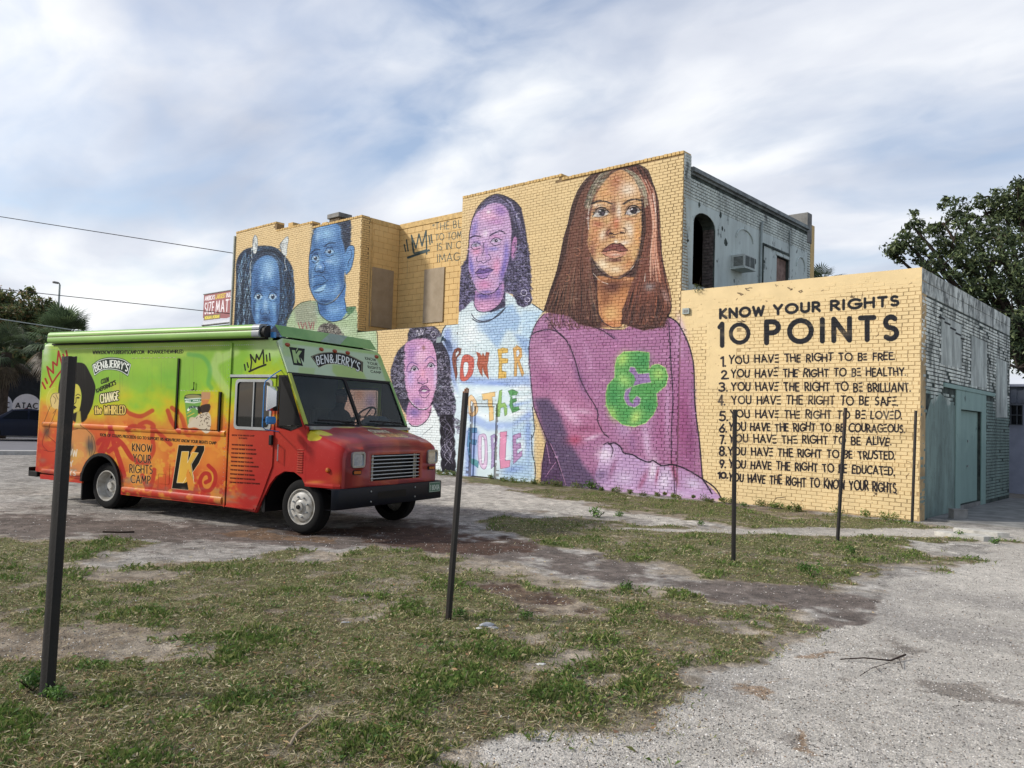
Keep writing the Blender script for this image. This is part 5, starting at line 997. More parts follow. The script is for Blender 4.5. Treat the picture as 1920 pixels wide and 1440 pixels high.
ch = OB(B).box(-25.72, 17.9, 7.7, -25.1, 18.4, 9.12).build('chimney', mat('chimney_brick', '#7d6f5c', .9, col2='#4d4034', vs=9, world=True), bev=.01)
OB(B).box(-25.79, 17.84, 9.121, -25.03, 18.46, 9.30).build('chimney_cap', M_conc, bev=.015)
# ---- east wall of the upper storey, seen above the low roof
fx = lambda a, b, d: (XE-d, a, b)
def arch_loop(y0, y1, z0, zs, zt, n=9):
    cy = (y0+y1)/2; return [(y0, z0), (y1, z0), (y1, zs)]+[(cy+(y1-y0)/2*math.cos(math.pi*k/n), zs+(zt-zs)*math.sin(math.pi*k/n)) for k in range(1, n)]+[(y0, zs)]
win = arch_loop(16.88, 17.92, 5.0, 6.48, 6.8); dr = [(21.57, 5.3), (22.4, 5.3), (22.4, 6.52), (21.57, 6.52)]
hollow = [(22.5, 4.75), (23.5, 4.75), (23.5, 5.45), (22.9, 5.55), (22.5, 5.2)]
o = wallhole(B, 'east_wall', fx, [(W+.331, 4.4), (23.98, 4.4), (23.98, 7.6), (W+.331, 7.6)], [win, dr, hollow], D0, .33, M_tealj)
OB(B).plate([(W+.36, 4.78), (23.75, 4.78), (23.75, 7.0), (16.45, 7.0)], [[(p[0]+(.03 if p[0] < 17.4 else -.03)*-1, p[1]) for p in win], dr, hollow], fx, -.004, D0-.001).build('plaster_coat', M_tealflat)
eb = brick_layout(W+.331, 23.98, 7.0, 7.55, lambda *a: True, 9); lay2(B, eb, 'x', XE, M_moss, M_moss, (XE, 0), seed=5, limit=300, h=.062)
eb2 = brick_layout(W+.02, W+.40, 4.8, 7.0, lambda *a: True, 9); lay2(B, eb2, 'x', XE+.004, M_moss, M_moss, (XE, 0), seed=15, limit=300, h=.062)
ec = brick_layout(23.76, 24.0, 4.8, 7.0, lambda *a: True, 19); lay2(B, ec, 'x', XE, M_moss, M_moss, (XE, 0), seed=16, limit=300, h=.062)
# corner pier rising above the cornice, with stained side
OB(B).box(XE-.34, W+.0125, 7.4, XE+.002, W+.33, 8.0).build('corner_pier', M_moss)
pc = brick_layout(W+.012, W+.335, 7.0, 8.02, lambda *a: True, 3); lay2(B, pc, 'x', XE+.012, M_moss, M_moss, (0, 0), seed=8)
cr = OB(B).box(XE-.33, W+.34, 7.601, XE+.03, 23.7, 7.66).box(XE-.33, W+.34, 7.661, XE+.1, 23.7, 7.74).box(XE-.33, W+.34, 7.741, XE+.07, 23.7, 7.78); cr.build('cornice', mat('grey_metal_cornice', '#8d9391', .6, metal=.2, col2='#5c605f', vs=4, world=True))
OB(B).box(XE-.62, 23.72, 7.3, XE+.015, 24.05, 8.22).build('end_pier', M_conc, bev=.01); OB(B).box(XE-2.4, 23.9, 7.5, XE-.621, 24.1, 8.15).build('end_parapet', M_conc)
# blind arches, lintel, door board, pipe
def blind(y0, y1, z0, zs, zt): return OB(B).plate(arch_loop(y0, y1, z0, zs, zt), [], fx, -.008, .0)
for a in ((19.04, 20.02, 5.5, 6.55, 6.84), (22.92, 23.56, 5.6, 6.45, 6.76)):
    o = blind(*a).build('blind_arch', M_tealflat); L_ = arch_loop(*a)[2:]; rim = OB(B).tube([(XE+.02, y, z) for y, z in L_], .022, 6); rim.build('arch_rim', M_tealflat)
OB(B).box(XE-.12, 21.6, 5.3, XE-.08, 22.38, 6.50).build('boarded_door', M_plywood); OB(B).box(XE+.002, 21.5, 6.525, XE+.03, 22.46, 6.6).build('door_lintel', M_tealflat)
OB(B).box(XE+.006, 20.62, 4.9, XE+.03, 20.68, 6.7).box(XE+.006, 20.68, 6.64, XE+.03, 22.4, 6.7).build('timber_trim', M_tealj)
OB(B).tube([(XE+.05, 20.45, 4.7), (XE+.05, 20.45, 7.05), (XE+.05, 20.5, 7.25)], .035, 8).build('vent_pipe', M_metal, sm=True); OB(B).box(XE+.01, 22.38, 6.0, XE+.035, 22.41, 7.4).build('cable_pipe', M_metal)
mb = OB(B)
for k in range(24): z = 5.0+k*.075; mb.box(XE-.32, 17.905+.002*(k % 2), z+.004, XE-.03, 17.915+.006*(k % 3), z+.066)
mb.build('reveal_brickwork', mat('bare_reveal_brick', '#7e7470', .9, col2='#4a4340', vs=12, world=True))
OB(B).box(-12.6, 17.1, 6.0, -9.9, 17.18, 6.06).box(-12.5, 18.6, 5.4, -12.4, 18.7, 7.3).build('fallen_beam', M_plywood)
OB(B).box(-16.5, W+.332, 4.75, XE-.335, 23.99, 4.85).build('upper_floor', M_dark)
for y, z, s in ((18.3, 6.62, .05), (18.42, 6.6, .03), (18.05, 5.75, .03), (20.75, 6.2, .05), (20.2, 6.1, .06), (18.5, 6.3, .1), (19.0, 5.4, .04), (21.8, 5.6, .03), (16.6, 6.0, .05), (17.1, 6.95, .06), (18.2, 6.95, .08)):
    r = random.Random(int(y*100)); OB(B).plate([(y+s*math.cos(q*.9)*r.uniform(.5, 1.1), z+s*1.3*math.sin(q*.9)*r.uniform(.5, 1.2)) for q in range(7)], [], fx, -.0075, -.0045).build('plaster_scar', M_tealj)
# hanging things
t = empty('air_conditioner', (XE, 19.1, 5.86), 0, 'old pale box air conditioner sticking out of the teal upper wall below a blind arch', 'air conditioner')
MB().box(.0, -.3, -.16, .38, .3, .18).build('casing', mat('aged_white_enamel', '#b9c0bb', .5, var=.2), t, bev=.01)
mb = MB()
for k in range(8): mb.box(.08, -.306, -.11+k*.03, .33, -.3005, -.096+k*.03)
mb.box(.381, -.26, -.12, .384, -.02, .14); mb.box(.381, .02, -.12, .384, .26, .14); mb.build('side_louvres', M_blk, t)
mb = MB()
for k in range(7): mb.box(.3845, -.25+k*.034, -.115, .389, -.242+k*.034, .135)
for k in range(7): mb.box(.3845, .03+k*.034, -.115, .389, .038+k*.034, .135)
mb.build('grille_bar', M_metal, t); MB().box(.0, -.32, -.185, .40, .32, -.162).build('support_shelf', M_tealflat, t)
t = empty('floodlight', (-17.38, W, 3.96), 0, 'small grey floodlight fixed on the mural above the girl with the curls', 'floodlight')
MB().box(-.03, -.12, -.03, .03, -.0, .05).build('bracket', M_metal, t); MB().loft([[(-.1, -.26, -.11), (.1, -.26, -.11), (.12, -.14, .02), (-.12, -.14, .02)], [(-.11, -.22, .06), (.11, -.22, .06), (.09, -.12, .10), (-.09, -.12, .10)]], caps=True).build('lamp_housing', mat('slate_painted_metal', '#4d626b', .5), t, bev=.006)
t = empty('junction_box', (-9.3, W, 4.28), 0, 'small grey electrical box on the mural wall beside the long haired woman', 'electrical box')
MB().box(-.09, -.05, -.07, .09, -.002, .07).build('box_body', M_metal, t, bev=.006); MB().box(-.05, -.056, -.03, .05, -.051, .03).build('cover_plate', M_conc, t)
# ---------------------------------------------------------------- low annexe with the ten points
AX1, AY1, AZ = -4.31, 24.6, 4.79
Z = empty('brick_annexe', (-6.9, W, 0), 0, 'single storey brick building with painted ten point list, teal peeling side wall and shut door', 'building')
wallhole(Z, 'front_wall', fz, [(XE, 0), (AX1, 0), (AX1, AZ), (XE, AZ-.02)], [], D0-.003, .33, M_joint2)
def in_annex(x, z, a, b):
    n = math.sin(x*3.1)*.06+math.sin(x*7.7+z*5)*.04
    if z > 4.46+n and x < -6.5: return False
    if z > 4.62+n: return False
    if -8.75 < x < -8.05 and 2.55 < z < 3.95: return False                       # smooth render patch by the title
    if x < -8.6 and z > 3.95 and random.Random(int(x*50)+int(z*77)).random() < .6: return False
    return True
la = brick_layout(XE+.02, AX1, .02, AZ, in_annex, 17)
lay2(Z, la, 'z', W, M_paint, M_paint, (AX1, 0), seed=2, rnd=.0018, ins=.003, h=.068, d=.009)
for pts in ([(XE+.01, 4.501), (-8.3, 4.501), (-8.29, 4.24), (-6.4, 4.26), (-5.6, 4.44), (AX1+.0, 4.45), (AX1+.0, AZ), (XE+.01, AZ-.02)], [(-8.78, 2.52), (-8.05, 2.52), (-8.05, 3.97), (-8.78, 3.97)], [(XE+.01, .0), (-7.6, 0), (-7.6, .10), (XE+.01, .22)]):
    OB(Z).plate(pts, [], fz, .0024, D0).build('render_patch', M_paint)
OB(Z).plate([(XE+.01, 3.85), (-8.35, 3.95), (-8.3, 4.5), (XE+.01, 4.5)], [], fz, .0022, D0).build('render_patch', M_paint)
fx2 = lambda a, b, d: (AX1-d, a, b)
ADOOR = [(19.33, .12), (21.3, .12), (21.3, 2.19), (19.33, 2.19)]
wallhole(Z, 'side_wall', fx2, [(W+.331, 0), (AY1, 0), (AY1, 4.3), (W+.331, 4.3)], [ADOOR], D0, .3, M_tealj)
OB(Z).box(AX1-.32, W+.0125, 0, AX1-.0125, W+.33, AZ-.0).build('corner_pier', M_tealj)
OB(Z).box(XE, AY1-.3, 0, AX1-.3, AY1, 4.7).build('back_wall', M_conc); OB(Z).box(XE+.01, W+.331, 4.3, AX1-.31, AY1-.3, 4.42).build('roof', M_roof)
smooth_areas = [(17.75, 3.05, 19.45, 4.05), (20.3, 2.75, 21.9, 3.9), (22.9, 2.1, 24.3, 3.6)]
def in_side(x, z, a, b):
    if a < 21.78 and b > 18.9 and z < 2.66: return False
    if 17.9 < x < 22.7 and 2.5 < z < 2.72: return False
    for y0, z0, y1, z1 in smooth_areas:
        if y0 < x < y1 and z0 < z < z1: return False
    if x < 18.9 and z < 2.3+.2*math.sin(x*5): return z < .95 or random.Random(int(x*50)+int(z*77)).random() < .25
    if random.Random(int(x*50)+int(z*77)).random() < .05: return False
    return True
ls = brick_layout(W+.02, AY1, .1, 4.28, in_side, 27); lay2(Z, ls, 'x', AX1, M_teal, M_teal, (0, W), seed=3, rnd=.003, ins=.007, h=.06)
OB(Z).plate([(W+.34, .0), (18.9, 0), (18.9, 2.25), (17.8, 2.45), (W+.7, 2.3), (W+.34, 1.9)], [], fx2, .001, D0).build('render_patch', M_teal)
for y0, z0, y1, z1 in smooth_areas:
    OB(Z).plate([(y0, z0), (y1, z0+.03), (y1-.02, z1-.02), (y0+.03, z1)], [], fx2, .0005, D0).build('render_patch', M_cmu)
blocks(Z, 'x', AX1+.004, W+.005, AY1, 4.30, AZ, M_cmu, name='parapet_block', sgn=1, bw=.41, bh=.245, d=.2)
OB(Z).box(AX1-.3, W+.34, 4.3, AX1-.2, AY1, AZ-.02).build('parapet_core', M_conc)
for k, (a, b, c_, d_) in enumerate(((18.92, .02, 19.33, 2.6), (21.3, .02, 21.74, 2.6))): OB(Z).box(AX1-.01, a, b, AX1+.02, c_, d_).build('door_surround', M_tealdoor, bev=.006)
OB(Z).box(AX1-.01, 19.331, 2.19, AX1+.02, 21.299, 2.6).build('door_surround', M_tealdoor, bev=.006)
OB(Z).box(AX1-.01, 17.95, 2.601, AX1+.035, 22.65, 2.69).build('lintel', M_tealdoor, bev=.006)
OB(Z).box(AX1-.11, 19.34, .13, AX1-.07, 21.29, 2.18).build('steel_door', M_tealdoor, bev=.004)
OB(Z).box(AX1-.068, 20.3, 1.48, AX1-.05, 20.36, 1.53).build('door_lock', M_metal); OB(Z).box(AX1-.068, 20.25, .92, AX1-.04, 20.3, .97).build('door_knob', M_metal)
OB(Z).box(AX1-.4, 19.33, 0, AX1+.0, 21.3, .118).build('door_sill', M_conc)
crk = OB(Z); 
for k in range(14): a = 17.55+k*.15; crk.box(AX1-.002, a, 3.98-k*.022+.02*(k % 3), AX1+.006, a+.15, 3.995-k*.022+.02*(k % 3)+.02)
crk.build('crack', M_blk)
# concrete apron
ap = MB().box(-4.29, 16.75, -.02, -.6, 24.5, .035).build('concrete_apron', M_conc, bev=.01); tag(ap, 'cracked grey concrete slab beside the teal wall', kind='structure')
t = empty('concrete_block', (-3.88, 17.3, .035), .9, 'hollow concrete block lying on the slab beside the teal wall', 'block')
mb = MB(); mb.box(-.2, -.1, 0, .2, -.07, .2); mb.box(-.2, .07, 0, .2, .1, .2); mb.box(-.2, -.07, 0, -.17, .07, .2); mb.box(.17, -.07, 0, .2, .07, .2); mb.box(-.015, -.07, 0, .015, .07, .2)
mb.build('block_body', M_conc, t, bev=.004); MB().box(-.205, -.105, .2, .205, .105, .235).build('cap_slab', M_conc, t, bev=.005); t.scale = (.75, .75, .8)
M_palec = mat('pale_concrete', '#c6c3ba', .9, col2='#a5a29a', vs=8, world=True)
for k, (px, py, s, lb) in enumerate(((1805, 1009, .5, 'flat pale slab fragment in the dirt nearer the annexe corner, larger'), (1842, 1003, .45, 'thin pale slab fragment lying just beyond the larger one'))):
    q = gpt(px, py); r = random.Random(k+3); ang = [i*6.28/7 for i in range(7)]
    tag(MB().plate([(s*math.cos(a)*r.uniform(.8, 1.1), s*.45*math.sin(a)*r.uniform(.7, 1.1)) for a in ang], [], lambda a, b, d: (q[0]+a, q[1]+b, .075-d), 0, .09).build('slab_fragment', M_palec, bev=.004), lb, 'concrete slab')
# ---------------------------------------------------------------- grey building far right
g = empty('grey_building', (-1, 27, 0), 0, 'low blue grey rendered building with corrugated fascia and a barred window', 'building')
M_gw = mat('blue_grey_render', '#8f95a5', .85, var=.18, vs=3, world=True); adj = Matrix.Translation(-Vector(g.location))
class GB(OB): pass
GB(g).plate([(-6.5, 0), (12, 0), (12, 2.6), (-6.5, 2.6)], [[(-4.86, 1.97), (-4.40, 1.97), (-4.40, 2.56), (-4.86, 2.56)]], lambda a, b, d: (a, 27+d, b), 0, .2).build('wall', M_gw)
GB(g).box(-6.5, 27.2, 0, 12, 33, 2.9).build('rear_block', M_dark)
mb = GB(g)
for k in range(123): mb.box(-6.5+k*.15, 26.94+.02*(k % 2), 2.601, -6.5+k*.15+.149, 27.1, 3.08)
mb.build('fascia_sheet', mat('grey_corrugated_sheet', '#5f6672', .6, var=.2, world=True)); GB(g).box(-6.6, 26.85, 3.081, 12.1, 33, 3.15).build('roof_edge', M_gw)
GB(g).box(-4.86, 27.1, 1.97, -4.40, 27.12, 2.56).build('window_glass', mat('dark_window_glass', '#1b1f24', .15, var=.2, bmp=0))
mb = GB(g)
for x_ in (-4.86, -4.71, -4.555, -4.42): mb.box(x_, 26.96, 1.97, x_+.02, 26.99, 2.56)
for z_ in (1.97, 2.25, 2.54): mb.box(-4.86, 26.93, z_, -4.40, 26.955, z_+.02)
mb.build('window_bars', mat('grey_bars', '#555a60', .6))
# ---------------------------------------------------------------- food truck graphics
def truck_gradient(c, pts_top, pts_bot):
    pass
def paint_side():
    rng = np.random.default_rng(21); c = Canvas(40, 590, 660, 1000, 3, '#7fb03a'); hh, ww = c.H, c.W
    yy, xx = np.mgrid[0:hh, 0:ww]; X = c.x0+xx/c.ss; Y = c.y0+yy/c.ss
    # height fraction between roof line and sill line of the body (sheet coordinates)
    top = 646+(X-83)*(-.023); bot = 884+(X-67)*.185; f = (Y-top)/(bot-top)
    n = fbm(hh, ww, 130, 4, 50); n2 = fbm(hh, ww, 45, 4, 51); f = f+(n-.5)*.34+(n2-.5)*.08+np.clip((X-330)/230, 0, 1)*.17
    stops = [(-.2, '#8fc04a'), (.0, '#a3bf52'), (.12, '#88b545'), (.28, '#86b83a'), (.38, '#a9bd2c'), (.46, '#c9b728'), (.54, '#d08a34'), (.66, '#cf5f2f'), (.8, '#c8502c'), (1.0, '#b8362a'), (1.3, '#b43428')]
    ps = [s[0] for s in stops]; cs = np.array([hexc(s[1]) for s in stops])
    for k in range(3): c.a[..., k] = np.interp(f, ps, cs[:, k])
    m = sstep(.50, .62, fbm(hh, ww, 80, 4, 52))*sstep(.5, .7, f)*(1-sstep(.95, 1.1, f)); 
    front = sstep(430, 470, X)
    c.a += (hexc('#dd9a3a')-c.a)*(m*.75*(1-front))[..., None]; m = sstep(.6, .68, fbm(hh, ww, 60, 4, 57))*sstep(.55, .7, f); c.a += (hexc('#d8b93a')-c.a)*(m*.6*(1-front))[..., None]
    red = front*sstep(.50, .62, f); c.a += (hexc('#a32a27')-c.a)*(red*.8)[..., None]
    red2 = sstep(560, 570, X)*sstep(770, 800, Y); c.a += (hexc('#a82a28')-c.a)*(red2*.8)[..., None]
    T = c.zoom
    T(40, 580, 3.79)
    orange = sstep(.0, 1, np.clip(1-np.hypot((X-(40+1350/3.79))/60, (Y-(580+1050/3.79))/60), 0, 1))
    c.a += (hexc('#d98a34')-c.a)*(orange*.85)[..., None]; o2 = sstep(0, 1, np.clip(1.2-np.hypot((X-(40+850/3.79))/70, (Y-(580+1050/3.79))/55), 0, 1)); c.a += (hexc('#dd9a3a')-c.a)*(o2*.8)[..., None]
    lr = sstep(130, 60, X)*sstep(.55, .75, f); c.a += (hexc('#b02e28')-c.a)*(lr*.7)[..., None]
    lite = sstep(455, 485, X)*sstep(.36, .2, f); c.a += (hexc('#bcd29a')-c.a)*(lite*.7)[..., None]
    wt = sstep(100, 84, X)*sstep(.30, .1, f); c.a += (hexc('#c9d6c0')-c.a)*(wt*.8)[..., None]
    # spray strokes
    c.lines([[(1400, 330), (1370, 420), (1420, 520), (1480, 600)], [(1520, 300), (1400, 360)]], 16, '#b9cf8a', .55, soft=6, sm=4)
    c.lines([[(1190, 320), (1290, 340), (1340, 420), (1330, 520), (1350, 560)]], 8, '#4d9a58', .5, soft=4, sm=4); c.lines([[(960, 430), (1000, 500), (1080, 520)]], 14, '#a6c83a', .5, soft=6, sm=4); c.blob((860, 380), 200, 90, 0, '#9cc23e', .6); c.blob((1040, 500), 120, 80, 0, '#6fae3e', .6)
    R = '#b02a26'
    c.lines([[(640, 840), (660, 960), (700, 1080), (730, 1180)], [(560, 1010), (600, 920), (560, 930), (545, 950)], [(640, 860), (600, 980), (560, 1040)], [(650, 900), (720, 960), (780, 1050), (830, 1080)], [(620, 1010), (690, 960)]], 9, R, .85, soft=1.5, sm=4)
    c.lines([[(850, 820), (900, 800), (950, 830), (930, 900), (940, 1000), (900, 1080)], [(1050, 720), (1080, 800), (1130, 870)], [(1080, 700), (1150, 760), (1180, 860)], [(940, 840), (1000, 900), (1060, 960)], [(1200, 780), (1230, 860), (1290, 820), (1330, 860)], [(880, 840), (800, 830), (760, 860)], [(720, 700), (780, 740), (860, 760), (940, 720)]], 8, R, .7, soft=2, sm=4)
    c.lines([[(860, 1180), (900, 1280), (930, 1230), (945, 1140)], [(820, 1090), (900, 1090)]], 8, R, .75, soft=1.5, sm=4)
    c.lines([[(1330, 1110), (1375, 1160), (1375, 1230), (1340, 1285), (1290, 1280), (1270, 1220), (1295, 1170), (1330, 1170), (1340, 1210), (1310, 1230)]], 7.5, R, .9, soft=1, sm=5)
    c.blob((1230, 760), 60, 90, 0, '#e0cf2e', .6); c.blob((1380, 730), 30, 90, 0, '#e3c52e', .6); c.blob((690, 560), 90, 50, 0, '#e2c24a', .4)
    # red crown at the back
    T(50, 590, 7.58); K = '#9e2420'
    c.lines([[(360, 960), (320, 860), (290, 740), (380, 830), (372, 672), (430, 722), (452, 520), (500, 700), (505, 750)], [(330, 1030), (420, 890), (510, 770)]], 3.2, K, 1); c.lines([[(265, 910), (292, 975)], [(222, 965), (265, 1050)], [(518, 565), (545, 640)], [(562, 515), (580, 610)]], 3.4, K, 1)
    # portrait : figure with a raised fist, partly behind the post
    c.poly([(640, 700), (700, 680), (820, 700), (900, 830), (960, 960), (978, 1050), (960, 1160), (930, 1300), (860, 1440), (780, 1500), (740, 1440), (780, 1200), (770, 1080), (735, 1000), (690, 985), (640, 1000), (560, 1040), (520, 1130), (480, 1180), (450, 1120), (460, 980), (500, 850), (560, 740)], '#101010', 1, .4, 3)
    c.poly([(560, 1040), (640, 990), (700, 985), (745, 1020), (770, 1100), (772, 1200), (760, 1300), (720, 1400), (660, 1440), (590, 1400), (550, 1280)], '#c9bd4c', 1, .3, 3)
    c.lines([[(700, 1150), (730, 1130), (762, 1150)], [(700, 1190), (728, 1172), (755, 1186)], [(702, 1180), (700, 1240), (676, 1270)]], 1.1, '#16140c', 1, sm=4); c.poly(arc(730, 1186, 12, 10, 0, 350, 8), '#16140c')
    c.poly([(640, 1330), (680, 1290), (712, 1320), (700, 1330), (660, 1345)], '#16140c'); c.lines([[(650, 1340), (690, 1345)]], .9, '#16140c')
    T(40, 580, 3.79)
    c.poly([(370, 740), (450, 720), (470, 760), (440, 800), (380, 800), (360, 770)], '#14120e', 1, .8, 3); c.poly([(395, 730), (420, 720), (430, 850), (380, 840)], '#c4b54a', .9, 1)
    c.blob((215, 640), 38, 75, 0, '#cfc65e', .7); c.lines([arc(240, 650, 60, 95, 130, 270, 10)], .8, '#d9d27a', .7)
    c.poly([(205, 640), (225, 600), (270, 595), (275, 690), (250, 710), (215, 690)], '#d3b877', .95, .4, 2); c.lines([[(205, 640), (225, 600), (270, 595)], [(215, 690), (205, 640)], [(225, 615), (245, 640), (235, 670)], [(245, 605), (262, 640)], [(250, 708), (225, 740)], [(205, 690), (185, 740), (150, 830)], [(245, 720), (215, 800), (190, 870)]], .8, '#3a2c1c', .9, sm=3)
    c.blob((180, 870), 26, 46, 0, '#4a4238', .85); c.lines([[(230, 800), (170, 880), (150, 960), (190, 1010)], [(190, 900), (250, 960), (230, 1010), (160, 1000)]], 1, '#6a1c18', .8, sm=4)
    c.poly([(360, 860), (420, 800), (470, 850), (520, 900), (530, 1010), (450, 1090), (440, 1180), (300, 1180), (300, 900)], '#cf9a58', .75, 2); c.lines([[(425, 820), (470, 860), (510, 910), (525, 1000), (490, 1060)], [(350, 860), (400, 850)]], .9, '#3a2c1c', .9, sm=4)
    c.blob((490, 970), 34, 60, -5, '#3f444a', .85); c.blob((350, 1000), 20, 60, 0, '#5a5a56', .8)
    c.lines([[(480, 900), (478, 980), (490, 1050)], [(500, 900), (505, 980), (498, 1060)]], .8, '#23262a', .8)
    for s_, x0, x1, t_, b_ in (('KNOW', 268, 396, 990, 1040), ('MY', 300, 366, 1070, 1112), ('RIGHTS', 248, 392, 1138, 1176)): c.lines(text_strokes(s_, quad((x0, t_), (x1, t_+6), (x1, b_+6), (x0, b_)), .25), 1.7, '#ddd8cc', .85)
    # lettering
    I = '#1b1b12'
    c.lines(text_strokes('WWW.KNOWYOURRIGHTSCAMP.COM', quad((508, 294), (872, 291), (872, 316), (508, 318)), .2), 1.1, I); c.lines(text_strokes('#CHANGETHEWHIRLED', quad((898, 291), (1150, 288), (1150, 311), (898, 314)), .2), 1.15, I)
    def badge(o, k, cx0, cy0, w_, h_, bulge, txt, col='#2e3a38', rim='#dfe6da', lw=1.9, skew=0.):
        pass
    T(50, 590, 7.58)
    up = smooth([(925, 715), (1040, 635), (1200, 605), (1370, 630), (1488, 705)], 8); lo = smooth([(1440, 880), (1330, 810), (1200, 785), (1070, 800), (965, 872)], 8)
    c.poly(np.vstack([up, lo]), '#23302c', 1, .2)
    ring = smooth([(938, 722), (1045, 648), (1200, 618), (1365, 642), (1475, 712)], 8); ring2 = smooth([(1436, 862), (1330, 798), (1200, 772), (1072, 788), (966, 856)], 8)
    rr_ = np.vstack([ring, ring2, ring[:1]]); c.lines([rr_], 1.3, '#dfe8da', 1)
    def arcfn(x0, x1, yb, yt, bl, tilt=0.):
        return lambda u, v: np.array([x0+(x1-x0)*u+(v-.5)*tilt*(u-.5), (yb+(yt-yb)*v)-bl*4*u*(1-u)])
    st = text_strokes("BEN&JERRY'S", arcfn(968, 1440, 808, 712, 62, 60), .3); c.lines(st, 3.1, '#16201c'); c.lines(st, 2.0, '#eef2e8')
    st = text_strokes('COLIN', quad((1060, 925), (1160, 888), (1165, 950), (1058, 985)), .24); c.lines(st, 1.6, I); st = text_strokes("KAEPERNICK'S", quad((988, 1062), (1262, 930), (1268, 990), (998, 1108)), .22); c.lines(st, 1.6, I)
    st = text_strokes('CHANGE', quad((1045, 1135), (1300, 1092), (1298, 1210), (1050, 1258)), .34); c.lines(st, 4.9, '#15150f'); c.lines(st, 2.1, '#efe6b4')
    st = text_strokes('the', quad((970, 1310), (1062, 1305), (1062, 1405), (970, 1410)), .3)+text_strokes('WHIRLED', quad((1105, 1300), (1400, 1295), (1402, 1412), (1100, 1412)), .3); c.lines(st, 4.7, '#15150f'); c.lines(st, 2.0, '#eac96a')
    T(40, 580, 3.79)
    c.lines(text_strokes("100% OF COLIN'S PROCEEDS GO TO SUPPORT HIS NON-PROFIT KNOW YOUR RIGHTS CAMP", quad((560, 882), (1386, 941), (1384, 960), (560, 900)), .2), 1.0, I)
    for s_, x0, x1, t_, b_ in (('KNOW', 790, 928, 955, 1005), ('YOUR', 797, 920, 1030, 1085), ('RIGHTS', 771, 930, 1103, 1160), ('CAMP', 779, 916, 1178, 1232)):
        st = text_strokes(s_, quad((x0, t_), (x1, t_+8), (x1, b_+8), (x0, b_)), .3); c.lines(st, 2.9, '#e8c08a', .6); c.lines(st, 1.75, '#1c1410')
    def kay(outer, kk, rim):
        c.lines([list(outer)+[outer[0]]], 1.6, rim, .9); c.poly(outer, '#141310', 1, .1)
        for p in kk: c.lines([list(p)+[p[0]]], 1.1, rim, .9); c.poly(p, '#dca53a', 1, .1)
    kay([(1118, 965), (1300, 970), (1300, 1000), (1262, 1090), (1215, 1160), (1225, 1200), (1185, 1283), (1070, 1272)], [], '#e8d3a0')
    c.poly([(1232, 968), (1252, 972), (1205, 1060), (1200, 1020)], '#d98a34', 1, .2)
    c.poly([(1140, 1010), (1190, 1010), (1180, 1090), (1215, 1015), (1258, 1020), (1205, 1100), (1225, 1240), (1195, 1150), (1180, 1225), (1160, 1235), (1105, 1232)], '#d9a840', 1, .2); c.lines([[(1140, 1010), (1190, 1010), (1180, 1090), (1215, 1015), (1258, 1020), (1208, 1102), (1228, 1240)], [(1195, 1150), (1150, 1233), (1105, 1232), (1140, 1010)]], .9, '#f0dfb4', .9)
    c.poly([(1170, 1180), (1185, 1130), (1228, 1240), (1222, 1290), (1188, 1285)], '#d98a34', 1, .3)
    c.lines([[(975, 1170), (1028, 1172), (1022, 1285), (970, 1282), (975, 1170)]], .5, '#5a3214', .9)
    # ice cream tub and cone on the small hatch
    T(280, 600, 6.857)
    c.poly([(470, 1000), (500, 965), (690, 950), (705, 975), (690, 1060), (480, 1060)], '#2f5e3a', 1, .2, 1); c.poly(arc(588, 985, 108, 26, 0, 350, 14), '#8f8a5a'); c.lines([arc(588, 985, 108, 30, 0, 360, 16)], 1, '#1e2a1c'); c.poly([(478, 1020), (695, 1000), (690, 1060), (650, 1220), (640, 1370), (520, 1370), (495, 1200)], '#6da04c', 1, .3)
    c.poly([(478, 1015), (698, 1000), (692, 1055), (600, 1072), (484, 1062)], '#e4e8dc', 1, .2); c.poly([(480, 1030), (695, 1012), (692, 1045), (600, 1058), (484, 1050)], '#2f6a42', 1, .2)
    c.lines(text_strokes('BEN JERRY', quad((495, 1038), (680, 1024), (680, 1040), (495, 1054)), .3), .8, '#eef2e8'); c.lines([arc(590, 1180, 70, 60, 200, 320, 8)], 4, '#e8ece0'); c.lines(text_strokes("BEN&JERRY'S", arcfn(535, 645, 1146, 1118, 14), .25), .8, '#2f4a3a')
    c.lines([[(510, 1200), (560, 1170)], [(520, 1240), (600, 1200)]], 1.6, '#e0c24a', .9); c.poly([(530, 1290), (560, 1250), (620, 1260), (640, 1310), (600, 1350), (545, 1345)], '#cdbb96', 1, .4, 3)
    c.poly([(695, 925), (810, 930), (805, 1020), (690, 1025)], '#b98a62', 1, .3); c.poly([(690, 1025), (800, 1025), (740, 1145), (725, 1140)], '#c77a48', 1, .3); c.poly([(690, 1100), (800, 1080), (805, 1150), (760, 1205), (700, 1200), (670, 1150)], '#3a2c26', 1, .5, 2)
    c.poly([(640, 1230), (700, 1200), (790, 1190), (820, 1290), (800, 1420), (740, 1460), (660, 1400), (600, 1380), (530, 1390), (525, 1340)], '#cfc0a6', 1, .6, 2)
    L = [[(rng.uniform(640, 800), rng.uniform(1210, 1420))] for _ in range(26)]; c.lines([[p[0], (p[0][0]+rng.uniform(-30, 30), p[0][1]+rng.uniform(-25, 25))] for p in L], 1.1, '#4a3a2e', .8)
    c.poly([(645, 1110), (670, 1105), (690, 1160), (680, 1210), (650, 1200)], '#1a1512', .9, .6)
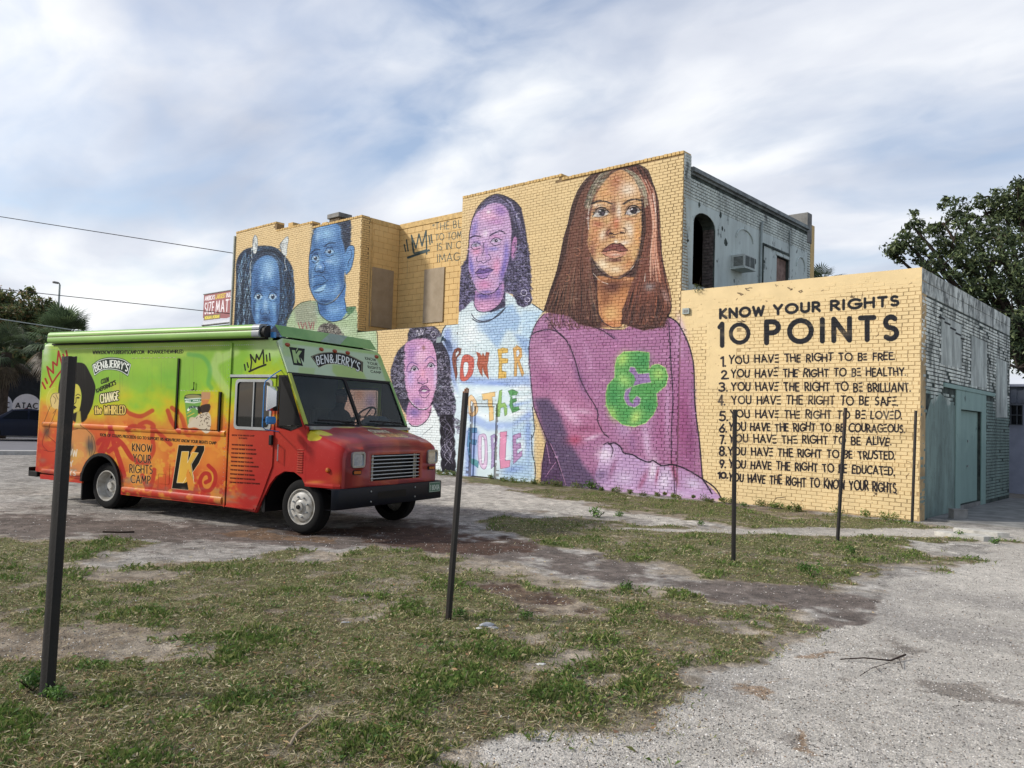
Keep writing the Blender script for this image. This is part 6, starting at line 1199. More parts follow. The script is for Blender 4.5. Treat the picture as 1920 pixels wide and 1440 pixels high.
    # crown over the cab door
    c.lines([[(1302, 640), (1315, 540), (1300, 445), (1365, 545), (1378, 445), (1410, 510), (1462, 385), (1470, 490), (1470, 560)], ], 2.8, '#22231c', 1); c.lines([[(1285, 662), (1400, 610), (1495, 575)]], 3.6, '#22231c', 1); c.lines([[(1222, 572), (1235, 645)], [(1258, 550), (1272, 608)], [(1505, 450), (1512, 530)], [(1545, 430), (1552, 520)]], 2.5, '#22231c', 1)
    # small list on the door
    T(280, 790, 6.857)
    c.blob((1180, 470), 110, 260, 0, '#cf7a34', .8); c.blob((1060, 700), 60, 300, 0, '#c96a30', .7)
    c.lines(text_strokes('KNOW YOUR RIGHTS CAMP', quad((1075, 168), (1362, 180), (1360, 196), (1075, 186)), .2), .75, '#4a120e'); c.lines(text_strokes('10 POINTS', quad((1162, 208), (1268, 212), (1268, 228), (1162, 224)), .2), .75, '#4a120e')
    rows = ['FREE', 'HEALTHY', 'BRILLIANT', 'SAFE', 'LOVED', 'COURAGEOUS', 'ALIVE', 'TRUSTED', 'EDUCATED', '']
    for k, (s_, xe) in enumerate(zip(rows, (1340, 1380, 1388, 1335, 1350, 1415, 1335, 1362, 1370, 1432))):
        y = 292+k*53.6; x0 = 1072-k*3; t_ = 'YOU HAVE THE RIGHT TO BE '+s_ if s_ else 'YOU HAVE THE RIGHT TO KNOW YOUR RIGHTS'
        c.lines(text_strokes(t_, quad((x0, y), (xe, y+12+k), (xe, y+28+k), (x0, y+14)), .2), .8, '#3a0e0a', 1)
    T(420, 580, 3.274); c.blob((560, 1060), 60, 12, 0, '#d0803a', .8); c.blob((700, 1040), 60, 40, 0, '#c0602c', .6); c.poly([(512, 745), (545, 733), (588, 752), (582, 800), (545, 808), (513, 800)], '#c2b22c', 1, .3, 2)
    c.T = lambda p: np.asarray(p, float); c.k = 1
    for _ in range(140):
        x_ = rng.uniform(70, 560); y_ = 884+(x_-67)*.172+rng.uniform(-26, 4); c.blob((x_, y_), rng.uniform(3, 10), rng.uniform(1.5, 5), 8, '#8a7866', rng.uniform(.12, .4))
    for _ in range(60): x_ = rng.uniform(90, 520); y_ = rng.uniform(660, 700); c.lines([[(x_, y_), (x_+rng.uniform(-1, 1), y_+rng.uniform(15, 60))]], rng.uniform(.5, 1.5), '#6f7050', rng.uniform(.06, .2), soft=1)
    # dirt flecks
    c.T = lambda p: np.asarray(p, float); c.k = 1
    for _ in range(220): c.blob((rng.uniform(440, 640), rng.uniform(820, 960)), rng.uniform(.2, .5), rng.uniform(.2, .4), 0, '#d8a08a', .7)
    return c
def paint_header():
    c = Canvas(520, 625, 770, 725, 5, '#b5c8a8'); T = c.zoom; T(530, 600, 6.857)
    c.poly([(0, 240), (700, 330), (1240, 420), (1240, 450), (700, 380), (200, 320), (0, 300)], '#98bd68', .75, 2)
    c.poly([(640, 570), (1000, 600), (1080, 760), (700, 730), (640, 660)], '#a0bb62', .7, 2); c.poly([(210, 600), (420, 620), (400, 720), (200, 700)], '#a8c278', .6, 2); c.poly([(1180, 440), (1280, 430), (1420, 800), (1330, 800), (1260, 600)], '#93b660', .7, 2); c.poly([(0, 300), (200, 330), (120, 480), (0, 460)], '#a5c47a', .6, 3)
    ou = [(85, 348), (282, 372), (272, 545), (235, 510), (262, 590), (140, 575)]
    c.poly([(82, 345), (284, 370), (272, 548), (228, 478), (262, 592), (138, 577)], '#10140f', 1, .1); c.poly([(118, 385), (160, 388), (172, 440), (205, 392), (248, 398), (205, 462), (238, 560), (205, 545), (180, 490), (185, 555), (148, 550)], '#9fba7c', 1, .1); c.poly([(186, 362), (200, 364), (176, 408), (168, 400)], '#9fba7c', 1, .1)
    up = smooth([(360, 468), (480, 425), (640, 412), (800, 432), (920, 480), (1035, 540)], 8); lo = smooth([(1030, 672), (900, 610), (780, 578), (650, 565), (550, 575), (465, 612)], 8); c.poly(np.vstack([up, lo]), '#0f120e', 1, .1)
    sc = np.vstack([up, lo]); ce = sc.mean(0); c.lines([np.vstack([(sc-ce)*.955+ce, ((sc-ce)*.955+ce)[:1]])], .7, '#c9bd9a', .9)
    fn = lambda u, v: (np.array([405, 478])*(1-v)*0)+np.array([430+570*u+(1-v)*(30-70*u)*.6, (575+92*u-105*v)-(62*4*u*(1-u))-4*u])
    st = text_strokes("BEN&JERRY'S", fn, .3); c.lines(st, 3.1, '#0a0d0a'); c.lines(st, 1.9, '#dfe4de')
    for s_, q in (('KNOW', ((1058, 475), (1195, 498), (1198, 530), (1068, 508))), ('YOUR', ((1088, 535), (1215, 555), (1218, 585), (1098, 566))), ('RIGHTS', ((1092, 588), (1258, 610), (1262, 640), (1102, 620))), ('CAMP', ((1128, 645), (1262, 665), (1266, 692), (1136, 674)))): c.lines(text_strokes(s_, quad(*q), .28), .85, '#171a12')
    return c
# ---------------------------------------------------------------- food truck body
THD = math.radians(13.2); TO = np.array([-9.46, 6.33, 0]); TU = np.array([math.cos(THD), math.sin(THD), 0]); TV = np.array([-math.sin(THD), math.cos(THD), 0])
def tw(u, v, z): u, v, z = np.broadcast_arrays(u, v, z); return TO+u[..., None]*TU+v[..., None]*TV+z[..., None]*np.array([0, 0, 1.])
T0 = empty('food_truck', tuple(TO), THD, 'green, yellow and red graffiti wrapped step van food truck parked before the mural', 'food truck')
SU0, SU1, SZ0, SZ1 = -6.15, .95, .15, 3.0
sc_ = paint_side(); sc_.a[:] = (sc_.a+(sc_.a.mean(2, keepdims=True)-sc_.a)*.04)*1.0; IS = img_from('truck_side_print', bake(sc_, lambda s, t: tw(SU0+(SU1-SU0)*s, -.06, SZ0+(SZ1-SZ0)*t), 1900, 762)); del sc_
M_side = imgmat('truck_side_wrap', IS, (0, 2), (SU0, SZ0), (SU1, SZ1), rough=.33, local=True, wear=.14, coat=.0, bmp=.1, bs=3, spec=.12)
hc_ = paint_header(); HV0, HV1, HZ0, HZ1 = -.1, 2.35, 2.1, 2.75
ws_u = lambda z: .08-(z-1.47)*.5
IH = img_from('truck_header_print', bake(hc_, lambda s, t: tw(ws_u(HZ0+(HZ1-HZ0)*t), HV0+(HV1-HV0)*s, HZ0+(HZ1-HZ0)*t), 1225, 325)); del hc_
M_head = imgmat('truck_header_wrap', IH, (1, 2), (HV0, HZ0), (HV1, HZ1), rough=.35, local=True, wear=.08, bmp=0, spec=.15)
# hood print, laid on from above (u forward, v across)
hp = Canvas(-.1, 0, 1., 2.4, 260, '#9a2a2a'); 
_n = fbm(hp.H, hp.W, 120, 4, 71)[..., None]; hp.a += (hexc('#7d2226')-hp.a)*sstep(.45, .65, _n)*.8; hp.a += (hexc('#b24a2c')-hp.a)*sstep(.55, .7, fbm(hp.H, hp.W, 90, 4, 72)[..., None])*.6
for p in ([(.1, .0), (.2, -.02), (.38, .06), (.36, .16), (.14, .13)], [(.1, .45), (.18, .5), (.2, .8), (.12, .85)], [(.1, 1.1), (.2, 1.12), (.22, 1.4), (.1, 1.4)], [(.1, 1.6), (.17, 1.62), (.17, 1.9), (.1, 1.9)], [(.12, 1.98), (.36, 2.02), (.34, 2.15), (.14, 2.16)]): hp.poly(p, '#c9bc34', 1, .01, 3)
# lettering read from the front : across = v, up = -u
def hq(v0, v1, u0, u1): return lambda a, b: np.array([u1+(u0-u1)*b, v0+(v1-v0)*a])
st = text_strokes('CHANGE', hq(.98, 1.42, .30, .42), .34); hp.lines(st, .05, '#1c1512'); hp.lines(st, .027, '#e9e2c0'); st = text_strokes('the WHIRLED', hq(.92, 1.62, .46, .58), .3); hp.lines(st, .05, '#1c1512'); hp.lines(st, .027, '#e3c774')
for _b in (((.62, .12), .1, .1), ((.72, .3), .05, .12), ((.7, 1.95), .08, .12), ((.5, 1.2), .12, .3), ((.68, 1.1), .04, .4)): hp.blob(_b[0], _b[1], _b[2], 0, '#b5502a', .55)
hp.blob((.22, 1.15), .06, .14, 0, '#3a1c1c', .8)
IHD = img_from('truck_hood_print', hp.a); M_hood = imgmat('truck_hood_wrap', IHD, (0, 1), (-.1, 0), (1., 2.4), rough=.36, local=True, wear=.12, coat=.3, bmp=.04, bs=4, spec=.35)
def procwrap():
    m, nt, b = newmat('truck_wrap_plain'); co = objco(nt); sp = nt.nodes.new('ShaderNodeSeparateXYZ'); nt.links.new(co, sp.inputs[0])
    f = mth(nt, 'ADD', mth(nt, 'MULTIPLY_ADD', sp.outputs[2], .42, -.12), mth(nt, 'MULTIPLY', mth(nt, 'SUBTRACT', noise(nt, co, 1.2, 4), .5), .3))
    c = ramp(nt, f, [(.1, srgb('#b8362a')), (.35, srgb('#cf5f2f')), (.5, srgb('#d9a030')), (.62, srgb('#a9bd2c')), (.8, srgb('#78ab3c')), (1, srgb('#7fb24a'))]); nt.links.new(c, b.inputs['Base Color']); b.inputs['Roughness'].default_value = .35; b.inputs['Coat Weight'].default_value = .4; return m
M_wrap = procwrap(); M_green = mat('green_panel_paint', '#62934a', .35, col2='#83ac62', vs=1.3, bmp=0); M_awn = mat('green_awning_skin', '#88b055', .4, col2='#76a04a', vs=1., bmp=0)
M_tyre = mat('tyre_rubber', '#101010', .9, var=.3, vs=20, bmp=.3); M_rim = mat('white_painted_steel_wheel', '#b9b8b2', .45, col2='#8f8a80', vs=9, bmp=.1); M_chrome = mat('bright_chrome', '#d8dadc', .12, metal=1., var=.1, bmp=0); M_alu = mat('brushed_aluminium', '#a9aeb0', .35, metal=.8, var=.15, bmp=0)
M_bump = mat('black_bumper_steel', '#0f131c', .55, var=.2, bmp=.1, spec=.25); M_black = mat('flat_black', '#0d0d0e', .6, var=.2, bmp=0); M_gask = mat('black_gasket', '#0b0b0c', .55, var=.1, bmp=0); M_blue = mat('blue_mirror_paint', '#3f86c4', .35, var=.15, bmp=0)
M_amber = mat('amber_lens', '#b5601a', .25, var=.3, bmp=0); M_redlens = mat('dull_orange_marker_lens', '#a5431f', .3, var=.3, bmp=0); M_int = mat('cab_interior_grey', '#4f5a60', .8, var=.2); M_intl = mat('cab_interior_pale', '#59625f', .8, var=.2)
M_glassw = glass('windscreen_glass', (.03, .045, .045), .22); M_glassf = glass('far_quarter_glass', (.03, .05, .05), .08); M_glass = glass('side_window_glass', (.01, .012, .012), .93); M_lens = mat('headlamp_lens', '#c9ced2', .1, metal=.5, var=.3, vs=30, bmp=0)
V0, V1 = -.06, 2.28
M_hinge = mat('worn_hinge_steel', '#b9b48c', .6, var=.4, vs=30, bmp=0)
def tb(): return MB()
fs = lambda v: (lambda a, b, d: (a, v+d, b))
def arcpts(cu, cz, r, a0, a1, n=12): return [(cu+r*math.cos(math.radians(a0+(a1-a0)*k/n)), cz+r*math.sin(math.radians(a0+(a1-a0)*k/n))) for k in range(n+1)]
# side panels (with the rear wheel arch) ; door opening separate
rear = [(-6.02, .5), (-4.74, .43)]+arcpts(-4.24, .40, .50, 176, 4)+[(-3.74, .27), (-1.43, .27), (-1.43, 2.66), (-5.98, 2.66), (-6.02, 2.5)]
for v, m, s in ((V0, M_side, 1), (V1, M_wrap, -1)):
    o = tb().plate(rear, [], fs(v), 0, .04*s).build('side_panel', m, T0)
    roll = [[(u, v+s*(.0+.10*(1-math.cos(a))), 2.66+.06*math.sin(a)) for a in np.linspace(0, math.pi/2, 5)] for u in (-5.98, -.62)]
    tb().loft(roll, closed=False).build('roof_edge', m, T0, sm=True)
tb().loft([[(-5.98, V0+.1, 2.72), (-5.98, 1.11, 2.78), (-5.98, V1-.1, 2.72)], [(-.62, V0+.1, 2.72), (-.62, 1.11, 2.78), (-.62, V1-.1, 2.72)]], closed=False).build('roof', M_green, T0)
tb().box(-6.05, V0, .5, -6.0, V1, 2.6).box(-6.03, V0+.02, 2.601, -5.98, V1-.02, 2.72).build('rear_wall', M_wrap, T0, bev=.01)
for v in (.45, 1.15): tb().box(-6.065, v, .6, -6.051, v+.68, 2.5).build('rear_door', M_wrap, T0, bev=.004)
tb().box(-6.32, -.02, .40, -6.06, 2.24, .50).box(-6.32, -.02, .5, -6.3, 2.24, .56).build('rear_step', M_black, T0, bev=.01)
tb().box(-6.0, V0+.045, .48, -4.8, V1-.045, .52).box(-4.8, .4, .85, -3.7, 1.8, .9).box(-3.7, V0+.045, .36, -.75, V1-.045, .42).build('floor_pan', M_black, T0)
tb().box(-1.42, .3, .42, -1.38, V1-.045, 2.6).build('cab_bulkhead', M_int, T0)
tb().box(-5.6, .62, .3, -.0, .72, .48).box(-5.6, 1.5, .3, -.0, 1.6, .48).build('chassis_rail', M_black, T0); tb().lathe([(0, -.6), (.09, -.6), (.09, .6), (0, .6)], (-4.2, 1.1, .36), 'y', 12).box(-4.35, .95, .2, -4.05, 1.25, .5).build('rear_axle', M_black, T0, sm=True); tb().box(-.06, .1, .28, .06, 2.1, .4).build('front_axle', M_black, T0)
# cab side with door opening and quarter window
cab = [(-1.42, .27), (-.78, .23), (-.64, .5)]+arcpts(-.06, .36, .50, 160, 40, 10)[0:]+[(.35, .66), (.10, .66), (.10, 1.46), (ws_u(1.50), 1.50), (ws_u(2.66)+.0, 2.66), (-1.42, 2.66)]
cab = [(-1.42, .27), (-.78, .23), (-.63, .50), (-.55, .64), (-.44, .76), (-.28, .84), (-.1, .84), (.04, .77), (.11, .67), (.10, 1.46), (ws_u(1.5)-.02, 1.5), (ws_u(2.66)-.02, 2.66), (-1.42, 2.66)]
doorh = [(-1.24, 1.43), (-.60, 1.42), (-.60, 2.08), (-1.24, 2.08)]
vent = [(-.46, 1.44), (-.2, 1.40), (.015, 1.47), (-.30, 2.17), (-.46, 2.17)]
for v, m, s in ((V0, M_side, 1), (V1, M_wrap, -1)):
    dh = doorh if s == 1 else [(-1.3, 1.42), (-.52, 1.42), (-.52, 2.1), (-1.3, 2.1)]
    tb().plate(cab, [dh, vent], fs(v), 0, .04*s).build('cab_side', m, T0)
    tb().plate([(p[0]+0, p[1]) for p in vent], [[((p[0]+.2)*.86-.2+.0, (p[1]-1.75)*.93+1.75) for p in vent]], fs(v), -.006*s, .03*s).build('quarter_window_frame', M_gask, T0)
    tb().plate([((p[0]+.2)*.9-.2, (p[1]-1.75)*.96+1.75) for p in vent], [], fs(v), .012*s, .02*s).build('quarter_window_glass', M_glassf if s == -1 else M_glass, T0)
# near door : skin, window frame, panes
dsk = [(-1.37, .27), (-.79, .245), (-.66, .52), (-.50, .9), (-.50, 2.12), (-1.37, 2.12)]
tb().plate(dsk, [rr(-1.27, 1.40, -.565, 2.10, .06)], fs(V0), -.016, -.002).build('cab_door', M_side, T0, bev=.003)
tb().plate(rr(-1.28, 1.39, -.555, 2.11, .06), [rr(-1.24, 1.43, -.595, 2.07, .05)], fs(V0), -.026, -.0165).build('door_window_frame', M_alu, T0)
tb().box(-.925, V0-.024, 1.43, -.905, V0-.008, 2.07).build('window_divider', M_alu, T0); tb().plate(rr(-1.25, 1.42, -.585, 2.08, .05), [], fs(V0), -.006, -.003).build('door_window_glass', M_glass, T0)
tb().plate(rr(-1.31, 1.41, -.51, 2.11, .06), [rr(-1.27, 1.45, -.55, 2.07, .05)], fs(V1), .003, .02).build('door_window_frame', M_alu, T0)
tb().plate(rr(-1.28, 1.44, -.54, 2.08, .05), [], fs(V1), .005, .008).build('door_window_glass', glass('clear_side_glass', (.03, .04, .04), .12), T0)
tb().box(-1.40, V0-.03, 2.135, -.49, V0-.001, 2.175).build('drip_rail', M_alu, T0, bev=.004); tb().box(-1.40, V0-.012, 2.12, -.5, V0-.001, 2.132).build('door_gap', M_gask, T0)
tb().box(-1.425, V0-.022, .26, -1.395, V0-.001, 2.64).build('body_pillar', M_side, T0, bev=.004); tb().box(-1.393, V0-.004, .28, -1.372, V0-.001, 2.12).build('door_gap', M_gask, T0)
tb().box(-1.37, V0-.03, .27, -.81, V0-.017, .285).build('step_edge', M_side, T0)
tb().box(-.56, V0-.05, 1.19, -.50, V0-.003, 1.33).build('door_latch', M_black, T0, bev=.008); tb().tube([(-.42, V0, 1.2), (-.37, V0-.05, 1.2), (-.37, V0-.05, .98), (-.42, V0, .98)], .008, 8).build('grab_bar', M_alu, T0, sm=True)
mb = tb()
for k in range(9): mb.box(-.05, V0-.012, .84+k*.033, .05, V0-.001, .856+k*.033)
mb.box(-.06, V0-.006, 1.14, .06, V0-.001, 1.155).build('louvre', M_hood, T0, bev=.003)
# rails
def half(u0, u1, z, r, v, m, n='rub_rail', s=-1):
    R = [[(u, v+s*r*.55*math.sin(q), z+r*math.cos(q)) for q in np.linspace(0, math.pi, 7)] for u in (u0, u1)]; return tb().loft(R, closed=False, caps=True).build(n, m, T0, sm=True)
half(-5.9, -1.47, 1.315, .042, V0, M_side); half(-3.7, -1.47, .345, .055, V0, M_side, 'sill_rail'); half(-5.85, -4.78, .52, .04, V0, M_side, 'sill_rail'); half(-5.9, -1.47, 1.315, .042, V1, M_wrap, 'rub_rail', 1)
half(-.9, -.2, 1.38, .0, V0, M_side, 'rub_rail') if False else None
tb().box(-5.9, V0+.0, .38, -4.75, V0+.03, .46).build('rear_skirt', M_side, T0)
# hatches
def panel(n, u0, z0, u1, z1, d, m): return tb().box(u0, V0-d, z0, u1, V0-.001, z1).build(n, m, T0, bev=.004)
panel('serving_hatch', -3.63, 1.335, -2.545, 2.425, .024, M_side); panel('small_hatch', -2.43, 1.36, -1.61, 1.925, .035, M_side); panel('fuel_door', -2.84, .50, -2.62, .82, .005, M_side)
mb = tb(); mb2 = tb()
for k in range(12): mb.tube([(-3.62+k*.089, V0-.02, 2.432), (-3.62+k*.089+.05, V0-.02, 2.432)], .006, 5); mb2.tube([(-2.43+k*.068, V0-.03, 1.932), (-2.43+k*.068+.04, V0-.03, 1.932)], .005, 5)
mb.build('piano_hinge', M_hinge, T0); mb2.build('piano_hinge', M_hinge, T0)
tb().box(-2.53, V0-.02, 1.34, -2.515, V0-.001, 2.42).build('hatch_seal', M_gask, T0); tb().box(-1.595, V0-.03, 1.34, -1.575, V0-.001, 1.92).build('hatch_seal', M_gask, T0)
tb().tube([(-2.16, V0-.02, 2.06), (-2.16, V0-.02, 1.95), (-2.22, V0-.02, 1.94)], .01, 6).build('hatch_hook', M_black, T0); tb().box(-3.42, V0-.02, 1.38, -3.33, V0-.001, 1.5).build('hatch_latch', M_side, T0, bev=.004)
mb = tb()
for k in range(110): u = -5.9+k*.045; mb.box(u, V0-.003, 2.60, u+.011, V0-.0005, 2.611)
for z_ in np.arange(.45, 2.5, .06): mb.box(-1.47, V0-.003, z_, -1.462, V0-.0005, z_+.008)
mb.build('rivet_row', M_alu, T0)
# wheel arch flare, mud flap
R = []
for q in np.linspace(178, 2, 14): a = math.radians(q); R.append([(-4.24+r_*math.cos(a), V0+d_, .40+r_*math.sin(a)) for r_, d_ in ((.50, .0), (.50, -.045), (.455, -.045), (.455, .25))])
tb().loft(R, closed=False).build('wheel_arch_flare', M_black, T0, sm=True); tb().box(-4.80, V0+.03, .10, -4.77, V0+.4, .55).build('mud_flap', M_black, T0)
tb().loft([[(-4.24+.49*math.cos(math.radians(q)), V0+.02, .40+.49*math.sin(math.radians(q))), (-4.24+.49*math.cos(math.radians(q)), V0+.7, .40+.49*math.sin(math.radians(q)))] for q in np.linspace(180, 0, 12)], closed=False).build('wheel_well', M_black, T0)
tb().loft([[(-.1+.52*math.cos(math.radians(q)), V0+.03, .36+.5*math.sin(math.radians(q))), (-.1+.52*math.cos(math.radians(q)), V0+.75, .36+.5*math.sin(math.radians(q)))] for q in np.linspace(180, 30, 12)], closed=False).build('wheel_well', M_black, T0)
tb().box(-.7, V0+.02, .25, -.64, V0+.5, .6).build('splash_guard', M_black, T0)
# roof awning roll
def awn(u0, u1, n, m, pr):
    return tb().loft([[(u, V0+a, z) for a, z in pr] for u in (u0, u1)], caps=True).build(n, m, T0, sm=True, ang=50)
pr = [(0, 2.70), (-.15, 2.698), (-.175, 2.706), (-.185, 2.73), (-.185, 2.775), (-.178, 2.788), (-.160, 2.792), (-.160, 2.80), (-.178, 2.806), (-.180, 2.83), (-.165, 2.862), (-.13, 2.882), (-.08, 2.888), (0, 2.88)]
pr = [(a*.8, z) for a, z in pr]
awn(-5.68, -.88, 'awning_roll', M_awn, pr); awn(-.879, -.74, 'awning_end_cap', mat('grey_end_cap', '#8f9499', .4, var=.15), [(a*1.03, 2.79+(z-2.79)*1.04) for a, z in pr]); awn(-.739, -.66, 'awning_motor', M_black, [(0, 2.70), (-.10, 2.70), (-.13, 2.75), (-.12, 2.82), (-.06, 2.865), (0, 2.865)])
tb().box(-5.68, V0-.146, 2.791, -.88, V0-.136, 2.797).build('awning_bead', M_hinge, T0); tb().box(-5.75, V0-.02, 2.672, -.7, V0, 2.70).build('awning_bracket', M_gask, T0)
tb().box(-.655, V0-.0, 2.70, -.6, V0+.05, 2.78).build('bracket_block', M_blue, T0)
tb().tube([(-3.3, 1.6, 2.76), (-3.3, 1.6, 2.95), (-3.0, 1.6, 2.95), (-3.0, 1.6, 2.76)], .012, 6).build('roof_rail', M_alu, T0)
# windscreen side
fw = lambda a, b, d: (ws_u(b)+d*.89, a, b+d*.45)
tb().plate([(V0, 2.215), (V1, 2.215), (V1-.05, 2.66), (V1-.1, 2.70), (V0+.1, 2.70), (V0+.0, 2.66)], [], fw, -.04, 0).build('header_panel', M_head, T0)
tb().plate([(V0+.0, 1.44), (V1, 1.44), (V1, 2.214), (V0, 2.214)], [rr(V0+.07, 1.50, 1.085, 2.18, .03), rr(1.145, 1.50, V1-.07, 2.18, .03)], fw, -.03, 0).build('windscreen_frame', M_gask, T0)
for a, b in ((V0+.06, 1.10), (1.13, V1-.06)): tb().plate([(a, 1.49), (b, 1.49), (b, 2.19), (a, 2.19)], [], fw, -.018, -.01).build('windscreen', M_glassw, T0)
for v in (V0-.004, V1-.05): tb().plate([(v, 1.5), (v+.055, 1.5), (v+.055, 2.2), (v, 2.2)], [], fw, -.02, .008).build('windscreen_pillar', mat('lime_pillar_paint', '#a3b23c', .35, col2='#8f9a34', vs=3, bmp=0) if v < 0 else M_green, T0, bev=.004)
tb().box(.02, V0+.05, 1.43, .16, V1-.05, 1.475).build('cowl_panel', mat('cowl_grey', '#9a9f9d', .5), T0)
tb().plate([(.12, 2.735), (V1-.02, 2.735), (V1-.08, 2.90), (.06, 2.90)], [], lambda a, b, d: (-.60-(b-2.735)*.55+d, a, b), -.02, 0).build('roof_sign_board', M_green, T0, bev=.004)
tb().plate([(.9, 2.74), (1.35, 2.74), (1.62, 2.90), (1.2, 2.90)], [], lambda a, b, d: (-.60-(b-2.735)*.55+d, a, b), .0005, .002).build('sign_board_stripe', mat('pale_grey_stripe', '#8fa392', .4), T0)
for v in (.3, 1.1, 1.9): tb().box(-.68, v, 2.7, -.62, v+.04, 2.745).build('board_bracket', M_black, T0)
for v in (.10, .80, 1.10, 1.40, 2.12):
    tb().lathe([(0, .03), (.02, .028), (.03, .014), (.033, 0), (.033, -.01)], (ws_u(2.6)+.005, 0, 0), 'x', 12)
    mb = MB(); mb.v = [(ws_u(2.61)+h, v+a*1.5, 2.61+b) for (h, a, b) in [(hh_, r_*math.cos(q), r_*math.sin(q)) for r_, hh_ in ((.033, 0.), (.03, .014), (.02, .025), (.001, .028)) for q in np.linspace(0, 2*math.pi, 11)[:-1]]]
    mb.f = [(i*10+k, i*10+(k+1) % 10, (i+1)*10+(k+1) % 10, (i+1)*10+k) for i in range(3) for k in range(10)]; mb.mi = [0]*len(mb.f); mb.build('marker_light', M_redlens, T0, sm=True)
for v0_, v1_, piv in ((.18, 1.02, 1.06), (1.32, 2.16, 1.30)):
    z0_, z1_ = 1.535, 1.52; tb().tube([(ws_u(1.55)+.03, v0_, 1.56), (ws_u(1.54)+.035, (v0_+v1_)/2, 1.55), (ws_u(1.52)+.03, v1_, 1.53)], .012, 6).tube([(ws_u(1.55)+.04, (v0_+v1_)/2, 1.555), (.14, piv, 1.46)], .009, 6).build('wiper', M_black, T0)
# ---- nose
def sect(u, zt, zs, w, zb=.665, crown=.03, r=.10, topz=None):
    v0, v1 = V0+w, V1-.06-w; c_ = (v0+v1)/2; L = [(u, v0, zb), (u, v0, zb+.05), (u, v0, (zb+zs)/2), (u, v0, zs-.06), (u, v0+.015, zs), (u, v0+.05, zs+(zt-zs)*.55), (u, v0+.14, zt-.01), (u, v0+.38, zt), (u, v0+.46, zt+crown), (u, c_, zt+crown+.01)]
    return L+[(u, v0+v1-p[1], p[2]) for p in L[-2::-1]]
S = [sect(.10, 1.445, 1.36, .0), sect(.25, 1.41, 1.30, .0), sect(.42, 1.36, 1.24, .002), sect(.58, 1.31, 1.19, .006), sect(.66, 1.275, 1.16, .015), sect(.71, 1.24, 1.13, .035), sect(.735, 1.18, 1.09, .07)]
hood = tb().loft(S, closed=False); fr_ = S[-1]; n_ = len(fr_)
front = [(p[1], p[2]) for p in fr_]; gr = [(.55, .735), (1.72, .735), (1.72, 1.10), (.55, 1.10)]
hood.plate(front, [gr], lambda a, b, d: (.735+d, a, b), 0, -.03)
ho = hood.build('hood', [M_hood, M_side], T0, sm=True, ang=40)
for p in ho.data.polygons:
    if p.normal.y < -.6: p.material_index = 1
tb().loft([[(u, v, z) for v, z in ((V0-.006+w_, .66), (V0-.012+w_, .69), (V0-.006+w_, .72))] for u, w_ in ((.11, 0), (.6, .0), (.70, .03))], closed=False).build('nose_lip', M_side, T0)
tb().box(.60, .5, .70, .62, 1.78, 1.13).box(.62, .53, .71, .72, .545, 1.12).box(.62, 1.72, .71, .72, 1.735, 1.12).build('grille_recess', M_black, T0)
mb = tb().box(.69, .60, .72, .705, .64, 1.11).box(.69, 1.60, .72, .705, 1.63, 1.11).box(.69, 1.65, .72, .705, 1.67, 1.11); mb.build('grille_support', M_alu, T0)
o = None
for k in range(7):
    q = tb().tube([(.725, .56, .765+k*.052), (.725, 1.71, .765+k*.052)], .009, 6).build('grille_bar', M_alu, T0, sm=True) if o is None else dup(o, T0, (0, 0, k*.052)); 
    if o is None: o = q
for v in (.115, 1.89):
    h_ = tb().plate(rr(v, .935, v+.27, 1.15, .045), [rr(v+.028, .963, v+.242, 1.122, .03)], lambda a, b, d: (.737+d, a, b), 0, .03).build('headlight', M_alu, T0, sm=True); tb().plate(rr(v+.026, .961, v+.244, 1.124, .03), [], lambda a, b, d: (.737+d, a, b), .004, .012).build('headlight_lens', M_lens, h_)
    tb().plate(rr(v+.04, .84, v+.22, .90, .02), [], lambda a, b, d: (.737+d, a, b), 0, .012).build('turn_signal', M_black, T0); tb().plate(rr(v+.058, .85, v+.202, .89, .012), [], lambda a, b, d: (.737+d, a, b), .0125, .02).build('turn_signal_lens', M_amber, T0)
tb().lathe([(.034, 0), (.034, -.012), (.024, -.026), (0.001, -.03)], (.50, V0, .90), 'y', 14).build('side_marker', M_amber, T0, sm=True)
# bumper
bp = [(.76, .40), (.76, .66)]
mb = tb(); VV = np.r_[np.linspace(-.21, -.13, 5), 1.0, np.linspace(2.24, 2.32, 5)]
ring = []
for v in VV:
    e = max(0, -.13-v, v-2.24)/.08; u = .775-.07*(1-math.sqrt(max(0, 1-e*e))); ring.append([(u-.13, v, .662), (u-.012, v, .662), (u, v, .65), (u, v, .405), (u-.012, v, .393), (u-.13, v, .393)])
mb.loft(ring, closed=False); mb.build('bumper', M_bump, T0, sm=True, ang=50)
tb().plate(rr(.68, .485, 1.34, .585, .02), [], lambda a, b, d: (.7765+d, a, b), 0, .0015).build('bumper_slot', M_black, T0)
for v, z_ in ((.52, .60), (.52, .46), (1.56, .60), (1.56, .46)): tb().lathe([(.014, 0), (.012, .01), (.001, .012)], (.776, v, z_), 'x', 8).build('bumper_bolt', M_alu, T0)
pl = Canvas(0, 0, 30, 15, 12, '#3f6a58'); pl.lines(text_strokes('1 8041A', quad((3, 4.5), (27, 4.5), (27, 12), (3, 12)), .25), .9, '#dfe6dc'); pl.lines([[(.6, .6), (29.4, .6), (29.4, 14.4), (.6, 14.4), (.6, .6)]], .5, '#cfd8cc'); pl.a[:] = pl.a[::-1]
IP = img_from('plate_print', pl.a); M_plate = imgmat('plate_face', IP, (1, 2), (1.93, .50), (2.23, .65), rough=.4, local=True, wear=.1, bmp=0)
tb().box(.777, 1.93, .50, .782, 2.23, .65).build('licence_plate', M_plate, T0)
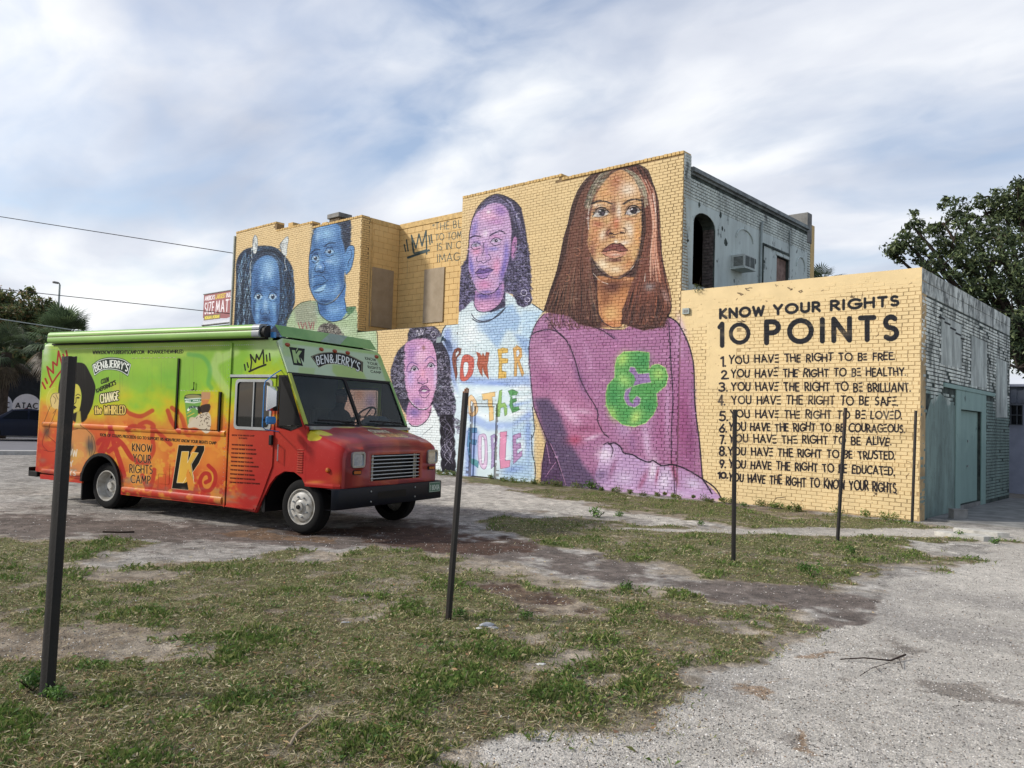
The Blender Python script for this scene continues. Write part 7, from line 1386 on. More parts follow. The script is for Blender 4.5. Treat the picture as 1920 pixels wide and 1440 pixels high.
# wheels
def tyre(c, outer_v, s=-1, w=.2, R_=.372):
    k = -s; t_ = tb().lathe([(.245, 0), (.262, -.006), (.33, -.008), (.352, .004), (R_, .03), (R_, w-.03), (.35, w), (.245, w)], (c[0], outer_v, c[1]), 'y', 40); return t_
def wheel(c, v, dual=False, flip=False):
    s = -1 if flip else 1
    r_ = empty('wheel', (c[0], v, c[1])); r_.parent = T0
    if flip: r_.rotation_euler = (0, 0, math.pi)
    MB().lathe([(.245, .0), (.262, -.008), (.33, -.01), (.352, .004), (.372, .03), (.372, .18), (.35, .21), (.245, .21)], (0, 0, 0), 'y', 44).build('tyre', M_tyre, r_, sm=True)
    if not dual:
        rim = MB().lathe([(.25, .02), (.245, -.004), (.232, -.004), (.225, .02), (.21, .035), (.20, .03), (.195, .0), (.16, -.018), (.11, -.02), (.10, -.012), (.07, -.03), (.065, -.05), (.04, -.055), (0.001, -.055)], (0, 0, 0), 'y', 32).build('rim', M_rim, r_, sm=True)
        nuts = None
        for k in range(8):
            a = 2*math.pi*k/8+.3; n_ = MB().lathe([(.013, -.018), (.013, -.04), (.008, -.045), (.001, -.046)], (.14*math.cos(a), 0, .14*math.sin(a)), 'y', 6).build('wheel_nut', M_alu, r_)
        MB().lathe([(.03, -.055), (.028, -.075), (.001, -.078)], (0, 0, 0), 'y', 12).build('hub_cap', M_black, r_, sm=True)
    else:
        MB().lathe([(.25, .0), (.245, -.006), (.232, -.006), (.222, .02), (.215, .07), (.20, .12), (.17, .135), (.12, .13), (.10, .09), (.06, .085), (.055, .05), (.001, .05)], (0, 0, 0), 'y', 32).build('rim', M_rim, r_, sm=True)
        for k in range(4): a = 2*math.pi*k/4+.5; MB().lathe([(.028, .128), (.026, .126), (.001, .1255)], (.145*math.cos(a), 0, .145*math.sin(a)), 'y', 10).build('hand_hole', M_black, r_)
        MB().lathe([(.245, .24), (.33, .235), (.352, .25), (.372, .27), (.372, .42), (.35, .45), (.245, .45)], (0, 0, 0), 'y', 30).build('inner_tyre', M_tyre, r_, sm=True)
    return r_
wheel((0.0, .37), .0); wheel((0.0, .37), 2.2, flip=True); wheel((-4.22, .37), .02, dual=True); wheel((-4.22, .37), 2.2, dual=True, flip=True)
# mirror
tb().tube([(-.43, V0, 2.24), (-.40, V0-.16, 2.17), (-.37, V0-.34, 2.06), (-.365, V0-.36, 2.0), (-.365, V0-.36, 1.45), (-.37, V0-.3, 1.41), (-.42, V0, 1.38)], .008, 8).build('mirror_arm', M_blue, T0, sm=True)
mh = tb().loft([[(u, V0+a, z) for a, z in ((c0_, 1.665+e), (c1_, 1.665+e), (c1_, 2.005-e), (c0_, 2.005-e))] for u, c0_, c1_, e in ((-.35, -.34, -.14, 0), (-.325, -.34, -.14, 0), (-.315, -.335, -.145, .006), (-.25, -.245, -.235, .07))], caps=True).build('mirror_head', M_chrome, T0)
tb().box(-.356, V0-.335, 1.67, -.351, V0-.145, 2.0).build('mirror_glass', M_chrome, mh)
tb().box(-.36, V0-.34, 1.485, -.29, V0-.17, 1.59).build('spot_mirror', M_blue, T0, bev=.02, seg=3, sm=True); tb().tube([(-.365, V0-.36, 1.54), (-.34, V0-.3, 1.54)], .012, 6).build('mirror_clamp', M_black, T0)
tb().plate([(-.30, 1.47), (-.20, 1.47), (-.20, 1.585), (-.30, 1.585)], [], fs(V0), -.001, .003).build('window_sticker', mat('white_sticker', '#c9cac6', .6, col2='#8f918e', vs=60), T0)
# cab inside
tb().box(-.25, V0+.06, 1.30, .04, V1-.06, 1.42).box(-.3, V0+.06, .9, .0, V1-.06, 1.299).build('dashboard', M_int, T0, bev=.02)
tb().plate(arcpts(1.72, 1.40, .24, 180, 0, 10), [], lambda a, b, d: (-.24+d, a, b), 0, .25).build('instrument_hood', M_int, T0)
swc = Vector((-.42, 1.80, 1.62)); nrm = Vector((-.75, 0, .66)).normalized(); aa = Vector((0, 1, 0)); bb = nrm.cross(aa)
P_ = [swc+aa*.21*math.cos(q)+bb*.21*math.sin(q) for q in np.linspace(0, 2*math.pi, 25)]; sw = tb().tube(P_, .014, 8, cap=False).build('steering_wheel', M_black, T0, sm=True)
tb().tube([swc+aa*.2, swc, swc-aa*.2], .012, 6).tube([swc, swc-bb*.2], .012, 6).tube([swc, Vector((-.2, 1.80, 1.3))], .02, 8).build('steering_column', M_black, T0)
tb().box(-1.25, 1.5, 1.0, -.75, 2.04, 1.14).box(-1.33, 1.5, 1.141, -1.2, 2.04, 1.75).build('driver_seat', M_intl, T0, bev=.04, seg=3); tb().box(-1.1, 1.66, .42, -.9, 1.86, 1.0).build('seat_pedestal', M_black, T0)
tb().box(-1.36, .0, 2.61, -.55, 2.2, 2.64).build('cab_headlining', M_int, T0)
# driver
pe = bpy.data.objects.new('person', bpy.data.meshes.new('person')); COL.objects.link(pe)
def to_w(p): q = tw(np.array(p[0]+.1), np.array(p[1]+.08), np.array(p[2]+.18)); return tuple(q)
jv = [(-1.05, 1.70, 1.03), (-1.08, 1.70, 1.25), (-1.05, 1.70, 1.47), (-1.03, 1.70, 1.57), (-1.0, 1.70, 1.66), (-.99, 1.70, 1.78), (-1.04, 1.52, 1.47), (-.92, 1.46, 1.22), (-.68, 1.52, 1.36), (-.56, 1.54, 1.42), (-1.04, 1.88, 1.47), (-.92, 1.94, 1.22), (-.68, 1.88, 1.36), (-.56, 1.86, 1.42), (-.92, 1.60, 1.0), (-.50, 1.58, 1.02), (-.46, 1.58, .65), (-.34, 1.58, .56), (-.92, 1.80, 1.0), (-.50, 1.82, 1.02), (-.46, 1.82, .65), (-.34, 1.82, .56)]
je = [(0, 1), (1, 2), (2, 3), (3, 4), (4, 5), (2, 6), (6, 7), (7, 8), (8, 9), (2, 10), (10, 11), (11, 12), (12, 13), (0, 14), (14, 15), (15, 16), (16, 17), (0, 18), (18, 19), (19, 20), (20, 21)]
jr = [.16, .16, .15, .065, .085, .085, .065, .05, .038, .035, .065, .05, .038, .035, .09, .07, .05, .045, .09, .07, .05, .045]
c0 = Vector(to_w((-1.05, 1.70, 1.03))); pe.location = c0; pe.data.from_pydata([tuple(Vector(to_w(p))-c0) for p in jv], je, [])
sk = pe.modifiers.new('skin', 'SKIN'); 
for k, v in enumerate(pe.data.skin_vertices[0].data): v.radius = (jr[k], jr[k]); v.use_root = (k == 0)
sb = pe.modifiers.new('sub', 'SUBSURF'); sb.levels = 1; sb.render_levels = 2; pe.data.materials.append(mat('dark_work_clothes', '#262a2e', .9)); tag(pe, 'driver in dark clothes and cap sitting at the truck steering wheel', 'person')
def pchild(mb, n, m, **k):
    o = mb.build(n, m, pe, **k); o.matrix_parent_inverse = Matrix.Translation(-c0) @ (Matrix.Translation(Vector(TO)) @ Matrix.Rotation(THD, 4, 'Z') @ Matrix.Translation((.1, .08, .18))); return o
hd = [(-1.09, .01), (-.90, .0)]
pchild(MB().lathe([(.001, -.13), (.05, -.125), (.085, -.06), (.095, .0), (.09, .07), (.06, .115), (.001, .13)], (-1.0, 1.70, 1.74), 'z', 18), 'head', mat('skin', '#6d4a38', .6), sm=True)
pchild(MB().lathe([(.098, 0), (.104, .02), (.095, .07), (.05, .105), (.001, .11)], (-1.0, 1.70, 1.775), 'z', 18).box(-.93, 1.62, 1.78, -.81, 1.78, 1.79), 'cap', M_black, sm=True)
pchild(MB().box(-.915, 1.685, 1.70, -.885, 1.715, 1.745).box(-.915, 1.66, 1.675, -.90, 1.74, 1.683).box(-.912, 1.655, 1.755, -.9, 1.675, 1.765).box(-.912, 1.725, 1.755, -.9, 1.745, 1.765), 'face', mat('skin_dark', '#57382a', .6))
for v in (1.54, 1.86):
    mb = MB()
    for k in range(4): mb.tube([(-.57, v-.03+k*.02, 1.43), (-.50, v-.03+k*.02, 1.46), (-.47, v-.03+k*.02, 1.44), (-.48, v-.03+k*.02, 1.41)], .010, 6)
    mb.tube([(-.57, v, 1.41), (-.53, v+(.04 if v < 1.7 else -.04), 1.46), (-.49, v+(.035 if v < 1.7 else -.035), 1.47)], .011, 6); pchild(mb, 'hand', mat('skin', '#6d4a38', .6), sm=True)
# ---------------------------------------------------------------- posts
def post(b, t, square, label, top_rust=False, groove=True):
    b = np.array(b); t = np.array(t); r = .031 if square else .027; d = Vector(t-b); H = d.length
    root = empty('fence_post', (b[0], b[1], -.02), 0, label, 'post', 'old posts standing in a row along the lane'); root.rotation_euler = d.to_track_quat('Z', 'Y').to_euler()
    n = 16; ring = []
    for k in range(n):
        q = 2*math.pi*k/n; rr_ = r*(1.12/(abs(math.cos(q))**4+abs(math.sin(q))**4)**.25 if square else 1); rr_ *= (.9 if (k % 5 == 0 and groove) else 1); ring.append((rr_*math.cos(q+.6), rr_*math.sin(q+.6)))
    rs = random.Random(int(b[1]*100)); Z_ = np.linspace(0, H+.02, 9); rings = [[(x*(1+rs.uniform(-.02, .02)), y*(1+rs.uniform(-.02, .02)), z+(rs.uniform(-.006, .006) if z > H else 0)) for x, y in ring] for z in Z_]
    MB().loft(rings, caps=True).build('shaft', M_post1 if square else M_post, root, sm=True, ang=30)
    if top_rust:
        mb = MB()
        for k in range(9): a = rs.uniform(0, 6.28); x, y = .016*math.cos(a), .016*math.sin(a); mb.box(x-.012, y-.009, H+.02, x+.01, y+.01, H+.03+rs.uniform(.0, .035))
        mb.build('chipped_top', mat('flaking_rust', '#a5683f', .9, col2='#d9c6b0', vs=60), root)
    return root
M_post1 = peel('weathered_black_timber', '#28231f', '#1e1a18', 1.2, '#43382f', .35, 3., .8, grime=.45, bs=80); M_post = peel('dark_brown_pipe_paint', '#26211e', '#201c19', 1., '#4b3527', .4, 5., .8, rough=.55, grime=.4, bs=90)
post((-4.96, 1.71, 0), (-4.955, 1.725, 1.93), True, 'square weathered timber post nearest the camera, standing in front of the truck rear')
post((-4.73, 4.60, 0), (-4.68, 4.66, 1.86), False, 'leaning dark post with rusty chipped top, right of the truck bumper', True)
post((-4.45, 9.07, 0), (-4.47, 9.07, 1.86), False, 'upright dark post in front of the left ends of the ten list lines')
post((-4.35, 12.24, 0), (-4.27, 12.27, 1.99), False, 'right leaning dark post in front of the words at the end of the ten lines')
post((-4.33, 15.95, 0), (-4.29, 15.97, 2.06), False, 'farthest dark post, right against the low building corner')
# ---------------------------------------------------------------- small things on the ground
def stick(name, pts, r, label, m, forks=()):
    mb = MB().tube(pts, r, 6)
    for f in forks: mb.tube(f, [r[0]*.6 if isinstance(r, list) else r*.6]*len(f), 5)
    return tag(mb.build(name, m, sm=True), label, 'stick')
M_twig = mat('dead_twig', '#3a2e28', .9, bs=40); M_twigp = mat('bleached_twig', '#9a8a74', .9)
def gz(x, y): return float(gsample(relief, np.array([x]), np.array([y]))[0])
def P(px, py, h=.012): q = gpt(px, py); return (q[0], q[1], gz(q[0], q[1])+h)
stick('fallen_branch', [P(1575, 1240), P(1620, 1242, .03), P(1670, 1244, .02), P(1698, 1237, .035)], [.004, .005, .006, .007], 'dark forked twig lying on the pale lane', M_twig, ([P(1612, 1271), P(1635, 1258, .02), P(1668, 1248, .02)], [P(1640, 1255, .02), P(1650, 1262, .01)], [P(1685, 1240, .03), P(1692, 1256, .01)]))
stick('fallen_branch', [P(542, 1409), P(556, 1388, .02), P(578, 1372, .02), P(594, 1355, .03)], [.009, .008, .006, .004], 'pale bleached stick lying in the grass at the bottom of the photo', M_twigp)
stick('fallen_branch', [P(655, 1269), P(690, 1265, .015), P(720, 1261)], [.005, .006, .004], 'thin pale stick in the middle of the grass', M_twigp)
stick('fallen_branch', [P(193, 997), P(225, 998), P(252, 997)], .012, 'dark twig on the gravel beside the truck', M_twig)
def rock(px, py, s, m, label, sy=.7, sz=.3, name='rubble_piece', seed=0, cat='rubble'):
    q = P(px, py, -.004); r = random.Random(seed+int(px)); bm = bmesh.new(); bmesh.ops.create_icosphere(bm, subdivisions=2, radius=1)
    for v in bm.verts: k = r.uniform(.72, 1.15); v.co = Vector((v.co.x*s*k, v.co.y*s*sy*k, max(-.2, v.co.z)*s*sz*r.uniform(.7, 1.2)))
    me = bpy.data.meshes.new(name); bm.to_mesh(me); bm.free(); me.materials.append(m); o = link(bpy.data.objects.new(name, me)); o.location = q; o.rotation_euler.z = r.uniform(0, 3)
    return tag(o, label, cat)
M_rub = mat('grey_rubble', '#a8aaac', .9, col2='#7d8084', vs=20); M_wht = mat('white_scrap', '#d8d6cf', .7, var=.1); M_tan = mat('tan_scrap', '#b39a80', .8)
rock(912, 1176, .085, M_rub, 'pale broken concrete chunk just right of the leaning post foot', .6, .35)
rock(925, 1180, .05, M_rub, 'small concrete shard touching the pale broken chunk'); rock(898, 1182, .035, M_wht, 'white chip left of the broken concrete chunk')
rock(1013, 1248, .04, M_wht, 'crumpled white scrap at the grass edge below the brown dirt patch', name='litter_scrap', cat='litter'); rock(1114, 1146, .022, M_wht, 'tiny white scrap on the dark dirt right of the concrete chunk', name='litter_scrap', cat='litter')
rock(432, 1213, .018, M_wht, 'small white scrap in the grass between the two nearest posts', name='litter_scrap', cat='litter'); rock(648, 1170, .045, M_rub, 'flat grey stone in the grass left of the leaning post', .5, .3)
rock(504, 1337, .016, M_wht, 'white scrap at the bottom of the grass near the pale stick', name='litter_scrap', cat='litter'); rock(321, 1351, .016, M_wht, 'white scrap in the grass right of the square post foot', name='litter_scrap', cat='litter'); rock(406, 1405, .016, M_wht, 'white scrap at the bottom edge of the grass', name='litter_scrap', cat='litter')
rock(756, 1299, .02, M_tan, 'tan scrap in the grass below the leaning post', name='litter_scrap', cat='litter'); rock(1425, 1209, .035, M_twig, 'dark clod at the lane edge beside the brown leaf drift')
rock(1180, 936, .09, mat('sandy_stone', '#b9ad98', .9), 'sandy lump on the pale strip before the mural', .6, .3)
# ---------------------------------------------------------------- leafy weeds at the foot of the wall
M_leaf = attrmat('leaf', .55, .3, .4)
def leafcloud(name, C, R, n, size, cols, parent=None, flat=1., seed=0, label=None, cat=None, kind=None, tone=None, up=.4):
    r = np.random.default_rng(seed); C = np.asarray(C, float); R = np.asarray(R, float); m = len(C); k = r.integers(m, size=n) if tone is None else r.choice(m, n)
    d = r.normal(size=(n, 3)); d /= np.linalg.norm(d, axis=1)[:, None]; rad = r.random(n)**.45*(1+.5*(r.random(n) > .8)); p = C[k]+d*rad[:, None]*R[k][:, None]*np.array([1, 1, flat])
    a = r.normal(size=(n, 3))+np.array([0, 0, up]); a /= np.linalg.norm(a, axis=1)[:, None]; t = np.cross(a, r.normal(size=(n, 3))); t /= np.linalg.norm(t, axis=1)[:, None]; b = np.cross(a, t); s = size*r.uniform(.6, 1.3, n)[:, None]
    V = np.stack([p-t*s, p+b*s*.42+a*s*.12, p+t*s, p-b*s*.42+a*s*.12], 1); c = np.array([lin(q) for q in cols]); ct = r.uniform(.65, 1.25, m); col = c[r.integers(len(cols), size=n)]*(ct[k]*r.uniform(.7, 1.25, n))[:, None]
    o = mesh_np(name, V.reshape(-1, 3), np.arange(n)[:, None]*4+np.array([0, 1, 2, 3]), M_leaf, parent, col=np.repeat(col, 4, 0))
    if label or kind: tag(o, label, cat, kind=kind)
    return o
rw = random.Random(4); C = []; R = []
for x_ in np.arange(-19, -4.5, .16):
    if rw.random() < .62: C.append((x_+rw.uniform(-.1, .1), 16.12+rw.uniform(-.28, .12), .03+rw.uniform(0, .05))); R.append(rw.uniform(.04, .13))
leafcloud('wall_foot_weeds', C, R, 9000, .022, ['#4f6e2f', '#6a8440', '#7f8a4a', '#8a7a50'], None, .8, 1, 'straggling green weeds along the foot of the painted wall', 'weeds', 'stuff')
def bush(px, py, s, label, n=260, seed=0, cols=('#557a34', '#6f9044', '#46682c'), up=.9):
    q = gpt(px, py); rs = random.Random(seed+px); root = empty('weed_clump', (q[0], q[1], gz(q[0], q[1])), 0, label, 'weed', 'green weed clumps')
    leafcloud('foliage', [(rs.uniform(-s, s)*.5, rs.uniform(-s, s)*.35, s*rs.uniform(.2, .5)) for _ in range(5)], [s*.4]*5, n, s*.11, list(cols), root, .8, seed+px)
    mb = MB()
    for k in range(6): a = rs.uniform(0, 6.28); mb.tube([(0, 0, 0), (s*.3*math.cos(a), s*.3*math.sin(a), s*.3), (s*.5*math.cos(a), s*.5*math.sin(a), s*.5)], s*.015, 4)
    mb.build('stem', M_twig, root)
for px, py, s, l in ((1108, 917, .30, 'largest round weed clump at the wall under the pink sleeve'), (1025, 906, .18, 'weed clump at the wall below the woman elbow'), (1122, 970, .22, 'weed clump in the gravel left of the middle post'), (1162, 968, .14, 'small weed beside the clump in the gravel'), (1395, 950, .14, 'small weed at the wall foot just right of the upright middle post'),
                     (1865, 1020, .14, 'small weed at the lane edge near the slab fragments'), (1800, 1010, .16, 'weed between the slab and the slab fragments'), (1520, 1085, .2, 'broad leaved weed clump left of the pale track below the fourth post'), (1600, 1040, .13, 'weed clump just below the fourth post foot'), (1310, 985, .12, 'small weed on the pale strip left of the third post'), (1175, 1110, .12, 'bright weed clump on the grass bank right of the brown dirt'), (985, 1165, .1, 'low weed right of the concrete chunk')):
    bush(px, py, s, l+'', 170, 3)
t = empty('weed_clump', (-9.0, W-.02, 4.75), 0, 'small plant rooted on top of the low wall near the corner', 'weed'); leafcloud('foliage', [(0, -.02, -.02), (.08, 0, .05), (-.06, 0, .08)], [.09, .07, .06], 120, .022, ['#5c6b38', '#73743f', '#49582c'], t, 1, 9); MB().tube([(0, .02, 0), (.02, 0, .1), (.05, 0, .3)], .004, 4).tube([(0, .02, 0), (-.05, 0, .2)], .003, 4).build('stem', M_twig, t)
for px, py, s, l in ((60, 1300, .16, 'weed clump left of the square post foot'), (112, 1318, .12, 'low weed right of the square post foot'), (858, 1160, .11, 'green weed tucked against the leaning post foot')): bush(px, py, s, l, 200, 5)
# ---------------------------------------------------------------- trees
M_bark = mat('grey_brown_bark', '#4c423a', .95, col2='#2f2923', vs=5, bs=18, bmp=.7, world=True)
def tree(name, base, H, tr, clus, n, size, cols, label, cat, seed, flat=.75, limbs=True, fork=.35):
    r = random.Random(seed); root = empty(name, base, 0, label, cat); B_ = Vector(base); mb = MB(); f0 = Vector((r.uniform(-.2, .2), r.uniform(-.2, .2), H*fork))
    mb.tube([(0, 0, -.1), f0*.5, f0], [tr*1.2, tr, tr*.85], 10); mb.build('trunk', M_bark, root, sm=True); mb = MB()
    C, R = [], []
    for (x_, y_, z_, rad) in clus:
        c = Vector((x_, y_, z_))-B_; mid = f0.lerp(c, .5)+Vector((r.uniform(-.3, .3), r.uniform(-.3, .3), -rad*.25)); mb.tube([f0, f0.lerp(mid, .5)+Vector((0, 0, rad*.15)), mid, c], [tr*.55, tr*.4, tr*.28, tr*.1], 6)
        k = max(7, int(15*rad*rad/.8))
        for _ in range(k):
            d = Vector((r.gauss(0, 1), r.gauss(0, 1), r.gauss(0, 1)*flat)); d.normalize(); q = c+d*rad*r.uniform(.3, 1.15); s_ = min(.42, rad*r.uniform(.2, .5)); C.append(q); R.append(s_)
            if r.random() < .5: mb.tube([c, c.lerp(q, .6)+Vector((0, 0, .1)), q], [tr*.09, tr*.05, tr*.025], 4)
    mb.build('branches', M_bark, root, sm=True); leafcloud('crown', C, R, n, size, cols, root, .8, seed, tone=1); return root
def at(px, py, D):
    d = ray(px, py); d = d/math.hypot(d[0], d[1]); return (d[0]*D, d[1]*D, CAMH+d[2]*D)
oak = []
for px, py, D, rad in ((1700, 455, 33, .75), (1683, 482, 33, .5), (1735, 475, 33.5, .7), (1712, 425, 33, .45), (1770, 420, 34, .8), (1800, 395, 34, .75), (1785, 460, 33, .8), (1830, 440, 34, .9), (1850, 400, 34, .6), (1815, 500, 33, .8), (1765, 500, 32.5, .6), (1880, 375, 34, .8), (1910, 400, 34, 1.1), (1875, 450, 33, 1.0), (1905, 500, 33, 1.1), (1860, 540, 33, .9), (1900, 590, 33, 1.1), (1940, 360, 34, 1.0), (1960, 450, 35, 1.5), (1975, 540, 35, 1.5), (1940, 640, 34, 1.1), (1908, 690, 33, .8), (2000, 620, 35, 1.3), (1850, 590, 34, .8), (1740, 510, 32, .4), (1830, 545, 33, .7), (2020, 420, 36, 1.6), (1880, 640, 33, .7), (1915, 330+30, 34, .6), (1990, 330, 35, 1.2)):
    oak.append((*at(px, py, D), rad))
bx_ = at(1975, 700, 35); tree('oak_tree', (bx_[0], bx_[1], 0), 6.0, .42, oak, 27000, .09, ['#46553a', '#556542', '#66744c', '#3a4730', '#788458'], 'large dark evergreen oak with spreading limbs behind the low building', 'tree', 3, fork=.62)
tl = []
for px, py, D, rad in ((-10, 600, 50, 1.8), (30, 590, 50, 1.5), (65, 600, 50, 1.2), (92, 590, 50, .9), (5, 640, 49, 2.0), (60, 650, 49, 1.6), (-40, 640, 50, 2.2), (100, 620, 50, .7), (-60, 580, 51, 1.6), (-90, 680, 50, 2.3), (40, 575, 50, .6), (115, 640, 50, .6)):
    tl.append((*at(px, py, D), rad))
b2 = at(20, 760, 50); tree('broadleaf_tree', (b2[0], b2[1], 0), 5, .28, tl, 60000, .12, ['#56663c', '#7d8050', '#65734a', '#8f7850', '#45532f'], 'mottled green and brown bushy tree behind the palm at far left', 'tree', 5)
def palm(base, H, nf, L, label, seed, cols, skirt=0, tr=.2, spread=1.):
    r = random.Random(seed); root = empty('palm_tree', base, 0, label, 'palm'); MB().tube([(0, 0, -.1), (.05, 0, H*.5), (0, .05, H)], [tr*1.15, tr, tr*1.1], 10).build('trunk', M_bark, root, sm=True)
    V, Cc = [], []
    for k in range(nf+skirt):
        old = k >= nf; az = r.uniform(0, 6.28); el = r.uniform(-.5, 1.35) if not old else r.uniform(-1.45, -.6); l = L*r.uniform(.8, 1.1); d = Vector((math.cos(az)*math.cos(el), math.sin(az)*math.cos(el), math.sin(el))); o_ = Vector((0, .05, H)); tip = o_+d*l*.5
        side = d.cross(Vector((0, 0, 1))).normalized(); up_ = side.cross(d); col = lin(r.choice(cols if not old else ['#6d6250', '#564c3e', '#7d7262']))*r.uniform(.7, 1.2)
        V += [o_-side*.02, o_+side*.02, tip+side*.015, tip-side*.015]; Cc += [col]*4
        for j in range(17):
            a = (j-8)/8*1.35; dd = (d*math.cos(a)+side*math.sin(a)); ll = l*.55*(1-.25*abs(a)); mid = tip+dd*ll*.6+up_*.03; end = tip+dd*ll+Vector((0, 0, -.16*ll-.1*ll*abs(a))); wv = (side*math.cos(a)-d*math.sin(a))*.016*L
            V += [tip, mid+wv, end, mid-wv]; Cc += [col*r.uniform(.8, 1.15)]*4
    n = len(V)//4; mesh_np('fronds', np.array([tuple(v) for v in V]), np.arange(n)[:, None]*4+np.array([0, 1, 2, 3]), M_leaf, root, col=np.array(Cc)); return root
pb = at(112, 700, 41); palm((pb[0], pb[1], 0), 4.5, 60, 1.9, 'shaggy fan palm with hanging dead fronds above the parked car', 2, ['#5d7050', '#71845a', '#4a5c42'], 40)
pb = at(8, 700, 44); palm((pb[0], pb[1], 0), 4.0, 44, 1.7, 'darker fan palm at the far left edge beside the round signs', 12, ['#46543a', '#566446', '#36422d'], 20)
pb = at(1538, 512, 29.5); palm((pb[0], pb[1], 0), 6.5, 34, 1.1, 'spiky palm top showing above the low roof behind the teal upper wall', 7, ['#39492c', '#4a5a36', '#2c3824'], 8, .14)
# ---------------------------------------------------------------- far left : street, car, dark shed with round signs, lamp, billboard
ax = np.array([math.cos(math.radians(106)), math.sin(math.radians(106))])      # street direction
def street(name, d0, d1, z, m, label):
    n_ = np.array([-.9578, .2873]); tdir = np.array([.2873, .9578]); V = []; 
    for s_ in (-60, 60): 
        for d_ in (d0, d1): V.append((*(n_*d_+tdir*s_), z))
    o = mesh_np(name, V, np.array([[0, 1, 3, 2]]), m); return tag(o, label, kind='structure')
street('street', 31.2, 46, .025, mat('street_asphalt', '#77767a', .9, var=.12, vs=1.5, world=True), 'grey asphalt street beyond the lot'); 
n_ = Vector((-.9578, .2873, 0)); t_ = Vector((.2873, .9578, 0))
def strip(name, d0, d1, z0, z1, m, label):
    mb = MB(); P8 = [n_*d+t_*s+Vector((0, 0, z)) for z in (z0, z1) for d, s in ((d0, -60), (d1, -60), (d1, 60), (d0, 60))]
    mb.add(P8, [(3, 2, 1, 0), (4, 5, 6, 7), (0, 1, 5, 4), (1, 2, 6, 5), (2, 3, 7, 6), (3, 0, 4, 7)]); return tag(mb.build(name, m), label, kind='structure')
strip('kerb', 30.6, 31.2, -.05, .12, mat('pale_kerb', '#b5b3ae', .85, world=True), 'pale concrete kerb along the near side of the street'); strip('pavement', 46, 47.5, -.05, .12, M_conc, 'far pavement of the street')
# car
cb_ = n_*42.2+t_*.4; car = empty('parked_car', (cb_.x, cb_.y, .03), math.atan2(t_.y, t_.x), 'dark navy sedan parked across the street, half hidden by the truck', 'car')
M_car = mat('navy_car_paint', '#0b1428', .4, var=.2, bmp=0, spec=.2); M_cg = mat('dark_car_glass', '#05080c', .2, var=.2, bmp=0, spec=.2)
st_ = [(-2.2, .35, .62, .62, .70), (-2.1, .25, .85, .86, .82), (-1.6, .22, .92, .96, .86), (-1.25, .22, .93, 1.02, .88), (-.7, .22, .93, 1.36, .88), (0, .22, .92, 1.42, .89), (.5, .22, .9, 1.36, .89), (1.15, .22, .88, .98, .88), (1.7, .24, .8, .84, .85), (2.15, .28, .62, .66, .76), (2.25, .36, .5, .52, .66)]
rings = []
for x_, zl, zb, zt, hw in st_: rings.append([(x_, -hw, zl), (x_, -hw, zb*.65), (x_, -hw*.98, zb), (x_, -hw*.74, zt-.03), (x_, -hw*.5, zt), (x_, hw*.5, zt), (x_, hw*.74, zt-.03), (x_, hw*.98, zb), (x_, hw, zb*.65), (x_, hw, zl)])
MB().loft(rings, caps=True).build('body', M_car, car, sm=True, ang=60)
for s_ in (-1, 1):
    MB().add([(-1.05, .86*s_, .97), (-.1, .875*s_, .96), (-.1, .70*s_, 1.34), (-.65, .69*s_, 1.31)], [(0, 1, 2, 3)]).build('window', M_cg, car); MB().add([(-.02, .875*s_, .96), (1.0, .86*s_, .94), (.5, .70*s_, 1.31), (-.02, .70*s_, 1.34)], [(0, 1, 2, 3)]).build('window', M_cg, car)
    for x_ in (-1.38, 1.4):
        w_ = MB().lathe([(.19, 0), (.3, -.0), (.32, .02), (.32, .18), (.19, .18)], (x_, -.9 if s_ < 0 else .72, .32), 'y', 20).build('wheel', M_tyre, car, sm=True)
        MB().lathe([(.2, 0), (.18, -.01), (.05, -.015), (.001, -.015)], (x_, -.905, .32), 'y', 12).build('rim', M_rim, w_) if s_ < 0 else MB().lathe([(.2, 0), (.18, .01), (.05, .015), (.001, .015)], (x_, .905, .32), 'y', 12).build('rim', M_rim, w_)
# shed
sh = empty('dark_shed', tuple(n_*52), math.atan2(t_.y, t_.x), 'low dark walled shop building behind the parked car and palms', 'building')
MB().box(-40, -4, 0, 14, 0, 3.2).build('wall', mat('dark_shop_wall', '#2e3034', .9, var=.3, world=True), sh); MB().box(-40.2, -4.2, 3.2, 14.2, .2, 3.4).build('roof_edge', M_dark, sh); MB().box(1.6, .02, 0, 3.2, .08, 2.0).build('side_panel', mat('tan_panel', '#8a7d68', .9), sh)
def disc(px, py, D, R_, label, txt):
    c = Vector(at(px, py, D)); root = empty('round_sign', tuple(c), math.atan2(t_.y, t_.x), label, 'sign', 'round shop signs'); MB().lathe([(.001, 0), (R_, 0), (R_, .06), (.001, .06)], (0, 0, 0), 'y', 32).build('sign_disc', mat('white_sign_face', '#dedadd', .6, var=.1), root)
    mb = MB()
    for st in text_strokes(txt, lambda u, v: np.array([(u-.5)*R_*1.5, (v-.35)*R_*.42]), .3):
        for a_, b_ in zip(st[:-1], st[1:]): mb.tube([(a_[0], -.015, a_[1]), (b_[0], -.015, b_[1])], R_*.035, 4)
    mb.build('lettering', M_black, root); MB().lathe([(.001, -.02), (R_*.22, -.02), (R_*.22, -.002)], (0, 0, -R_*.35), 'y', 12).build('red_mark', mat('dull_red', '#7a3038', .7), root)
disc(50, 762, 46.6, .62, 'white round shop sign with dark letters just above the dark car', 'ATAC'); disc(-4, 760, 47, .62, 'white round shop sign cut by the left edge of the photo', 'ATAC')
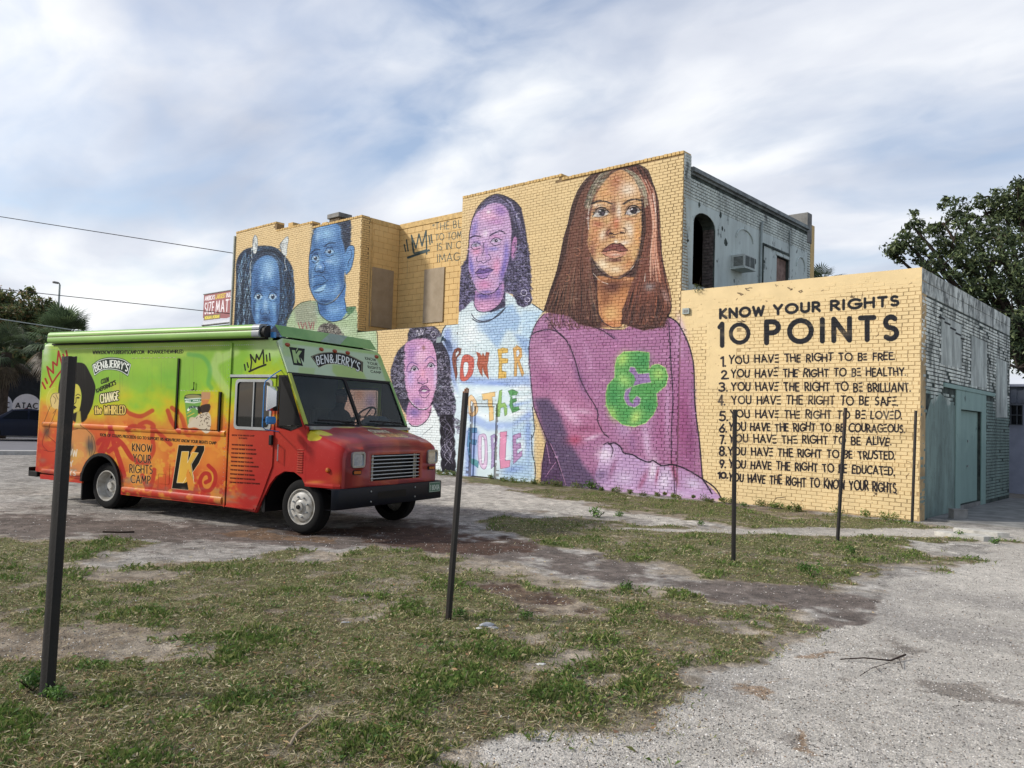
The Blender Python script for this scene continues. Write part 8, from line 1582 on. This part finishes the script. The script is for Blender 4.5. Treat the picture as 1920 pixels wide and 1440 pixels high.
mb = MB().tube([tuple(at(9, 800, 49.5)[:2])+(0,), tuple(at(9, 800, 49.5)[:2])+(2.0,)], .05, 8); tag(mb.build('white_pole', M_metal), 'thin white pole between the two round signs', 'pole')
# lamp
lp = empty('street_lamp', (-71.15, 23.7, 0), .3, 'tall thin street lamp above the far trees', 'street lamp'); MB().tube([(0, 0, 0), (0, 0, 11.5)], [.12, .07], 8).build('pole', M_metal, lp, sm=True); MB().tube([(0, 0, 11.4), (0, -.05, 11.6), (0, -.15, 11.62)], .05, 6).build('arm', M_metal, lp); MB().box(-.12, -.6, 11.52, .1, -.12, 11.68).build('lamp_head', M_conc, lp, bev=.04)
# billboard
bl = empty('billboard', (-98.7, 50, 12.6), 0, 'red and white advertising billboard rising beyond the truck roof', 'billboard')
bb_ = Canvas(0, 0, 146, 39, 8, '#96575a'); q = lambda x0, y0, x1, y1: quad((x0, y0), (x1, y0), (x1, y1), (x0, y1))
bb_.poly([(0, 30), (60, 34), (146, 24), (146, 39), (0, 39)], '#c9cbd6', 1); bb_.poly([(0, 36), (146, 36), (146, 39), (0, 39)], '#d5d8df', 1); bb_.poly([(68, 35), (88, 31), (146, 27), (146, 39), (70, 37)], '#a9b3c9', 1); bb_.poly([(67, 30), (146, 20), (146, 24), (80, 34)], '#96575a', 1)
bb_.lines(text_strokes("AMERICA'S", q(3, 2.5, 28, 7.5), .24), 1.2, '#e6dfe2'); bb_.lines(text_strokes('LARGEST', q(31, 2.5, 55, 7.5), .24), 1.2, '#d9c14a'); bb_.lines(text_strokes('INJURY LAW FIRM', q(58, 2.5, 108, 7.5), .24), 1.2, '#e6dfe2')
bb_.lines(text_strokes('SIZE', q(4, 11, 27, 25), .42), 1.8, '#ece6e8'); bb_.lines(text_strokes('MATTERS', q(33, 11, 100, 25), .4), 2.1, '#ece6e8')
bb_.poly([(2.5, 27), (45, 27), (45, 33.5), (2.5, 33.5)], '#6d5a48', 1); bb_.lines(text_strokes('MORGAN & MORGAN', q(5, 28.5, 42, 32), .25), 1.0, '#dfcf4e')
bb_.a[:] = bb_.a[::-1]; M_bb = imgmat('billboard_print', img_from('billboard_print_img', bb_.a), (0, 2), (0, 0), (14.6, 3.9), rough=.6, local=True, wear=.05, bmp=0)
MB().box(0, 0, 0, 14.6, .3, 3.9).build('poster_panel', M_bb, bl); MB().box(-.15, -.08, -.12, 14.75, .4, -.001).box(-.15, -.05, 3.901, 14.75, .4, 4.0).build('trim', M_conc, bl); MB().box(.4, -.9, -.75, 14.4, -.1, -.5).box(.5, -.3, -.5, .7, -.1, -.13).build('catwalk', M_black, bl); MB().tube([(7, .6, -12.6), (7, .6, 0)], .5, 12).build('column', M_metal, bl); MB().box(6, .35, .2, 8, .6, 3.6).build('frame', M_black, bl)
# wires
def wire(p, q, sag, label, r=.016, m=None):
    p, q = Vector(p), Vector(q); pts = [p.lerp(q, k/24)-Vector((0, 0, sag*4*(k/24)*(1-k/24))) for k in range(25)]; return tag(MB().tube(pts, r, 5).build('power_line', m or M_black, sm=True), label, 'wire', 'wires crossing the sky at left')
wa = Vector((-29.93, 16.3, 8.01)); d_ = Vector((-38.62, 10.4, 9.52))-wa; wire(wa, wa+d_*2.6, .0, 'highest black wire meeting the left end of the mural building')
wa = Vector((-29.93, 16.3, 5.55)); d_ = Vector((-38.58, 10.56, 6.46))-wa; wire(wa, wa+d_*2.6, .0, 'middle black wire passing over the billboard'); wa = Vector(at(152, 621, 30)); wb = Vector(at(-160, 574, 31)); wire(wa+(wa-wb)*.4, wb, .0, 'lowest pale wire crossing in front of the palm', .015, M_metal)
# far background : hedge line and a few low houses so the horizon is closed all round
rh = random.Random(8); C = []; R = []
for k in range(120): a = math.radians(rh.uniform(60, 200)); D = rh.uniform(95, 140); C.append((D*math.cos(a), D*math.sin(a), rh.uniform(.5, 3.5))); R.append(rh.uniform(2, 3.8))
leafcloud('far_woodland', C, R, 26000, .5, ['#36442a', '#434f33', '#2d3a24'], None, .8, 6, 'dark line of distant trees along the horizon', 'trees', 'stuff')
